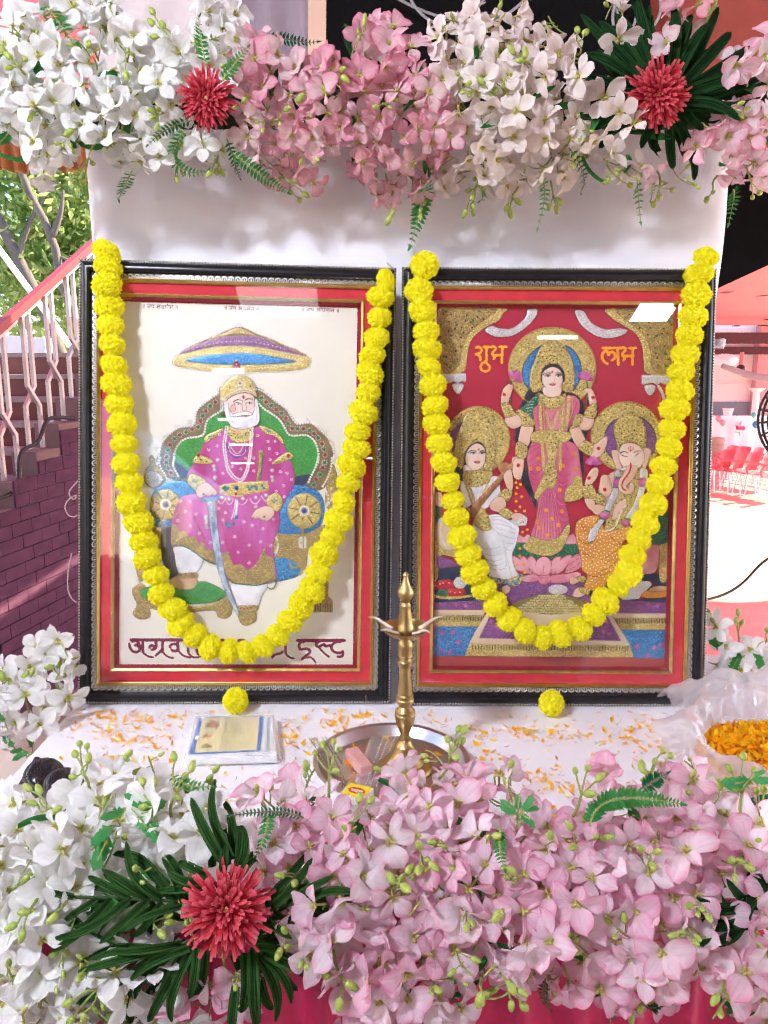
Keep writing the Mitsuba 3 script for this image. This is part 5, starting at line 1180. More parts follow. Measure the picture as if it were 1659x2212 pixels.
# seated elephant headed figure, right
B.a('stool_cushion', 'E 925,1300 1030,1258 1092,1320 1092,1565 930,1622 868,1560', 'dark_green_glitter', 4, 0.0012); B.a('stool_leg', 'E 938,1632 1098,1590 1082,1900 1040,2012 968,1992 950,1700', 'gold_glitter', 4, 0.001); B.a('robe_end', 'E 818,1645 940,1620 962,1760 912,1912 768,1912 790,1750', 'lotus_pink', 7, 0.0008)
B.a('scroll', 'E 600,2012 862,2010 885,2042 740,2200 560,2212', 'white_silk', 6, 0.0008, curve=False); B.lines('scroll_edge', 'E', ['862,2010 888,2040 745,2205'], 16, 'red_paint', 8); B.a('sweet_dish', 'E 778,2122 1092,2080 1082,2160 930,2190 778,2182', 'orange_silk', 6, 0.001); B.a('sweets', 'E 850,2110 900,2070 990,2060 1090,2085 960,2120', 'tan_print', 9, 0.001)
B.a('purple_lining', 'E 378,445 430,330 522,258 485,380 502,560 462,662 400,600', 'violet_glitter', 9, 0.0008); B.a('purple_lining', 'E 718,228 822,290 902,400 922,520 880,642 830,560 822,380', 'violet_glitter', 9, 0.0008); B.lines('halo_rim', 'E', ['520,255 420,330 372,450 395,600 470,690', '718,225 830,285 910,400 928,520 885,645'], 12, 'navy_print', 10)
B.a('shoulder', 'E 405,880 520,815 800,820 820,1000 730,1200 560,1440 400,1460 380,1290 300,1290 300,1060 430,990', 'skin_print', 8, 0.0016, edge=0.01)
g = B.a('gold_robe', 'E 545,810 800,832 805,1000 722,1182 620,1420 480,1452 370,1475 435,1250 545,1050', 'gold_glitter', 12, 0.0010); B.gems('robe_stone', g, 26, 14, 0.0013, 'gem_dark', 16, 0.008); B.lines('thread', 'E', ['610,1190 540,1290 500,1400 370,1470'], 12, 'pearl', 18); B.a('belly', 'E 500,1180 600,1120 600,1220 520,1320 450,1340', 'skin_print', 16, 0.0008)
for n_, tx in (('arm', '240,1190 372,1190 364,1270 292,1292 238,1252'), ('arm', '158,1110 252,1108 272,1180 252,1255 188,1205'), ('hand', '308,1035 335,885 372,862 408,872 442,960 445,1050 382,1112 328,1102'), ('hand', '158,982 188,870 250,788 305,800 292,885 222,972')):
    B.a(n_, 'E ' + tx, 'skin_print', 16, 0.0018, edge=0.01)
B.lines('finger_line', 'E', ['352,890 350,980', '378,880 376,980', '402,890 400,985', '262,810 255,860', '280,810 275,860'], 4, 'tan_print', 23, 0.0002)
for tx in ('E 258,1142 300,1058 382,1112 372,1192', 'E 143,990 242,974 283,1080 252,1112 148,1102'):
    g = B.a('bracelet', tx, 'gold_glitter', 21, 0.001); B.gems('bracelet_stone', g, 6, 5, 0.0012, 'gem_dark', 25, 0.005)
B.dots('palm_mark', pts('E 375,1020 205,895'), 8, 'red_paint', 23, 0.3)
dh = B.a('dhoti', 'E 58,1425 108,1340 260,1298 332,1332 382,1470 500,1452 642,1410 645,1500 545,1640 565,1750 500,1900 402,2000 352,2102 158,2092 188,1950 128,1882 118,1770 78,1600', 'orange_silk', 12, 0.0022, edge=0.014)
B.lines('dhoti_fold', 'E', ['300,1340 240,1450 190,1560', '120,1400 180,1480', '300,1560 260,1700 230,1850', '620,1600 500,1580 430,1520', '600,1560 480,1620 420,1600', '540,1650 440,1720 330,1780', '530,1700 430,1790 320,1830', '520,1760 420,1860 300,1900', '200,1950 330,1950 430,1900', '90,1550 160,1600 220,1610', '110,1680 170,1720 210,1730'], 9, 'dark_orange', 19, 0.0004)
B.gems('dhoti_dot', dh, 170, 21, 0.0014, 'pearl', 19, 0.0055)
B.a('silver_garland', 'E 488,820 545,838 522,1050 442,1240 330,1420 252,1582 200,1585 208,1480 330,1330 400,1150 470,1000', 'silver_glitter', 20, 0.0016, edge=0.006); B.a('silver_garland', 'E 758,800 832,810 830,930 740,1240 640,1355 598,1322 690,1170 750,960', 'silver_glitter', 20, 0.0016, edge=0.006)
for tx in ('E 482,905 535,905 525,985 470,985', 'E 340,1262 420,1285 400,1335 325,1318', 'E 560,1372 640,1345 650,1400 570,1412', 'E 750,905 815,905 800,980 745,980'):
    B.a('garland_band', tx, 'lotus_magenta', 25, 0.001)
B.lines('garland_tie', 'E', ['480,885 540,890', '465,995 520,1000', '375,1245 425,1262', '318,1328 370,1345', '590,1330 650,1345', '205,1600 240,1580'], 16, 'dark_green_glitter', 27)
B.a('ear', 'E 448,602 520,608 545,720 565,805 510,805 468,700', 'skin_print', 18, 0.0012); B.a('ear', 'E 800,578 872,600 842,720 802,805 778,740', 'skin_print', 18, 0.0012)
B.a('elephant_head', 'E 528,640 560,540 640,518 732,540 792,620 802,700 772,760 702,805 600,795 540,722', 'face_print', 21, 0.0022, edge=0.014)
B.a('trunk', 'E 600,770 722,770 706,860 650,935 605,985 632,1008 652,948 692,975 680,1050 600,1072 528,1022 526,930 580,850', 'skin_print', 26, 0.0022, edge=0.012); B.lines('trunk_mark', 'E', ['655,735 652,800 622,860 572,930 560,980 600,1030'], 16, 'red_paint', 33); B.lines('trident', 'E', ['655,550 655,615', '630,560 635,590 655,600 676,590 680,560'], 8, 'red_paint', 29)
B.lines('eyebrow', 'E', ['545,630 590,610 625,628', '690,620 730,605 765,605'], 9, 'ink_dark', 29); B.lines('eye_line', 'E', ['552,645 585,660 618,665', '705,660 725,640 738,625'], 9, 'ink_dark', 29); B.a('tusk', 'E 545,800 600,778 605,800 560,815', 'beard_white', 30, 0.0008)
c3 = B.a('crown', 'E 520,562 470,360 520,258 600,188 702,198 792,300 824,420 812,545 740,532 650,500 560,532', 'gold_glitter', 23, 0.0014, edge=0.008); B.gems('crown_stone', c3, 50, 17, 0.0013, 'gem_dark', 28, 0.0062)
B.a('foot', 'E 80,2080 195,2100 192,2135 100,2182 28,2162', 'skin_print', 12, 0.001); B.a('foot', 'E 0,1962 120,1990 90,2020 30,2042 0,2030', 'skin_print', 11, 0.001); B.a('anklet', 'E 78,1960 162,1960 152,2022 100,2012', 'gold_glitter', 20, 0.0008); B.a('anklet', 'E 108,2080 205,2090 195,2155 108,2122', 'gold_glitter', 21, 0.0008)
# coins
mound = B.a('coin_heap', 'Q 545,228 640,182 760,152 880,158 980,188 1050,235 985,278 800,290 620,272', 'coin_shade', 9, 0.0016, edge=0.02)
crnd = random.Random(8)
rows = []
for j in range(8):
    for i in range(30):
        x, y = 560 + i * 17 + (j % 2) * 8 + crnd.uniform(-2, 2), 165 + j * 15 + crnd.uniform(-2, 2)
        if abs(x - 800) < 60 + (y - 150) * 1.6 and abs(x - 800) < 235: rows.append((x, y))
for x, y in rows:
    B.ell('coin', 'Q', x, y, 8.6, 7.0, 'coin_gold', 14, 0.0007)
B.ell('silver_dish', 'Q', 848, 125, 62, 32, 'silver_glitter', 10, 0.0012); B.dots('falling_coin', pts('H 372,65 350,172 345,235 405,258 362,302 346,382 420,422 348,482 398,555 342,612 458,612 432,890 494,858 396,1110 396,1208 360,1318 440,1322 460,1430'), 6.5, 'orange_paint', 16, 0.3)
# lettering on the red ground
B.lines('lettering', 'P', ['372,299 412,299', '472,299 522,299', '325,305 352,303 362,322 340,342 322,346', '335,348 352,362 352,385', '392,299 392,402', '392,396 356,420 358,442 392,456 412,438 400,410', '424,302 440,296 450,308 440,326 428,340 434,352', '432,352 494,352', '436,352 444,370 436,378', '494,299 490,404'], 17, 'orange_paint', 3, 0.0004)
B.lines('lettering', 'P', ['1132,306 1246,306', '1302,306 1348,306', '1142,332 1129,360 1144,394 1168,408', '1142,334 1162,326 1173,352 1186,332 1206,336 1214,362 1192,384', '1230,306 1234,414', '1254,308 1270,302 1280,314 1270,332 1258,346 1264,357', '1262,357 1328,357', '1266,357 1274,376 1266,385', '1326,306 1324,414'], 17, 'orange_paint', 3, 0.0004)
B.finish()
# ---------------------------------------------------------------- things on the table
def circle(c, r, z, n=40): return [(c[0] + r * math.cos(t), c[1] + r * math.sin(t), z) for t in np.linspace(0, 2 * math.pi, n)]
PL = np.array([at_z(846, 1655, 0.765)[0], 1.085, 0.751])
pk_ = thing('steel_plate', 'round stainless steel plate under the brass oil lamp', 'plate')
put('dish', lathe([(0, 0.002), (0.095, 0.002), (0.101, 0.004), (0.112, 0.018), (0.1185, 0.0195), (0.120, 0.0185), (0.113, 0.0165), (0.102, 0.0015), (0.095, 0.0), (0, 0.0)], 72), 'steel', pk_, pose(PL), smooth=30)
r5 = np.random.default_rng(5)
# brass lamp
LB = np.array([at_z(874, 1650, 0.757)[0], 1.085, 0.7545])
lk = thing('brass_oil_lamp', 'tall turned brass oil lamp with five spouts standing in the steel plate', 'lamp')
prof = [(80, 5), (88, 12), (97, 20), (106, 24), (118, 18), (150, 24), (190, 40), (225, 62), (246, 66), (270, 61), (300, 42), (318, 33), (330, 36), (345, 44), (360, 43), (375, 42), (400, 48), (450, 55), (480, 60), (500, 66), (520, 74), (540, 78), (575, 60), (590, 40), (612, 38), (640, 57), (660, 62), (672, 62), (676, 58), (735, 57), (748, 62), (762, 48), (785, 52), (796, 62), (822, 61), (838, 46), (860, 46), (950, 53), (1050, 62), (1062, 60), (1072, 70), (1092, 71), (1100, 68), (1110, 74), (1128, 74), (1138, 54), (1165, 50), (1186, 66), (1202, 82), (1218, 85), (1224, 81), (1230, 85), (1262, 84), (1320, 70), (1370, 48), (1400, 38), (1424, 42), (1430, 51), (1445, 52), (1452, 49), (1470, 58), (1485, 68), (1500, 82), (1512, 84), (1520, 90), (1550, 97), (1600, 130), (1625, 160), (1632, 164), (1650, 205), (1668, 228), (1682, 236), (1692, 236)]
H_ = 0.311
pr = [(0.0, H_)] + [(r * 0.000182, H_ * (1 - (y - 80) / 1612.0)) for y, r in prof] + [(0, 0.0)]
put('stand', lathe(pr[::-1], 48), 'brass', lk, pose(LB), smooth=28)
zb_ = H_ * (1 - (585 - 80) / 1612.0)
def dish_pt(a, b):
    th = 2 * math.pi * a
    k = max(0.0, math.cos(5 * (th - 0.30)))
    sp = k ** 6
    r = (0.008 + 0.029 * b ** 0.75) * (1 + 0.20 * sp * b ** 2)
    z = zb_ + 0.015 * b ** 1.9 + 0.003 * sp * b ** 4 - 0.001 * (1 - k) * b ** 3
    return (LB[0] + r * math.cos(th), LB[1] + r * math.sin(th), LB[2] + z)
dm, _ = grid(dish_pt, 101, 14)
put('oil_dish', dm, 'brass', lk, smooth=True)
dm2 = (np.array(dm[0]) - [0, 0, 0.0011], np.array(dm[1])[:, ::-1])
put('oil_dish', dm2, 'brass', lk, smooth=True)
mat('wick_cotton', weave((0.62, 0.57, 0.50), 0.15, 60), 0.95)
for i in range(5):
    th = 0.30 + 2 * math.pi * i / 5
    e = np.array([math.cos(th), math.sin(th), 0]); c = LB + [0, 0, zb_]
    w = spline([c + e * 0.020 + [0, 0, 0.008], c + e * 0.034 + [0, 0, 0.015], c + e * 0.045 + [0, 0, 0.021], c + e * (0.058 + 0.004 * (i % 2)) + [0, 0, 0.023 + 0.005 * math.sin(3 * i)]], 12)
    put('wick', tube(w, np.linspace(0.0035, 0.0009, 12) * np.array([1] * 6 + [1.1, 1.2, 1.1, .9, .8, .8]), 7), 'wick_cotton', lk, smooth=True)
# pink block, match box, clear packet, incense on the plate
mat('pink_soap', proc(lambda p, n, uv: mix((0.66, 0.36, 0.33), (0.58, 0.29, 0.27), fbm(p.x * 120, p.y * 120, p.z * 120))), 0.8)
def rbox(x, y, z, r=0.002):
    ic = trimesh.creation.icosphere(1, r)
    m = m3.Manifold.batch_hull([m3.Manifold.hull_points(np.asarray(ic.vertices) + [sx * (x - r), sy * (y - r), sz * (z - r)]) for sx in (-1, 1) for sy in (-1, 1) for sz in (-1, 1)])
    return m
a_, b_ = at_z(637 + 475 * .2563, 1215 + 1575 * .2563, 0.768), at_z(637 + 605 * .2563, 1215 + 1730 * .2563, 0.768)
dv = b_ - a_; L_ = np.linalg.norm(dv)
tag(put('pink_block', rbox(L_ / 2, 0.0105, 0.009, 0.0025), 'pink_soap', M=pose((a_ + b_) / 2 + [0, 0, -0.005], frame_of([0, 0, 1], dv)), smooth=35), 'pale pink oblong block lying on the steel plate left of the lamp', 'block')
mat('match_yellow', (0.80, 0.66, 0.02), 0.5); mat('match_card', (0.70, 0.66, 0.58), 0.7); mat('match_red', (0.55, 0.06, 0.03), 0.5)
mk = thing('match_box', 'yellow match box with a red lettered badge at the front of the steel plate', 'box')
mc = [at_z(637 + x * .2563, 1215 + y * .2563, 0.772) for x, y in ((440, 1858), (645, 1905), (600, 1990), (400, 1940))]
ex = mc[1] - mc[0]; w1 = np.linalg.norm(ex); ey = mc[3] - mc[0]
Rm = frame_of([0, 0, 1], ex); cm = (mc[0] + mc[1] + mc[2] + mc[3]) / 4
put('sleeve', rbox(w1 / 2, 0.017, 0.006, 0.0008), 'match_card', mk, pose(cm - [0, 0, 0.0065], Rm), smooth=30)
put('yellow_label', MB().box((-w1 / 2 + 0.002, -0.0155, 0), (w1 / 2 - 0.002, 0.0155, 0.0003)).out(), 'match_yellow', mk, pose(cm - [0, 0, 0.0004], Rm))
bd_ = trimesh.creation.cylinder(1.0, 0.0003, sections=28); bd_.vertices *= [0.013, 0.0075, 1]
put('badge', bd_, 'match_red', mk, pose(cm + [0, 0, 0.0002], Rm))
put('badge_print', MB().box((-0.009, -0.0006, 0), (0.009, 0.0018, 0.0003)).box((-0.007, -0.004, 0), (0.007, -0.0022, 0.0003)).out(), 'match_card', mk, pose(cm + [0, 0, 0.0004], Rm))
scene['packet_film'] = {'type': 'blendbsdf', 'weight': 0.16, 'a': {'type': 'thindielectric', 'int_ior': 1.45}, 'b': {'type': 'twosided', 'b': {'type': 'diffuse', 'reflectance': rgb(0.75, 0.75, 0.75)}}}
pkt = thing('clear_packet', 'flat clear plastic packet with embossed seams lying on the steel plate', 'packet')
def pkp(a, b):
    p = (1 - a) * ((1 - b) * np.array([640, 1480]) + b * np.array([500, 1880])) + a * ((1 - b) * np.array([850, 1480]) + b * np.array([690, 1900]))
    q = at_z(637 + p[0] * .2563, 1215 + p[1] * .2563, 0.7565)
    return q + np.array([0, 0, 0.0018 + 0.0012 * math.sin(a * 9) * math.sin(b * 7)])
pm_, _ = grid(pkp, 16, 16)
put('film', pm_, 'packet_film', pkt, smooth=True)
for a in (0.02, 0.5, 0.72, 0.98):
    m = MB()
    for b in np.linspace(0, 1, 26):
        m.mesh(trimesh.creation.icosphere(1, 0.0011), pose(pkp(a, b) + [0, 0, 0.0006]))
    kind(put('seam', m.out(), 'silver_leaf', pkt, smooth=True), 'stuff')
mat('incense', (0.16, 0.12, 0.09), 0.9)
for i, (x0, y0, x1, y1) in enumerate(((120, 1482, 400, 1890), (142, 1478, 420, 1880), (165, 1470, 380, 1860), (185, 1478, 350, 1850), (225, 1468, 330, 1620), (255, 1468, 400, 1700), (135, 1490, 360, 1880), (275, 1520, 430, 1860))):
    p0, p1 = at_z(637 + x0 * .2563, 1215 + y0 * .2563, 0.779), at_z(637 + x1 * .2563, 1215 + y1 * .2563, 0.760)
    tag(put('incense_stick', tube([p0 + (p1 - p0) * t for t in (0, .3, .31, 1)], [0.0006, 0.0006, 0.0013, 0.0013], 6), 'incense'), 'thin dark incense stick lying in the bundle across the left of the plate', 'incense stick', 'incense sticks on the plate')

# the two shrink wrapped cards
mat('card_white', (0.78, 0.80, 0.80), 0.5); mat('card_blue', (0.02, 0.16, 0.55), 0.45); mat('card_cream', (0.78, 0.72, 0.46), 0.5); mat('card_ink', (0.26, 0.23, 0.16), 0.6); mat('card_brown', (0.28, 0.14, 0.10), 0.6); mat('card_red', (0.62, 0.20, 0.14), 0.6); mat('card_faint_blue', (0.30, 0.40, 0.62), 0.5)
def cz(x, y, z): return at_z(378 + x * .1628, 1485 + y * .1628, z)
ZC = 0.766
ck_ = thing('wrapped_card_stack', 'shrink wrapped stack of blue edged printed cards in front of the left picture', 'card stack')
oc = [cz(265, 388, ZC), cz(1312, 376, ZC), cz(1348, 885, ZC), cz(140, 915, ZC)]
m = MB(); top_ = np.array(oc); bot_ = top_.copy(); bot_[:, 2] = 0.7515
m.add(np.vstack([top_, bot_]), [[3, 2, 1, 0], [0, 1, 5, 4], [1, 2, 6, 5], [2, 3, 7, 6], [3, 0, 4, 7]])
put('stack', m.out(), 'card_white', ck_)
def panel(name, corners, z, bsdf, scal=None):
    p = np.array([cz(x, y, z) for x, y in corners])
    if scal:
        o = []
        for i in range(len(p)):
            a, b = p[i], p[(i + 1) % len(p)]
            n = max(2, int(np.linalg.norm(b - a) / scal)); inward = np.array([-(b - a)[1], (b - a)[0], 0]); inward /= np.linalg.norm(inward)
            if np.dot(inward, p.mean(0) - a) < 0: inward = -inward
            for k in range(n):
                o += [a + (b - a) * k / n, a + (b - a) * (k + 0.5) / n + inward * scal * 0.35]
        p = np.array(o)
    g = Polygon(p[:, :2]).buffer(0)
    mm = trimesh.creation.extrude_polygon(g if g.geom_type == 'Polygon' else max(g.geoms, key=lambda q: q.area), 0.0003, engine='earcut'); mm.apply_translation([0, 0, z])
    return put(name, mm, bsdf, ck_)
panel('blue_border', [(318, 398), (1190, 384), (1140, 852), (178, 897)], ZC + 0.0003, 'card_blue', 0.0062)
panel('second_border', [(1222, 405), (1265, 405), (1262, 850), (1200, 852)], ZC + 0.0003, 'card_faint_blue', 0.0062)
panel('cream_panel', [(372, 412), (1122, 396), (1083, 830), (256, 866)], ZC + 0.0007, 'card_cream')
m = MB()
lr = random.Random(2)
for blk, (y0, nl) in enumerate(((420, 2), (462, 3), (514, 3), (572, 3), (632, 4), (700, 4), (762, 4))):
    for j in range(nl):
        y = y0 + j * 14; x0 = 665 - (y - 420) * 0.20; x1 = x0 + 150 + lr.random() * 200
        x = x0
        while x < x1:
            w = 12 + lr.random() * 26
            p = [cz(x, y, ZC + 0.0011), cz(x + w, y - 1, ZC + 0.0011), cz(x + w, y + 6, ZC + 0.0011), cz(x, y + 7, ZC + 0.0011)]
            m.add(p, [[3, 2, 1, 0]]); x += w + 7
kind(put('printed_lines', m.out(), 'card_ink', ck_), 'stuff')
panel('small_parasol', [(455, 436), (570, 432), (590, 442), (440, 446)], ZC + 0.0012, 'card_brown'); panel('small_throne', [(400, 520), (420, 480), (480, 450), (560, 450), (596, 490), (585, 520), (520, 535), (440, 532)], ZC + 0.0012, 'card_ink'); panel('small_robe', [(470, 500), (490, 455), (530, 455), (545, 500), (520, 530), (480, 528)], ZC + 0.0016, 'card_red')
panel('small_flag_pole', [(378, 635), (388, 635), (366, 730), (357, 730)], ZC + 0.0012, 'card_brown'); panel('small_flag', [(385, 633), (495, 628), (478, 642), (492, 655), (383, 658)], ZC + 0.0012, 'card_red'); panel('small_brick', [(350, 775), (495, 770), (493, 796), (345, 802)], ZC + 0.0012, 'card_ink'); panel('small_coin', [(390, 745), (460, 742), (462, 772), (385, 775)], ZC + 0.0014, 'card_ink')
scene['wrap_film'] = {'type': 'blendbsdf', 'weight': 0.05, 'a': {'type': 'thindielectric', 'int_ior': 1.45}, 'b': {'type': 'twosided', 'b': {'type': 'diffuse', 'reflectance': rgb(0.8, 0.8, 0.8)}}}
oc2 = np.array([cz(215, 375, ZC), cz(1360, 362, ZC), cz(1420, 900, ZC), cz(90, 955, ZC)]); ctr = oc2.mean(0)
def wrap(a, b):
    p = (1 - a) * ((1 - b) * oc2[0] + b * oc2[3]) + a * ((1 - b) * oc2[1] + b * oc2[2])
    e = min(a, 1 - a, b, 1 - b)
    z = 0.7525 + (ZC + 0.003 - 0.7525) * min(1, e / 0.05)
    return np.array([p[0], p[1], z + 0.0004 * math.sin(a * 40 + 3 * b) * (e > 0.05)])
wm_, _ = grid(wrap, 41, 41)
put('clear_wrap', wm_, 'wrap_film', ck_, smooth=True)

# bag of petals at the right
scene['polythene'] = {'type': 'blendbsdf', 'weight': 0.40, 'a': {'type': 'thindielectric', 'int_ior': 1.5}, 'b': {'type': 'principledthin', 'base_color': rgb(0.86, 0.85, 0.87), 'roughness': 0.35, 'diff_trans': 1.1, 'spec_trans': 0.0, 'eta': 1.45}}
BC = np.array([0.592, 1.045, 0.752])
bgk = thing('petal_bag', 'crumpled translucent plastic bag rolled open around orange flower petals', 'bag')
brs = np.random.default_rng(12)
def bag(a, b):
    th = 2 * math.pi * a
    prof_r = np.interp(b, [0, .35, .6, .75, .85, 1.0], [0.135, 0.145, 0.140, 0.125, 0.112, 0.100]); prof_z = np.interp(b, [0, .35, .6, .75, .85, 1.0], [0.002, 0.030, 0.062, 0.080, 0.072, 0.035])
    q = np.array([math.cos(th) * 1.7, math.sin(th) * 1.7, b * 2.2])
    n = fb(q[None] * 1.6, 4, 3)[0]; n2 = 1 - abs(fb(q[None] * np.array([3.5, 3.5, 1.0]), 3, 9)[0]) * 2
    n3 = 1 - abs(fb(q[None] * np.array([8.0, 8.0, 3.0]), 2, 21)[0]) * 2.2
    r = prof_r * (1 + 0.30 * n) + 0.006 * (n3 - 0.4) * min(1, b * 2) + 0.012 * (n2 - 0.5) * math.sin(math.pi * min(1, b * 1.1))
    z = prof_z * (1 + 0.35 * fb(np.array([[math.cos(th) * 1.3, math.sin(th) * 1.3, 5.0]]), 2)[0]) + 0.02 * math.sin(th - 0.6) * b
    return BC + np.array([r * math.cos(th) * 1.1, r * math.sin(th), max(z, 0.001) * 1.0])
bgm, _ = grid(bag, 150, 46)
put('film', bgm, 'polythene', bgk, smooth=True)
def bag2(a, b):
    q = np.array([0.49, 1.205, 0.75]) + np.array([0.50 * a, 0.10 * b, 0])
    z = 0.105 * math.sin(math.pi * (0.12 + 0.8 * a)) * (1 - 0.9 * abs(2 * b - 1) ** 1.6)
    n = fb(np.array([[a * 7, b * 3, 2.0]]), 4, 4)[0]; cr_ = 1 - abs(fb(np.array([[a * 11, b * 4, 7.0]]), 3, 6)[0]) * 2
    return q + np.array([0.02 * n, 0.03 * n, max(0.0, z * (1 + 0.3 * n) + 0.012 * cr_)])
bg2, _ = grid(bag2, 90, 30)
put('bunched_top', bg2, 'polythene', bgk, smooth=True)
for nm, cols in (('petal_orange', ((0.92, 0.46, 0.01), (0.88, 0.34, 0.01))), ('petal_yellow', ((0.95, 0.68, 0.03), (0.93, 0.56, 0.02))), ('petal_rust', ((0.66, 0.20, 0.02), (0.45, 0.15, 0.04)))):
    thin(nm, proc(lambda p, n, uv, c=cols: mix(c[0], c[1], noise(p.x * 300, p.y * 300, p.z * 300))), 0.5)
mat('dry_stem', (0.10, 0.06, 0.05), 0.9)
def petal_bits(P, N, size, r, width=0.30):
    """Little curled petals lying at P with normals N."""
    v, f = [], []
    for i, (p, n) in enumerate(zip(P, N)):
        R = frame_of(n, r.normal(size=3)); s = size * r.uniform(0.6, 1.35); w = s * width * r.uniform(0.6, 1.3); c = r.uniform(0.05, 0.35) * s
        q = np.array([[-s, 0, c], [-s * .2, w * .8, 0.1 * c], [s * .6, w, 0.2 * c], [s, 0, c], [s * .6, -w, .2 * c], [-s * .2, -w * .8, .1 * c], [s * .2, 0, -0.2 * c + 0.0004]])
        v.append(p + q @ R.T); f.append(np.array([[6, k, (k + 1) % 6] for k in range(6)]) + 7 * i)
    return np.vstack(v), np.vstack(f)
hp = r5.normal(size=(2600, 2)); hp /= np.linalg.norm(hp, axis=1, keepdims=True); hp *= np.sqrt(r5.uniform(0, 1, (2600, 1))) * 0.112
hz = 0.062 - 0.022 * (np.linalg.norm(hp, axis=1) / 0.112) ** 2 + r5.uniform(-0.008, 0.004, 2600)
HP = np.c_[BC[0] + hp[:, 0] * 1.1, BC[1] + hp[:, 1], BC[2] + hz]
NN = r5.normal(size=(2600, 3)) * 0.7 + [0, -0.2, 1]
base_m, _ = grid(lambda a, b: BC + np.array([0.114 * b * math.cos(2 * math.pi * a) * 1.1, 0.114 * b * math.sin(2 * math.pi * a), 0.052 - 0.022 * b * b]), 40, 8)
put('petal_heap', base_m, 'petal_rust', bgk, smooth=True)
for i, nm in enumerate(('petal_orange', 'petal_yellow', 'petal_rust')):
    s = slice(*[(0, 1150), (1150, 2450), (2450, 2600)][i])
    kind(put('petals', petal_bits(HP[s], NN[s], 0.0085, r5, 0.36), nm, bgk), 'stuff')
# petals strewn over the cloth
cl = [(160, 1566), (235, 1544), (280, 1549), (240, 1579), (300, 1596), (325, 1554), (345, 1604), (320, 1639), (250, 1574), (740, 1549), (780, 1544), (735, 1564), (915, 1549), (1110, 1579), (1045, 1584), (1190, 1594), (1140, 1579), (1265, 1589), (1390, 1569), (1400, 1612), (1345, 1584), (1050, 1634), (1340, 1639), (1150, 1676), (610, 1560), (640, 1600), (560, 1640), (430, 1560), (520, 1725), (1180, 1760), (1210, 1700), (470, 1640), (230, 1640), (620, 1680), (380, 1545)]
def strewn(n, r, spread):
    o = []
    while len(o) < n:
        if r.uniform() < 0.72:
            c = cl[r.integers(len(cl))]; u, v = r.normal(c[0], 26 * spread), r.normal(c[1], 11 * spread)
        else:
            u, v = r.uniform(130, 1440), r.uniform(1535, 1800)
        if v < 1532: continue
        p = at_z(u, v, 0.7515)
        if p[0] < TX0 + 0.01 or p[1] < 0.82 or p[1] > 1.33: continue
        if np.hypot(p[0] - PL[0], p[1] - PL[1]) < 0.122: continue
        if 400 < u < 610 and 1543 < v < 1650: continue
        o.append(p)
    return np.array(o)
for nm, n, sz, wd, sp in (('petal_orange', 360, 0.0062, 0.32, 1.0), ('petal_yellow', 260, 0.0062, 0.32, 0.9), ('petal_rust', 150, 0.0048, 0.2, 1.3)):
    P_ = strewn(n, r5, sp); P_[:, 2] = 0.7523
    k = put('strewn_petals', petal_bits(P_, r5.normal(size=(n, 3)) * 0.25 + [0, 0, 1], sz, r5, wd), nm)
    tag(k, {'petal_orange': 'orange flower petals strewn over the white tablecloth', 'petal_yellow': 'yellow flower petals strewn among the orange ones on the tablecloth', 'petal_rust': 'shrivelled rusty petal bits strewn over the tablecloth'}[nm], 'petals', kind='stuff')
P_ = strewn(230, r5, 1.4); m = MB()
for p in P_:
    a = r5.uniform(0, 6.28); e = np.array([math.cos(a), math.sin(a), 0]) * r5.uniform(0.003, 0.007)
    m.tube([p - e + [0, 0, 0.001], p + [r5.normal() * 0.001, r5.normal() * 0.001, 0.0016], p + e + [0, 0, 0.001]], 0.0003, 4)
tag(put('strewn_stalks', m.out(), 'dry_stem'), 'tiny dry dark stalks strewn among the petals on the tablecloth', 'stalks', kind='stuff')
P_ = np.array([PL + [0.095 * math.sqrt(r5.uniform()) * math.cos(t), 0.095 * math.sqrt(r5.uniform()) * math.sin(t), 0.006] for t in r5.uniform(0, 6.28, 34)])
tag(put('plate_petals', petal_bits(P_, r5.normal(size=(34, 3)) * 0.3 + [0, 0, 1], 0.0075, r5, 0.4), 'petal_orange'), 'orange petals dropped on the steel plate', 'petals', kind='stuff')

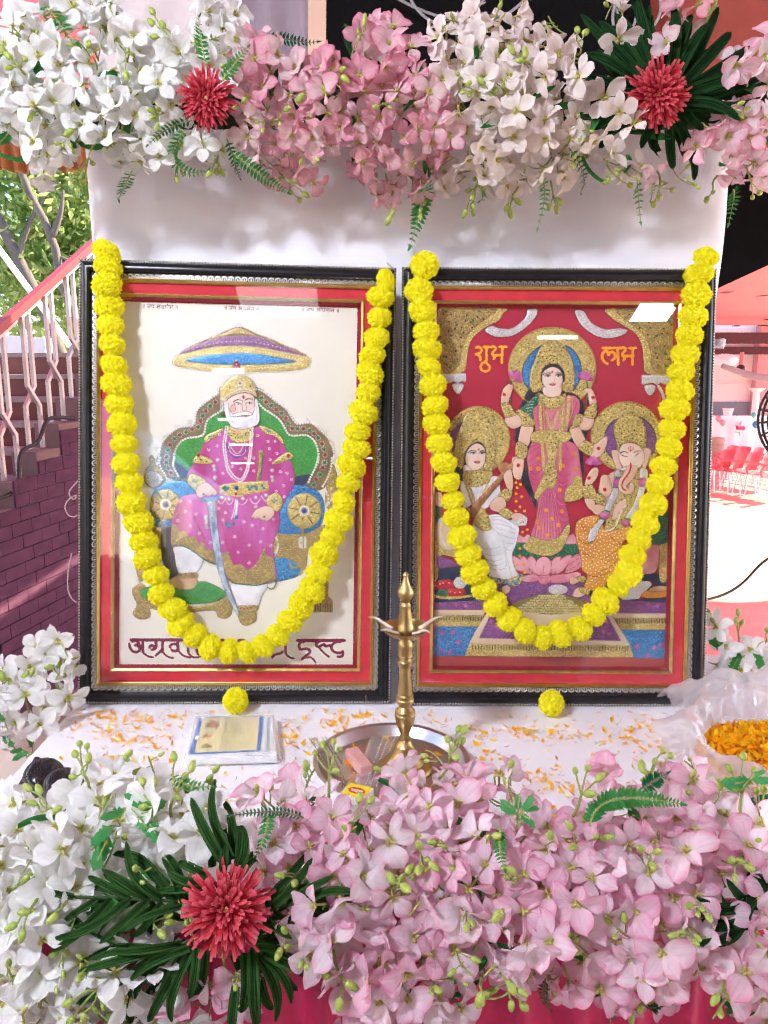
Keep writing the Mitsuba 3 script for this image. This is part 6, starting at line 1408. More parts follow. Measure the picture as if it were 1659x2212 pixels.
# dark spot lights at the left edge of the table
mat('lens_black', (0.008, 0.008, 0.01), 0.10, 0.0, 0.9)
mat('lamp_rim', (0.02, 0.016, 0.016), 0.35)
mat('lens_bead', (0.55, 0.55, 0.60), 0.1, 0.8)
for lab, (u, v), r_, yy in (('glossy black domed spotlight with sparkling dimples at the left edge, rear one of the pair', (95, 1682), 0.027, 1.02), ('glossy black domed spotlight with sparkling dimples at the left edge, front one of the pair', (137, 1703), 0.026, 0.99)):
    k = thing('spotlight', lab, 'spotlight')
    c = at_y(u, v, yy); ax = np.array([0.30, -0.45, 0.84]); R = frame_of(ax)
    put('housing', lathe([(0, -0.09), (r_ * 0.8, -0.09), (r_, -0.03), (r_ * 1.04, 0.0), (r_ * 1.04, 0.010), (r_ * 0.95, 0.012), (0, 0.010)], 36), 'lamp_rim', k, pose(c, R), smooth=30)
    dome = lathe([(r_ * 0.95, 0.010)] + [(r_ * 0.95 * math.cos(t), 0.010 + r_ * 0.42 * math.sin(t)) for t in np.linspace(0.05, math.pi / 2, 9)], 36)
    put('dome', dome, 'lens_black', k, pose(c, R), smooth=True)
    m = MB()
    for i in range(150):
        t = i * 2.39996; rr = r_ * 0.92 * math.sqrt((i + 0.5) / 150)
        z = 0.010 + r_ * 0.42 * math.sqrt(max(0, 1 - (rr / (r_ * 0.95)) ** 2))
        m.mesh(trimesh.creation.icosphere(1, 0.0021), pose([rr * math.cos(t), rr * math.sin(t), z], np.eye(3), r_ / 0.046))
    kind(put('lens_beads', m.out(), 'lens_black', k, pose(c, R), smooth=True), 'stuff')
    put('yoke', tube([c + R @ [r_ * 1.1, 0, -0.02], c + R @ [r_ * 1.15, 0, -0.10], [c[0] - 0.02, c[1] + 0.02, 0.70]], 0.006, 6), 'lamp_rim', k)
p0, p1 = at_y(20, 1745, 0.98), at_y(82, 1640, 1.06)
tag(put('dark_rod', tube([p0, (p0 + p1) / 2, p1], 0.006, 8), 'lamp_rim', smooth=True), 'dark slanting rod beside the two black spotlights', 'rod')
# ---------------------------------------------------------------- marigold garlands
thin('marigold', proc(lambda p, n, uv: mix((0.95, 0.90, 0.01), (0.97, 0.96, 0.08), noise(p.x * 200, p.y * 200, p.z * 200))), 0.8, 0.5)

def pom(seed, n=430):
    r = np.random.default_rng(seed); m = MB()
    ic = trimesh.creation.icosphere(2, 0.84); m.mesh(ic)
    i = np.arange(n) + 0.5
    ph = np.arccos(1 - 2 * i / n); th = i * math.pi * (1 + 5 ** 0.5)
    D = np.stack([np.cos(th) * np.sin(ph), np.sin(th) * np.sin(ph), np.cos(ph)], 1) + r.normal(size=(n, 3)) * 0.08
    D /= np.linalg.norm(D, axis=1, keepdims=True)
    for d in D:
        R = frame_of(d, r.normal(size=3)); L = r.uniform(0.92, 1.07); w = r.uniform(0.085, 0.145); b = r.normal() * 0.08; c = r.normal() * 0.08
        rim = [[(k - 2) / 2 * w, b + 0.05 * math.sin(k * 2.3 + seed), L - 0.05 * abs(k - 2) + r.normal() * 0.025] for k in range(5)]
        v = np.array([[-w * .4, 0, 0.62], [w * .4, 0, 0.62]] + [[-w * 0.85, c, 0.84], [w * 0.85, c, 0.84]] + rim)
        v = v @ R.T
        m.add(v, [[0, 1, 3], [0, 3, 2], [2, 3, 6], [2, 6, 5], [2, 5, 4], [3, 7, 6], [3, 8, 7]])
    return m.out()
POM = [mikit.ply(pom(s), 'marigold') for s in range(6)]
grng = np.random.default_rng(77)
def ball_pose(c, axis, r, flat):
    R = frame_of(axis, grng.normal(size=3)); a = grng.uniform(0, 6.28)
    Rz = np.array([[math.cos(a), -math.sin(a), 0], [math.sin(a), math.cos(a), 0], [0, 0, 1]])
    M = np.eye(4); M[:3, :3] = R @ Rz @ np.diag([r, r, r * flat]); M[:3, 3] = c
    return M
def garland(label, pic, P_, scale=1.0):
    k = thing('marigold_garland', label, 'garland')
    C = []
    for u, v in P_:
        q = pic.ray_uv(u, v, 0.014)
        C.append(pic.flat(q[0], q[1], 0.014 + grng.normal() * 0.002))
    C = np.array(C); Tn = np.gradient(C, axis=0)
    put('thread', tube(C, 0.0012, 5), 'thread', k)
    for i, c in enumerate(C):
        t = Tn[i] / np.linalg.norm(Tn[i]) + grng.normal(size=3) * 0.32
        gap = min([np.linalg.norm(C[j] - c) for j in (i - 1, i + 1) if 0 <= j < len(C)])
        put('flower', POM[grng.integers(6)], None, k, ball_pose(c, t, 0.0256 * scale * grng.uniform(0.86, 1.08), min(0.95, max(0.60, gap / 0.0240 * 0.60))))
    return k
def conv(crop, txt):
    c = CROPS[crop]
    return [((c[0] + float(a) / c[2]) / 1.85172, (c[1] + float(b) / c[2]) / 1.85172) for a, b in (w.split(',') for w in txt.split())]
CROPS['D'] = (1550, 1900, 1.22889)
gA = conv('A', '162,12 168,88 168,185 172,285 182,385 188,482 198,590 212,685 222,785 238,890 248,990 262,1090 278,1185') + conv('B', '290,140 322,240 350,342 372,424 413,512 440,605 500,682 535,760 612,820 690,878 785,902 875,905 962,872 1035,818 1098,745 1155,662 1210,588 1245,500 1270,405 1312,315 1345,230 1372,135') + conv('A', '1395,1190 1412,1100 1437,1012 1442,928 1472,825 1497,728 1505,630 1518,537 1540,445 1555,345 1560,240 1588,160')
gB = conv('C', '182,78 155,200 172,300 190,400 195,485 202,575 222,665 233,765 240,855 255,950 277,1045 293,1135') + conv('D', '295,35 320,125 337,208 365,300 397,390 430,475 475,560 532,637 602,710 675,765 762,798 850,780 945,755 1012,685 1072,620 1133,545 1182,482 1205,395 1237,315 1267,235 1305,145') + conv('C', '1335,1150 1357,1063 1383,970 1400,880 1410,782 1437,692 1442,600 1470,510 1485,420 1505,325 1517,222 1530,118 1562,38')
garland('yellow marigold garland looped over the left picture of the king', picA, gA)
garland('yellow marigold garland looped over the right picture of the goddess', picB, gB)
for lab, u, v in (('single yellow marigold flower at the foot of the left picture', 509, 1513), ('single yellow marigold flower at the foot of the right picture', 1191, 1519)):
    c = at_z(u, v, 0.752 + 0.0225)
    M = ball_pose(c, [0.2, -0.8, 0.5], 0.0232, 0.95)
    d = dict(POM[1]); d['to_world'] = T4(M); k = fresh('marigold_flower'); scene[k] = d; tag(k, lab, 'flower')

# ---------------------------------------------------------------- silk flowers, ferns and leaves
def petal_tex(root, mid, rim, vein):
    def f(p, n, uv):
        t = uv.x; s = dr.abs(uv.y - 0.5) * 2
        edge_ = smoothstep(0.55, 1.08, t * 0.75 + s * 0.40)
        c = mix(mid, rim, edge_)
        st = noise(uv.y * 26.0, t * 1.5, 0.0)
        c = c * (1.0 - vein * smoothstep(0.45, 0.9, st) * smoothstep(0.05, 0.4, t) * (1 - 0.6 * t))
        return mix(root, c, smoothstep(0.02, 0.30, t))
    return proc(f)
PINKS = [thin('pink_petal_a', petal_tex((0.66, 0.66, 0.40), (0.88, 0.71, 0.79), (0.80, 0.37, 0.51), 0.14), 0.95), thin('pink_petal_b', petal_tex((0.62, 0.58, 0.36), (0.89, 0.81, 0.85), (0.83, 0.49, 0.61), 0.12), 0.95), thin('pink_petal_c', petal_tex((0.60, 0.50, 0.34), (0.85, 0.60, 0.70), (0.75, 0.30, 0.45), 0.16), 0.95)]
ROSES = [thin('rose_petal_a', petal_tex((0.66, 0.62, 0.40), (0.86, 0.62, 0.68), (0.78, 0.30, 0.41), 0.16), 0.95), thin('rose_petal_b', petal_tex((0.62, 0.55, 0.36), (0.86, 0.72, 0.73), (0.80, 0.42, 0.49), 0.06), 0.95), thin('rose_petal_c', petal_tex((0.60, 0.46, 0.34), (0.80, 0.47, 0.54), (0.70, 0.22, 0.34), 0.18), 0.95)]
WHITES = [thin('white_petal_a', petal_tex((0.64, 0.72, 0.30), (0.84, 0.85, 0.83), (0.86, 0.86, 0.86), 0.10), 0.7), thin('white_petal_b', petal_tex((0.60, 0.66, 0.30), (0.80, 0.82, 0.78), (0.85, 0.85, 0.84), 0.12), 0.7)]
CREAMS = [thin('cream_petal_a', petal_tex((0.66, 0.66, 0.30), (0.82, 0.76, 0.72), (0.85, 0.80, 0.79), 0.06), 0.7), thin('cream_petal_b', petal_tex((0.62, 0.62, 0.28), (0.80, 0.72, 0.68), (0.82, 0.72, 0.72), 0.08), 0.7)]
mat('flower_throat', proc(lambda p, n, uv: mix((0.46, 0.50, 0.12), (0.30, 0.20, 0.05), noise(p.x * 300, p.y * 300, p.z * 300))), 0.6)
mat('bud_green', proc(lambda p, n, uv: mix((0.22, 0.34, 0.05), (0.40, 0.46, 0.10), noise(p.x * 120, p.y * 120, p.z * 120))), 0.45)
mat('stem_green', weave((0.24, 0.30, 0.07), 0.2, 50), 0.6)
mat('stem_brown', weave((0.13, 0.10, 0.06), 0.2, 50), 0.7)
thin('fern_green', proc(lambda p, n, uv: mix((0.025, 0.15, 0.035), (0.07, 0.27, 0.07), noise(p.x * 60, p.y * 60, p.z * 60))), 0.5, 0.45)
thin('fern_dark', proc(lambda p, n, uv: mix((0.008, 0.07, 0.025), (0.02, 0.13, 0.045), noise(p.x * 60, p.y * 60, p.z * 60))), 0.35, 0.4)
thin('fern_bright', proc(lambda p, n, uv: mix((0.05, 0.30, 0.08), (0.14, 0.42, 0.16), noise(p.x * 60, p.y * 60, p.z * 60))), 0.6, 0.5)
thin('palm_green', proc(lambda p, n, uv: mix((0.006, 0.026, 0.008), (0.050, 0.125, 0.030), smoothstep(0.35, 0.7, fbm(uv.y * 13, uv.x * 1.5, 0.5)))), 0.25, 0.30)
thin('palm_dark', proc(lambda p, n, uv: mix((0.005, 0.020, 0.008), (0.024, 0.070, 0.022), smoothstep(0.35, 0.7, fbm(uv.y * 13, uv.x * 1.5, 0.5)))), 0.2, 0.30)
mat('floral_foam', weave((0.012, 0.030, 0.012), 0.3, 40), 0.95)

def petal_mesh(wide, seed):
    r = np.random.default_rng(seed)
    nu, nv = 10, 6
    cup, back, tw = r.uniform(0.08, 0.45), r.uniform(-0.25, 0.50), r.normal() * 0.18
    wav, ph = r.uniform(0.02, 0.075), r.uniform(0, 6)
    def f(a, b):
        w = wide * (0.14 + 0.86 * math.sin(math.pi / 2 * min(1, a / 0.62)) ** 1.3 if a < 0.62 else math.sqrt(max(0.02, 1 - ((a - 0.62) / 0.385) ** 2)))
        y = (2 * b - 1) * w
        z = cup * (y / wide) ** 2 * 0.5 * (1 - 0.5 * a) - back * a * a * 0.5 + 0.12 * math.sin(a * 3.0) + wav * math.sin(9 * a + 7 * b + ph) * a + tw * y * a
        return (a - 0.05 * (2 * b - 1) ** 2 * a * a, y, z)
    return grid(f, nu, nv)
PET = {'broad': [petal_mesh(0.335 + 0.045 * (s % 3), s) for s in range(7)], 'slim': [petal_mesh(0.22 + 0.035 * (s % 3), 50 + s) for s in range(5)]}
PLYS = {}
def petal_ply(kind_, i, bsdf):
    key = (kind_, i, bsdf)
    if key not in PLYS:
        m, uv = PET[kind_][i]
        PLYS[key] = mikit.ply(m, bsdf, smooth=True, uv=uv)
    return PLYS[key]
tm_ = MB().tube([(0, 0, -0.45), (0, 0, -0.05), (0, 0, 0.10)], [0.035, 0.05, 0.05], 6)
for t in (0.3, 2.4, 4.5):
    tm_.tube([(0, 0, 0.02), (0.10 * math.cos(t), 0.10 * math.sin(t), 0.14), (0.20 * math.cos(t), 0.20 * math.sin(t), 0.16)], [0.05, 0.06, 0.02], 5)
THROAT = mikit.ply(tm_.out(), 'flower_throat', smooth=60)
frng = np.random.default_rng(2024)
def flower(spray, c, nrm, up, size, mats):
    """One open flower: throat and five petals round it."""
    R = frame_of(nrm, up)
    fk_ = put('flower', THROAT, None, spray, pose(c, R, size))
    mt = mats[frng.integers(len(mats))]
    open_ = frng.uniform(0.02, 0.80)
    for ang, kd, L in ((0.0, 'slim', 0.95), (1.12, 'broad', 1.05), (5.16, 'broad', 1.05), (2.42, 'broad', 0.95), (3.86, 'broad', 0.95)):
        if frng.uniform() < 0.05: continue
        a = ang + frng.normal() * 0.13
        kd = 'broad' if frng.uniform() < 0.15 else kd
        el = open_ * frng.uniform(0.6, 1.3) - 0.05
        x = np.array([math.cos(a) * math.cos(el), math.sin(a) * math.cos(el), math.sin(el)])
        z = np.array([-math.cos(a) * math.sin(el), -math.sin(a) * math.sin(el), math.cos(el)])
        roll = frng.normal() * 0.35
        y = np.cross(z, x); z2 = z * math.cos(roll) + y * math.sin(roll)
        Rp = np.stack([x, np.cross(z2, x), z2], 1)
        s = size * L * frng.uniform(0.88, 1.1)
        put('petal', petal_ply(kd, int(frng.integers(len(PET[kd]))), mt), None, fk_, pose(c + R @ (x * size * 0.05), R @ Rp, s))

class Roll:
    """The swag: a long roll along x; finds where the line of sight through (u, v) meets it."""
    def __init__(self, y, z, r): self.c = np.array([y, z]); self.r = r
    def hit(self, u, v, dr_=0.0):
        d = ray(u, v); d2 = d[1:]; o = CAM[1:]; r = self.r + dr_
        w = o - self.c; a, b, c = d2 @ d2, 2 * w @ d2, w @ w - r * r
        disc = b * b - 4 * a * c
        t = (-b - math.sqrt(disc)) / (2 * a) if disc > 0 else -b / (2 * a)
        p = CAM + d * t
        n = np.array([0, *(p[1:] - self.c)]); n /= np.linalg.norm(n)
        return p, n
TOP, LOW = Roll(1.425, 1.795, 0.115), Roll(0.825, 0.742, 0.125)
class Flat_:
    def __init__(self, y): self.y = y
    def hit(self, u, v, dr_=0.0):
        return at_y(u, v, self.y - dr_), np.array([0, -0.9, 0.4])

def scatter(poly, gap, seed, holes=(), inset=0.0):
    r = np.random.default_rng(seed); g = Polygon(poly).buffer(-inset)
    for h in holes: g = g.difference(Point(h[0], h[1]).buffer(h[2]))
    x0, y0, x1, y1 = g.bounds; o = []
    for _ in range(6000):
        q = np.array([r.uniform(x0, x1), r.uniform(y0, y1)])
        if g.contains(Point(q)) and (not o or np.min(np.hypot(*(np.array(o) - q).T)) > gap): o.append(q)
    return np.array(o)
sprays = []
def zone(poly, roll, gap, size, mats, name, label, group, seed, per=9, holes=(), layers=((0.0, 1.0), (-0.045, 1.25)), cat='flower spray', tilt=0.6, inset=None):
    if inset is None: inset = {TOP: 11, LOW: 16}.get(roll, 8) if Polygon(poly).area > 9000 else 0
    pts_ = []
    for li, (dr_, gs) in enumerate(layers):
        q = scatter(poly, gap * gs, seed + li, holes, inset)
        pts_ += [(u, v, dr_ + frng.normal() * 0.012) for u, v in q]
    P_ = np.array(pts_)
    n = max(1, round(len(P_) / per))
    r = np.random.default_rng(seed); cen = P_[r.choice(len(P_), n, replace=False), :2]
    for _ in range(12):
        lab = np.argmin(np.hypot(P_[:, None, 0] - cen[None, :, 0], P_[:, None, 1] - cen[None, :, 1]), 1)
        cen = np.array([P_[lab == i, :2].mean(0) if (lab == i).any() else cen[i] for i in range(n)])
    for i in range(n):
        M_ = P_[lab == i]
        if not len(M_): continue
        k = thing(name, label, cat, group)
        base, bn = roll.hit(*cen[i], -0.08)
        stem = MB()
        for u, v, dr_ in M_:
            p, nn = roll.hit(u, v, dr_)
            tow = (CAM - p) / np.linalg.norm(CAM - p)
            nrm = nn * 0.6 + tow * 0.55 + frng.normal(size=3) * tilt
            nrm /= np.linalg.norm(nrm)
            if np.dot(nrm, tow) < 0.15: nrm = nrm + tow * 0.7; nrm /= np.linalg.norm(nrm)
            flower(k, p, nrm, np.array([0, 0.0, 1]) + frng.normal(size=3) * 0.35, size * frng.uniform(0.85, 1.12), mats)
            j = base + (p - base) * 0.5 + np.array([0, 0, -0.01])
            stem.tube(spline([base, j, p - nrm * size * 0.42], 6), 0.0011, 4)
        put('stem', stem.out(), 'stem_green', k)
        sprays.append((k, cen[i], roll))
W1 = [(0, 60), (40, 22), (110, 5), (230, -10), (300, 60), (420, 70), (440, 10), (520, 20), (535, 110), (440, 170), (395, 200), (400, 265), (470, 300), (515, 335), (470, 365), (400, 345), (330, 355), (262, 372), (205, 300), (150, 320), (110, 395), (55, 388), (75, 320), (0, 290), (-30, 180)]
P1 = [(505, 120), (545, 55), (620, 110), (680, 145), (730, 105), (752, 170), (748, 300), (700, 345), (695, 405), (610, 415), (560, 375), (510, 320), (505, 240)]
P1b = [(762, 60), (830, 40), (905, 70), (920, 150), (965, 220), (990, 300), (960, 380), (885, 440), (800, 430), (765, 370), (752, 240)]
W2 = [(915, 90), (1010, 25), (1110, 15), (1180, 65), (1250, 105), (1268, 180), (1318, 200), (1330, 235), (1270, 255), (1300, 300), (1285, 335), (1245, 390), (1180, 405), (1060, 415), (1000, 400), (945, 430), (935, 380), (1000, 300), (960, 210), (925, 150)]
P2 = [(1450, -20), (1540, -10), (1530, 40), (1510, 75), (1450, 130), (1420, 115), (1440, 60)]
P3 = [(1570, 110), (1620, 95), (1680, 60), (1680, 400), (1590, 400), (1540, 350), (1480, 320), (1500, 280), (1540, 245), (1600, 230), (1560, 160)]
T1 = 'silk orchid spray in the upper swag, '
zone(W1, TOP, 37, 0.032, WHITES, 'white_orchid_spray', 'white ' + T1 + 'left of the left red chrysanthemum', 'white sprays at the upper left', 101)
zone(P1, TOP, 36, 0.030, ROSES, 'pink_orchid_spray', 'pink ' + T1 + 'just right of the left red chrysanthemum', 'pink sprays upper left of centre', 111)
zone(P1b, TOP, 36, 0.031, ROSES, 'pink_orchid_spray', 'pink ' + T1 + 'in the middle beside the cream ones', 'pink sprays upper middle', 121)
zone(W2, TOP, 38, 0.032, CREAMS, 'cream_orchid_spray', 'creamy white ' + T1 + 'left of the right red chrysanthemum', 'cream sprays upper right of centre', 131)
zone(P2, TOP, 38, 0.034, ROSES, 'pink_orchid_spray', 'pink silk orchid spray above the right red chrysanthemum, at the top edge', 'pink sprays above the right chrysanthemum', 141)
zone(P3, TOP, 38, 0.032, PINKS, 'pink_orchid_spray', 'pink silk orchid spray at the upper right edge beyond the dark leaves', 'pink sprays at the upper right edge', 151)
zone([(1300, 330), (1330, 320), (1390, 350), (1380, 375), (1310, 385)], TOP, 40, 0.033, CREAMS, 'cream_orchid_spray', 'small creamy white orchid spray hanging below the dark leaves at upper right', None, 161, layers=((0.0, 1.0),))
zone([(1335, 235), (1375, 230), (1372, 270), (1335, 275)], TOP, 40, 0.032, CREAMS, 'cream_orchid_spray', 'lone creamy white blossom just below the right red chrysanthemum', None, 162, layers=((0.03, 1.0),))
zone([(1318, 30), (1345, 25), (1350, 90), (1322, 100)], TOP, 40, 0.032, CREAMS, 'cream_orchid_spray', 'small creamy blossoms high above the dark leaves at upper right', None, 163, layers=((0.0, 1.0),))
zone([(1380, 370), (1440, 360), (1450, 395), (1400, 400)], TOP, 40, 0.032, PINKS, 'pink_orchid_spray', 'small pink blossoms hanging under the dark leaves at upper right', None, 164, layers=((0.0, 1.0),))
WB = [(-20, 1705), (60, 1722), (70, 1790), (150, 1700), (190, 1690), (240, 1660), (330, 1690), (370, 1660), (440, 1700), (490, 1740), (480, 1800), (440, 1890), (360, 1830), (260, 1830), (200, 1850), (215, 1905), (120, 1960), (150, 2050), (230, 2060), (330, 2150), (300, 2230), (-20, 2230)]
PB = [(530, 1710), (600, 1690), (650, 1680), (700, 1690), (740, 1775), (825, 1700), (850, 1645), (900, 1635), (950, 1670), (1030, 1665), (1090, 1635), (1140, 1700), (1180, 1740), (1240, 1760), (1260, 1720), (1290, 1640), (1330, 1650), (1340, 1720), (1440, 1660), (1540, 1660), (1580, 1720), (1680, 1690), (1680, 2230), (1500, 2150), (1420, 2180), (1330, 2180), (1240, 2130), (1170, 2150), (1090, 2110), (1010, 2160), (1010, 2240), (720, 2240), (690, 2120), (660, 2080), (600, 2000), (590, 1960), (700, 1900), (640, 1850), (590, 1880), (545, 1830), (580, 1790)]
L1 = 'silk orchid spray along the front edge of the table, '
zone(WB, LOW, 49, 0.033, WHITES, 'white_orchid_spray', 'large white ' + L1 + 'left of the front chrysanthemum', 'white sprays at the lower left', 201)
zone(PB, LOW, 47, 0.0305, PINKS, 'pink_orchid_spray', 'pale pink ' + L1 + 'right of the front chrysanthemum', 'pink sprays along the front edge', 211, holes=((1600, 1930, 62),))
zone([(360, 2140), (440, 2090), (520, 2080), (560, 2130), (520, 2200), (470, 2230), (360, 2230)], LOW, 56, 0.031, PINKS, 'pink_orchid_spray', 'pale pink orchid spray below the front red chrysanthemum at the bottom edge', None, 221, layers=((0.0, 1.0),))
zone([(120, 1840), (330, 1830), (430, 1870), (400, 2060), (260, 2110), (120, 2060)], LOW, 52, 0.032, WHITES, 'white_orchid_spray', 'white blossoms showing between the palm blades left of the front chrysanthemum', 'white sprays behind the palm leaves', 225, layers=((-0.05, 1.0),))
zone([(560, 1830), (660, 1850), (690, 1900), (600, 1960), (610, 2010), (660, 2090), (580, 2110), (540, 1960)], LOW, 50, 0.030, PINKS, 'pink_orchid_spray', 'pink blossoms between the palm blades right of the front chrysanthemum', 'pink sprays behind the palm leaves', 226, layers=((-0.05, 1.0),))
zone([(170, 2090), (420, 2080), (430, 2240), (170, 2240)], LOW, 50, 0.032, WHITES, 'white_orchid_spray', 'white blossoms over the red skirt below the palm blades', 'white sprays at the bottom edge', 227, layers=((-0.03, 1.0),))
zone([(330, 2060), (360, 2150), (330, 2200), (260, 2150), (280, 2110)], LOW, 56, 0.031, WHITES, 'white_orchid_spray', 'white blossoms hanging below the palm leaves at the lower left', None, 222, layers=((0.0, 1.0),))
zone([(70, 1390), (130, 1375), (168, 1390), (172, 1470), (150, 1530), (60, 1600), (-20, 1600), (-20, 1440), (40, 1425)], Flat_(1.24), 36, 0.034, WHITES, 'white_orchid_spray', 'white silk orchid spray standing left of the king picture', 'white sprays beside the left picture', 231, layers=((0.0, 1.0), (-0.05, 1.2)))
zone([(1535, 1345), (1570, 1340), (1600, 1390), (1640, 1400), (1650, 1440), (1630, 1480), (1560, 1480), (1535, 1440)], Flat_(1.42), 40, 0.033, WHITES, 'white_orchid_spray', 'white silk orchid spray standing right of the goddess picture', 'white sprays beside the right picture', 241, layers=((0.0, 1.0), (-0.05, 1.2)))

# every spray of a mass gets its own label: its row, and its place in that row
WHERE = {}
for k, cen, _ in sprays:
    g_ = labels[k].get('group')
    if g_: WHERE.setdefault(g_, []).append((k, cen))
for g_, ms in WHERE.items():
    nr = 1 if len(ms) < 4 else 2 if len(ms) < 12 else 3
    ms = sorted(ms, key=lambda m: m[1][1])
    for r_ in range(nr):
        row_ = sorted(ms[len(ms) * r_ // nr:len(ms) * (r_ + 1) // nr], key=lambda m: m[1][0])
        for i, (k, _) in enumerate(row_):
            rn = {1: '', 2: ('upper row, ', 'lower row, ')[min(r_, 1)], 3: ('top row, ', 'middle row, ', 'bottom row, ')[r_]}[nr]
            labels[k]['label'] = f'silk orchid spray of the {g_}, {rn}{ORD[i]} from left'

# buds on thin stalks
bm_i = trimesh.creation.icosphere(2, 1.0); bv_ = np.array(bm_i.vertices) * [0.55, 0.55, 1.0]; bv_[:, 2] += 0.15 * bv_[:, 2] ** 2
BUD = mikit.ply((bv_, bm_i.faces), 'bud_green', smooth=True)
def buds(off, txts, roll, size, lift_=0.03):
    for t in txts:
        q = np.array([[off[0] + float(a) / 2, off[1] + float(b) / 2] for a, b in (w.split(',') for w in t.split())])
        cen = q[1:].mean(0); near = min((s for s in sprays if s[2] is roll), key=lambda s: np.hypot(*(s[1] - q[0])))
        b0, _ = roll.hit(*q[0], lift_ - 0.03)
        mid_, _ = roll.hit(*(q[0] * 0.45 + cen * 0.55), lift_)
        m = MB().tube(spline([b0, (b0 + mid_) / 2 + frng.normal(size=3) * 0.003, mid_], 6), [0.0020, 0.0019, 0.0018, 0.0017, 0.0016, 0.0015], 5)
        for x in q[1:]:
            p, n_ = roll.hit(*x, lift_ + frng.normal() * 0.006)
            e = p - mid_ + frng.normal(size=3) * 0.004; e /= np.linalg.norm(e) + 1e-9
            m.tube(spline([mid_ + (p - mid_) * 0.05, (mid_ + p) / 2 + frng.normal(size=3) * 0.002, p - e * size * 0.8], 6), 0.0011, 5)
            put('bud', BUD, None, near[0], pose(p, frame_of(e), size * frng.uniform(0.85, 1.15)))
        put('bud_stalk', m.out(), 'stem_green', near[0])
# the first point of each is the foot of the stalk
buds((0, 0), ['830,260 658,50 655,98 702,108 668,158 752,160', '120,330 5,210 35,242 42,292 112,250', '420,300 380,190', '420,590 400,705 330,745 325,782 362,782', '930,640 905,750 935,742 960,746', '1200,740 1255,830 1280,775 1295,865 1318,840', '1180,520 1240,470 1215,545', '1400,330 1300,420 1395,385', '1440,280 1475,300 1440,295 1490,340', '330,540 290,580 300,570', '560,200 545,325 505,130'], TOP, 0.0085, 0.02)
buds((829.5, 0), ['420,720 365,822 380,890 350,922 386,920', '560,780 530,896 546,920 578,870', '720,780 715,892 756,870 745,902', '960,700 965,780 1062,800', '1180,740 1190,852 1166,882 1246,820', '1440,760 1395,862 1422,830', '1560,720 1592,852 1622,832', '500,480 480,390 420,352', '640,300 610,230 552,216 590,260', '60,780 20,950 36,918', '820,240 835,130 870,140', '1390,110 1410,20 1400,50'], TOP, 0.0085, 0.02)
buds((0, 1404), ['385,640 325,450 345,405 376,416 382,470 315,548', '250,760 120,596 168,606 142,662 246,690', '740,720 752,462 798,546 830,506 770,640', '700,760 665,575 615,570 620,675', '1420,640 1362,446 1396,411 1442,396 1466,430 1450,522', '1500,800 1552,640 1602,650 1500,770'], LOW, 0.0075, 0.03)
buds((829.5, 1404), ['235,560 275,386 322,341 346,346 336,396 310,466', '815,720 826,522 880,512 932,552 886,622', '1080,680 1116,512 1172,482 1206,436 1216,500 1238,456', '1560,760 1552,460 1492,512 1496,566 1600,520', '1640,760 1642,600 1612,610'], LOW, 0.0075, 0.03)
buds((0, 1728), ['180,400 106,486 52,546 96,586', '300,420 230,510', '520,720 426,786 296,876 362,940 306,952', '1440,650 1410,756 1516,800 1536,866 1466,880'], LOW, 0.0075, 0.025)
buds((829.5, 1728), ['20,420 32,340 110,300 152,302 92,380', '500,740 550,806 596,830 550,886 604,892', '420,760 416,856', '540,440 492,500', '1460,760 1490,846 1432,860'], LOW, 0.0075, 0.025)
buds((0, 1404), ['80,260 10,105 45,140 108,110', '130,280 140,95 45,200', '255,170 215,75 285,25 255,60', '20,260 8,205 12,120'], sprays[[i for i, s in enumerate(sprays) if isinstance(s[2], Flat_)][0]][2], 0.0085, 0.01)
R5 = [s for s in sprays if isinstance(s[2], Flat_)][-1][2]
buds((829.5, 1241), ['1480,330 1405,165 1420,200', '1530,330 1530,165 1520,200 1545,210', '1640,300 1655,240'], R5, 0.0085, 0.01)

# small extra twigs of buds and slim leaves inside the masses
SLIM = mikit.ply((lambda g: g[0])(grid(lambda a, b: (a, (2 * b - 1) * 0.13 * math.sin(math.pi * min(1, 0.08 + 0.9 * a)) ** 0.7, 0.10 * math.sin(3 * a) + 0.10 * abs(2 * b - 1)), 7, 3)), 'fern_green', smooth=True)
for k, cen, roll in list(sprays):
    if not isinstance(roll, Roll): continue
    for _ in range(2 if roll is LOW else 1):
        u, v = cen + frng.normal(size=2) * (50 if roll is LOW else 34)
        p0, n0 = roll.hit(u, v, -0.01); st_ = MB()
        e0 = n0 * 0.6 + frng.normal(size=3) * 0.6 + np.array([0, 0, -0.2 if roll is TOP else 0.2]); e0 /= np.linalg.norm(e0)
        tip = p0 + e0 * 0.045; st_.tube(spline([p0, p0 + e0 * 0.022 + frng.normal(size=3) * 0.003, tip], 6), 0.0011, 4)
        for j in range(int(frng.integers(2, 5))):
            e = e0 + frng.normal(size=3) * 0.7; e /= np.linalg.norm(e); b0 = p0 + e0 * (0.018 + 0.009 * j)
            st_.tube([b0, b0 + e * 0.011], 0.0008, 4)
            put('bud', BUD, None, k, pose(b0 + e * 0.016, frame_of(e), 0.0062 * frng.uniform(0.7, 1.15)))
        put('bud_stalk', st_.out(), 'stem_green', k)
    for _ in range(2):
        u, v = cen + frng.normal(size=2) * (55 if roll is LOW else 36)
        if (roll is LOW and v < 1730) or (roll is TOP and not 90 < v < 350): continue
        p0, n0 = roll.hit(u, v, -0.025); e = frng.normal(size=3) + n0 * 0.5; e /= np.linalg.norm(e)
        put('leaf', SLIM, None, k, pose(p0, frame_of(n0 + frng.normal(size=3) * 0.4, e), frng.uniform(0.035, 0.06)))

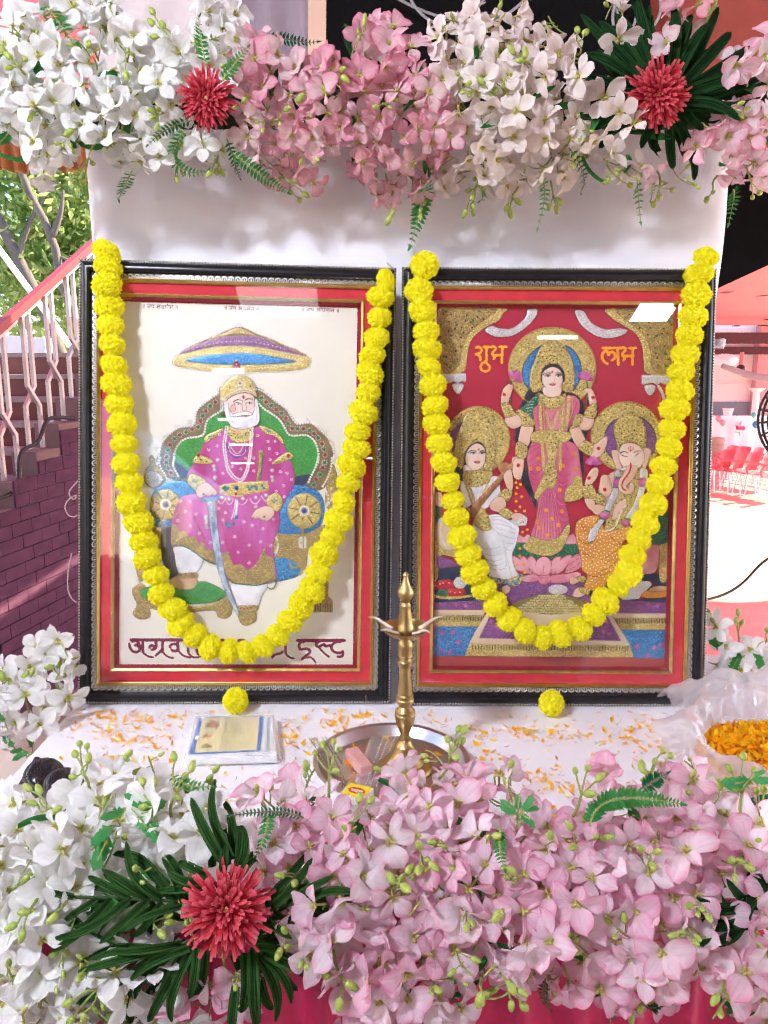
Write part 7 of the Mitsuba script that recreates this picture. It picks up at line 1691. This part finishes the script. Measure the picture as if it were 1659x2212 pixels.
# fern fronds: midrib and single leaflets
lf = np.array([[0, 0, 0], [0.25, 0.19, 0.03], [0.6, 0.17, 0.05], [1, 0.0, 0.0], [0.6, -0.17, 0.05], [0.25, -0.19, 0.03], [0.45, 0, 0.0]])
lfF = np.array([[6, 0, 1], [6, 1, 2], [6, 2, 3], [6, 3, 4], [6, 4, 5], [6, 5, 0]])
LEAFLET = {b: mikit.ply((lf, lfF), b, smooth=False) for b in ('fern_green', 'fern_dark', 'fern_bright')}
lob = [(0, 0)] 
for i in range(1, 6):
    lob += [(0.16 * i - 0.04, 0.10 + 0.02 * i), (0.16 * i + 0.04, 0.30 - 0.035 * i)]
lobp = np.array(lob + [(1.0, 0)] + [(x, -y) for x, y in lob[:0:-1]])
lobm = trimesh.creation.triangulate_polygon(Polygon(lobp).buffer(0), engine='earcut')
lv = np.c_[lobm[0], 0.10 * np.sin(lobm[0][:, 0] * 3) - 0.5 * np.abs(lobm[0][:, 1]) * 0.3]
LOBED = {b: mikit.ply((lv, lobm[1]), b, smooth=True) for b in ('fern_green', 'fern_bright', 'fern_dark')}
def fern(label, off, txt, roll, width, bsdf, lift_=0.02, group=None, step=15.0):
    q = np.array([[off[0] + float(a) / 2, off[1] + float(b) / 2] for a, b in (w.split(',') for w in txt.split())])
    P_ = np.array([roll.hit(*x, lift_)[0] for x in q])
    n_ = max(12, int(np.linalg.norm(np.diff(q, axis=0), axis=1).sum() / (step / 2)))
    C = spline(P_, n_) if len(P_) > 2 else P_[0] + (P_[1] - P_[0]) * np.linspace(0, 1, n_)[:, None]
    k = thing('fern_frond', label, 'fern', group)
    put('midrib', tube(C, np.linspace(0.0013, 0.0005, len(C)), 5), 'stem_green' if bsdf != 'fern_dark' else 'stem_brown', k)
    Tn = np.gradient(C, axis=0); wmm = width / FPX * np.linalg.norm(C.mean(0) - CAM)
    tow = (CAM - C.mean(0)); tow /= np.linalg.norm(tow)
    nrm = tow + frng.normal(size=3) * 0.25
    for i in range(1, len(C)):
        t = Tn[i] / np.linalg.norm(Tn[i]); s_ = i / (len(C) - 1)
        side = np.cross(nrm, t); side /= np.linalg.norm(side); n2 = np.cross(t, side)
        L = wmm * (0.55 + 0.45 * math.sin(math.pi * min(1, 0.15 + s_))) * (1.0 if s_ < 0.8 else (1.25 - s_) / 0.45)
        for sg in (-1, 1):
            e = side * sg * 0.92 + t * 0.42 + n2 * frng.normal() * 0.12; e /= np.linalg.norm(e)
            R = frame_of(n2 + frng.normal(size=3) * 0.15, e)
            put('leaflet', LEAFLET[bsdf], None, k, pose(C[i], R, L))
    e = Tn[-1] / np.linalg.norm(Tn[-1])
    put('leaflet', LEAFLET[bsdf], None, k, pose(C[-1], frame_of(nrm, e), wmm * 0.6))
O1, O2, O3, O4, O5, O6 = (0, 0), (829.5, 0), (0, 1404), (829.5, 1404), (0, 1728), (829.5, 1728)
for lab, off, tx, roll, w, b, lf_ in (
        ('green fern frond at the top left among white blossoms', O1, '200,20 240,80 290,140 330,180', TOP, 22, 'fern_green', 0.02), ('green fern tip at the top edge beside the red canopy', O1, '450,-10 475,40 490,95', TOP, 13, 'fern_green', 0.02),
        ('upright green fern frond above the left chrysanthemum', O1, '890,280 870,180 858,75', TOP, 16, 'fern_green', 0.04), ('slanting green fern frond right of the left chrysanthemum', O1, '960,350 1010,280 1070,205', TOP, 15, 'fern_green', 0.04),
        ('green fern frond curving below the left chrysanthemum', O1, '830,520 760,540 690,580 640,625', TOP, 13, 'fern_dark', 0.03), ('pale green fern hanging among the white blossoms', O1, '800,560 760,620 750,690 800,735 900,735', TOP, 16, 'fern_bright', 0.01),
        ('short green fern frond hanging to the left over the backdrop', O1, '570,740 540,800 512,858', TOP, 16, 'fern_green', 0.02), ('long green fern frond hanging right below the pink blossoms', O1, '1000,660 1080,720 1160,780 1242,832', TOP, 17, 'fern_green', 0.03), ('dark fern frond hanging below the left chrysanthemum', O1, '980,600 1010,690 1035,770', TOP, 12, 'fern_dark', 0.02),
        ('dark fern at the top above the pink blossoms', O1, '1140,170 1200,165 1300,180 1370,180', TOP, 14, 'fern_dark', 0.0), ('large dark green fern frond hanging below the upper middle', O2, '190,790 160,900 115,1058', TOP, 26, 'fern_green', 0.03), ('bright green fern frond hanging below the cream blossoms', O2, '660,770 690,880 665,985', TOP, 14, 'fern_bright', 0.03),
        ('bright green fern frond hanging at the right below the dark leaves', O2, '1090,740 1100,860 1108,958', TOP, 16, 'fern_bright', 0.03), ('green fern frond hanging at the right end of the backdrop', O2, '1510,820 1505,890 1490,965', TOP, 16, 'fern_green', 0.03), ('small dark fern under the cream blossoms', O2, '400,800 430,850 415,870', TOP, 14, 'fern_green', 0.03), ('green fern frond beside the bright one at the right', O2, '1140,730 1160,800 1150,870', TOP, 11, 'fern_green', 0.02),
        ('dark fern beside the cream blossoms at upper right', O2, '800,640 840,700 850,830', TOP, 12, 'fern_dark', 0.01), ('fern tip at the left edge near the golden frill', O1, '40,570 15,600 -10,620', TOP, 13, 'fern_green', 0.02),
        ('dark fern frond standing behind the white blossoms at lower left', O3, '740,540 800,580 920,590', LOW, 17, 'fern_green', 0.03), ('fern frond lying across between white and pink blossoms', O3, '1310,725 1200,700 1080,705 990,715', LOW, 13, 'fern_dark', 0.03), ('fern frond hanging beside the first pink blossoms', O3, '1160,690 1150,780 1105,890', LOW, 20, 'fern_green', 0.02),
        ('large dark fern frond in front of the petal bag', O4, '890,760 960,660 1100,640 1280,665', LOW, 26, 'fern_green', 0.05), ('dark fern tip standing above the large fern frond', O4, '1110,600 1160,570 1220,535', LOW, 20, 'fern_dark', 0.05), ('short fern hanging in the gap of the pink blossoms', O4, '505,770 500,850 520,945', LOW, 17, 'fern_green', 0.04),
        ('green fern hanging over the red skirt at lower right', O6, '975,830 985,900 975,968', LOW, 17, 'fern_green', 0.0), ('dark fern at the bottom right over the red skirt', O6, '1120,880 1160,900 1230,880', LOW, 14, 'fern_dark', 0.0), ('dark fern tip at the bottom centre', O6, '700,770 690,850 720,900', LOW, 14, 'fern_dark', 0.0)):
    fern(lab, off, tx, roll, w, b, lf_)

# lobed bright leaves
def lobed(label, off, items, roll, bsdf, lift_=0.03):
    k = thing('leaf_sprig', label, 'leaf sprig')
    st_ = MB()
    for x0, y0, x1, y1 in items:
        a, _ = roll.hit(off[0] + x0 / 2, off[1] + y0 / 2, lift_ - 0.01); b, _ = roll.hit(off[0] + x1 / 2, off[1] + y1 / 2, lift_)
        e = b - a; L = np.linalg.norm(e); tow = CAM - a
        put('leaf', LOBED[bsdf], None, k, pose(a, frame_of(tow / np.linalg.norm(tow) + frng.normal(size=3) * 0.35, e / L), L))
        st_.tube([a - e * 0.4 - np.array([0, 0, 0.01]), a, a + e * 0.7], 0.0009, 4)
    put('stalk', st_.out(), 'stem_green', k)
lobed('bright green lobed leaves among the white blossoms at lower left', O3, [(480, 760, 390, 850), (470, 800, 400, 960), (540, 690, 500, 760), (560, 680, 640, 760), (600, 720, 650, 790), (620, 700, 720, 690), (430, 830, 380, 880), (590, 650, 530, 620), (640, 740, 690, 820)], LOW, 'fern_bright')
lobed('small bright green leaves beside the left bunch of white orchids', O3, [(120, 440, 60, 490), (130, 450, 180, 470), (100, 430, 40, 440), (140, 420, 150, 370), (60, 420, 10, 380), (20, 310, -10, 280)], [s for s in sprays if isinstance(s[2], Flat_)][0][2], 'fern_bright', 0.05)
lobed('pale green pointed leaves in the gap between pink blossoms', O4, [(570, 700, 500, 650), (580, 690, 590, 610), (600, 690, 670, 660), (590, 710, 650, 740), (570, 710, 520, 720), (600, 700, 640, 620)], LOW, 'fern_bright', 0.05)
lobed('green leaves beside the white orchids at the right picture', (829.5, 1241), [(1470, 430, 1440, 500), (1500, 420, 1540, 340), (1540, 420, 1570, 520), (1480, 330, 1430, 280), (1600, 330, 1640, 420), (1620, 300, 1655, 280)], R5, 'fern_green', 0.03)
lobed('small green leaves at the right edge in front of the petals', O4, [(1580, 560, 1540, 600), (1590, 560, 1630, 600), (1600, 540, 1650, 520), (1560, 570, 1500, 580)], LOW, 'fern_bright', 0.06)

# palm leaves: straps round the chrysanthemums
def strap(a, b, w, sag, tow, seed):
    r = np.random.default_rng(seed); L = np.linalg.norm(b - a); e = (b - a) / L
    n0 = tow - e * np.dot(tow, e); n0 /= np.linalg.norm(n0); s0_ = np.cross(n0, e)
    roll_ = r.normal() * 0.35; n1 = n0 * math.cos(roll_) + s0_ * math.sin(roll_); s1 = np.cross(n1, e)
    bend = r.normal() * 0.05 * L
    def f(x, y):
        wd = w * (0.35 + 0.65 * math.sin(math.pi * min(1, 0.12 + 0.88 * x) ** 0.9) ** 0.5) * (1 - 0.15 * x) if x < 0.97 else w * 0.12
        c = a + e * L * x + n1 * sag * math.sin(math.pi * x) + s1 * bend * math.sin(math.pi * x)
        q = 2 * y - 1
        return c + s1 * q * wd * 0.5 + n1 * (abs(q) * 0.30 + 0.06 * math.cos(3 * math.pi * q)) * wd * 0.5
    return grid(f, 12, 7)
def palm(label, off, ribs, blades, roll, bsdf, lift_=0.0):
    k = thing('palm_leaf', label, 'palm leaf')
    for rb in ribs:
        P_ = [roll.hit(off[0] + x / 2, off[1] + y / 2, lift_ - 0.004)[0] for x, y in rb]
        put('midrib', tube(spline(P_, 12) if len(P_) > 2 else P_, 0.0018, 5), 'palm_dark_rib', k)
    for i, (x0, y0, x1, y1, w) in enumerate(blades):
        a, _ = roll.hit(off[0] + x0 / 2, off[1] + y0 / 2, lift_); b, _ = roll.hit(off[0] + x1 / 2, off[1] + y1 / 2, lift_ + frng.uniform(-0.015, 0.02))
        tow = CAM - a; d = np.linalg.norm(tow)
        m, uv = strap(a, b, 1.0 * w / 2 / FPX * d, 0.012, tow / d, int(x0 * 7 + y1))
        put('blade', m, bsdf, k, smooth=True, uv=uv)
        if len(blades) > 5:
            a2, _ = roll.hit(off[0] + (x0 + frng.normal() * 25) / 2, off[1] + (y0 + frng.normal() * 25) / 2, lift_ - 0.012); b2, _ = roll.hit(off[0] + (x0 + (x1 - x0) * 0.92 + frng.normal() * 38) / 2, off[1] + (y0 + (y1 - y0) * 0.92 + frng.normal() * 38) / 2, lift_ - 0.02)
            m, uv = strap(a2, b2, 0.95 * w / 2 / FPX * d, 0.010, tow / d, int(x0 * 5 + y1 * 3))
            put('blade', m, bsdf, k, smooth=True, uv=uv)
mat('palm_dark_rib', (0.03, 0.07, 0.02), 0.4)
palm('dark palm leaf spreading left from the front chrysanthemum', O5, [[(800, 440), (520, 425), (240, 420)]], [(760, 430, 620, 250, 34), (700, 425, 545, 180, 44), (640, 425, 440, 300, 34), (560, 425, 380, 330, 30), (790, 440, 700, 250, 34), (320, 420, 222, 420, 26), (700, 440, 560, 590, 34), (640, 432, 430, 620, 34), (560, 430, 230, 600, 36), (480, 428, 215, 660, 34), (420, 426, 280, 520, 26), (760, 450, 640, 590, 34), (790, 460, 520, 570, 30)], LOW, 'palm_green')
palm('dark palm leaf spreading to the lower left of the front chrysanthemum', O5, [[(840, 600), (620, 680), (340, 740)]], [(780, 620, 480, 660, 36), (720, 640, 340, 740, 40), (700, 660, 330, 880, 40), (760, 650, 580, 860, 38), (800, 640, 640, 960, 42), (830, 640, 740, 960, 40), (850, 640, 820, 860, 36), (640, 680, 400, 690, 30), (820, 640, 560, 780, 36), (560, 800, 500, 1000, 36)], LOW, 'palm_green', 0.01)
palm('upright dark palm blades above the front chrysanthemum', O5, [], [(960, 260, 825, -10, 46), (1000, 250, 930, -90, 40), (1010, 330, 1050, 110, 44), (960, 320, 940, 180, 40), (1040, 330, 1120, 270, 34), (900, 330, 770, 270, 36), (1030, 250, 1010, 110, 44), (880, 360, 720, 300, 36)], LOW, 'palm_green', 0.02)
palm('dark palm leaf spreading right from the front chrysanthemum', O5, [[(1120, 480), (1340, 440), (1560, 440)]], [(1160, 470, 1350, 250, 40), (1240, 450, 1440, 330, 36), (1180, 480, 1400, 480, 40), (1320, 440, 1560, 400, 36), (1300, 460, 1500, 520, 40), (1150, 520, 1260, 600, 34), (1120, 590, 1250, 520, 34), (1110, 610, 1370, 700, 44), (1100, 640, 1220, 640, 34)], LOW, 'palm_green', 0.0)
palm('dark palm leaf hanging below the front chrysanthemum', O5, [[(1080, 640), (1180, 780)]], [(1090, 650, 1110, 980, 52), (1110, 660, 1190, 960, 46), (1130, 670, 1260, 880, 44), (1140, 660, 1360, 740, 44), (1060, 660, 1040, 920, 44), (1020, 800, 1010, 1000, 40)], LOW, 'palm_green', 0.01)
palm('nearly black palm leaves round the right chrysanthemum, left half', O2, [], [(1180, 380, 850, 60, 44), (1150, 340, 930, 90, 44), (1170, 330, 1000, 60, 46), (1180, 320, 1090, -20, 44), (1100, 380, 840, 320, 40), (1100, 420, 780, 500, 40), (1120, 440, 900, 560, 40), (1080, 340, 870, 230, 40), (1180, 330, 1150, 60, 44), (1120, 330, 960, 200, 44), (1100, 400, 830, 400, 40), (1150, 300, 1060, 130, 40), (1050, 480, 930, 640, 36)], TOP, 'palm_dark', -0.02)
palm('nearly black palm leaves round the right chrysanthemum, right half', O2, [], [(1230, 360, 1250, 30, 44), (1260, 340, 1400, 100, 44), (1280, 380, 1500, 140, 48), (1290, 400, 1660, 270, 50), (1290, 420, 1680, 410, 46), (1280, 440, 1540, 520, 40), (1270, 470, 1480, 480, 40), (1230, 500, 1250, 730, 40), (1260, 500, 1340, 780, 36), (1200, 520, 1190, 680, 40), (1280, 460, 1380, 560, 38), (1300, 390, 1580, 200, 40), (1250, 320, 1330, 60, 40), (1210, 500, 1110, 640, 40), (1240, 500, 1300, 700, 36)], TOP, 'palm_dark', -0.01)
palm('dark palm leaf in a gap of the pink blossoms at lower right', O6, [], [(1560, 340, 1659, 420, 44), (1560, 420, 1350, 420, 44), (1540, 470, 1330, 500, 44), (1560, 500, 1340, 620, 44), (1580, 540, 1420, 560, 40), (1570, 400, 1480, 340, 40), (1640, 400, 1560, 560, 44)], LOW, 'palm_dark', -0.01)
palm('dark blades hanging behind the upper pink blossoms', O1, [], [(1540, 420, 1525, 700, 40), (1560, 500, 1570, 660, 36), (960, 500, 950, 620, 40), (820, 420, 780, 500, 30), (1500, 130, 1560, 300, 30)], TOP, 'palm_dark', -0.03)

# red chrysanthemums
thin('mum_red', proc(lambda p, n, uv: mix((0.38, 0.008, 0.022), (0.66, 0.12, 0.15), smoothstep(0.72, 1.0, uv.x) * 0.8 + 0.25 * noise(uv.y * 6, uv.x * 3, 0.0))), 0.4)
mat('mum_core', (0.55, 0.38, 0.12), 0.8)
def mum_petal(seed):
    r = np.random.default_rng(seed); c = r.uniform(0.15, 0.5); w = r.uniform(0.022, 0.038)
    def f(x, y):
        q = 2 * y - 1
        wd = w * (0.55 + 0.75 * x) * (1 if x < 0.9 else 0.75)
        return (x * (1 - 0.12 * c * x), q * wd, 0.15 * x - c * 0.6 * x * x * x + q * q * wd * 0.9 * (1 - 0.5 * x) + 0.02 * math.sin(8 * x + seed))
    return grid(f, 8, 4)
MUMP = [(lambda g: mikit.ply(g[0], 'mum_red', smooth=True, uv=g[1]))(mum_petal(s)) for s in range(6)]
for lab, u, v, rad, roll, lift_, off_ in (('red spider chrysanthemum in the upper swag between white and pink orchids', 447, 213, 54, TOP, 0.02, 0.1), ('red spider chrysanthemum among dark leaves at the upper right', 1420, 205, 59, TOP, 0.02, 0.0), ('large red spider chrysanthemum among palm leaves at the lower left front', 490, 1965, 86, LOW, 0.03, 0.0)):
    k = thing('chrysanthemum', lab, 'flower')
    c, n = roll.hit(u, v, lift_); tow = CAM - c; d = np.linalg.norm(tow); tow /= d
    R = frame_of(tow * 0.8 + n * 0.25 + frng.normal(size=3) * 0.05); Rm_ = rad / FPX * d
    N_ = 285
    for i in range(N_):
        s_ = (i + 0.5) / N_; a = i * 2.39996 + frng.normal() * 0.1
        el = math.radians(78 - 88 * s_ ** 0.8) + frng.normal() * 0.14
        L = Rm_ * (0.50 + 0.52 * s_) * frng.uniform(0.78, 1.18)
        x = np.array([math.cos(a) * math.cos(el), math.sin(a) * math.cos(el), math.sin(el)]); z = np.array([-math.cos(a) * math.sin(el), -math.sin(a) * math.sin(el), math.cos(el)])
        rl_ = frng.normal() * 0.3; y = np.cross(z, x); z = z * math.cos(rl_) + y * math.sin(rl_)
        Mx = pose(c + R @ (x * 0.04 * Rm_), R @ np.stack([x, np.cross(z, x), z], 1), L)
        Mx[:3, 1] *= Rm_ / L * 1.1; 
        put('petal', MUMP[i % 6], None, k, Mx)
    m = MB()
    for i in range(14):
        m.mesh(trimesh.creation.icosphere(1, 0.02 * Rm_ / 1.0), pose(c + R @ (np.array([0.07 * math.cos(i * 2.4) * (i / 14), 0.07 * math.sin(i * 2.4) * (i / 14), 0.42]) * Rm_)))
    put('stamens', m.out(), 'mum_core', k, smooth=True)
    put('stem', tube([c - R @ [0, 0, 0.10], c], 0.003, 6), 'stem_green', k)
# bars of floral foam that carry the swags
for nm, lab, roll, x0, x1 in (('foam_bar', 'dark green foam bar inside the upper flower swag', TOP, -1.15, 1.15),):
    P_ = [np.array([x, roll.c[0] + 0.02, roll.c[1] - (0.0 if roll is TOP else 0.02)]) for x in np.linspace(x0, x1, 40)]
    tag(put(nm, tube(P_, 0.032, 12), 'floral_foam', smooth=True), lab, 'bar')
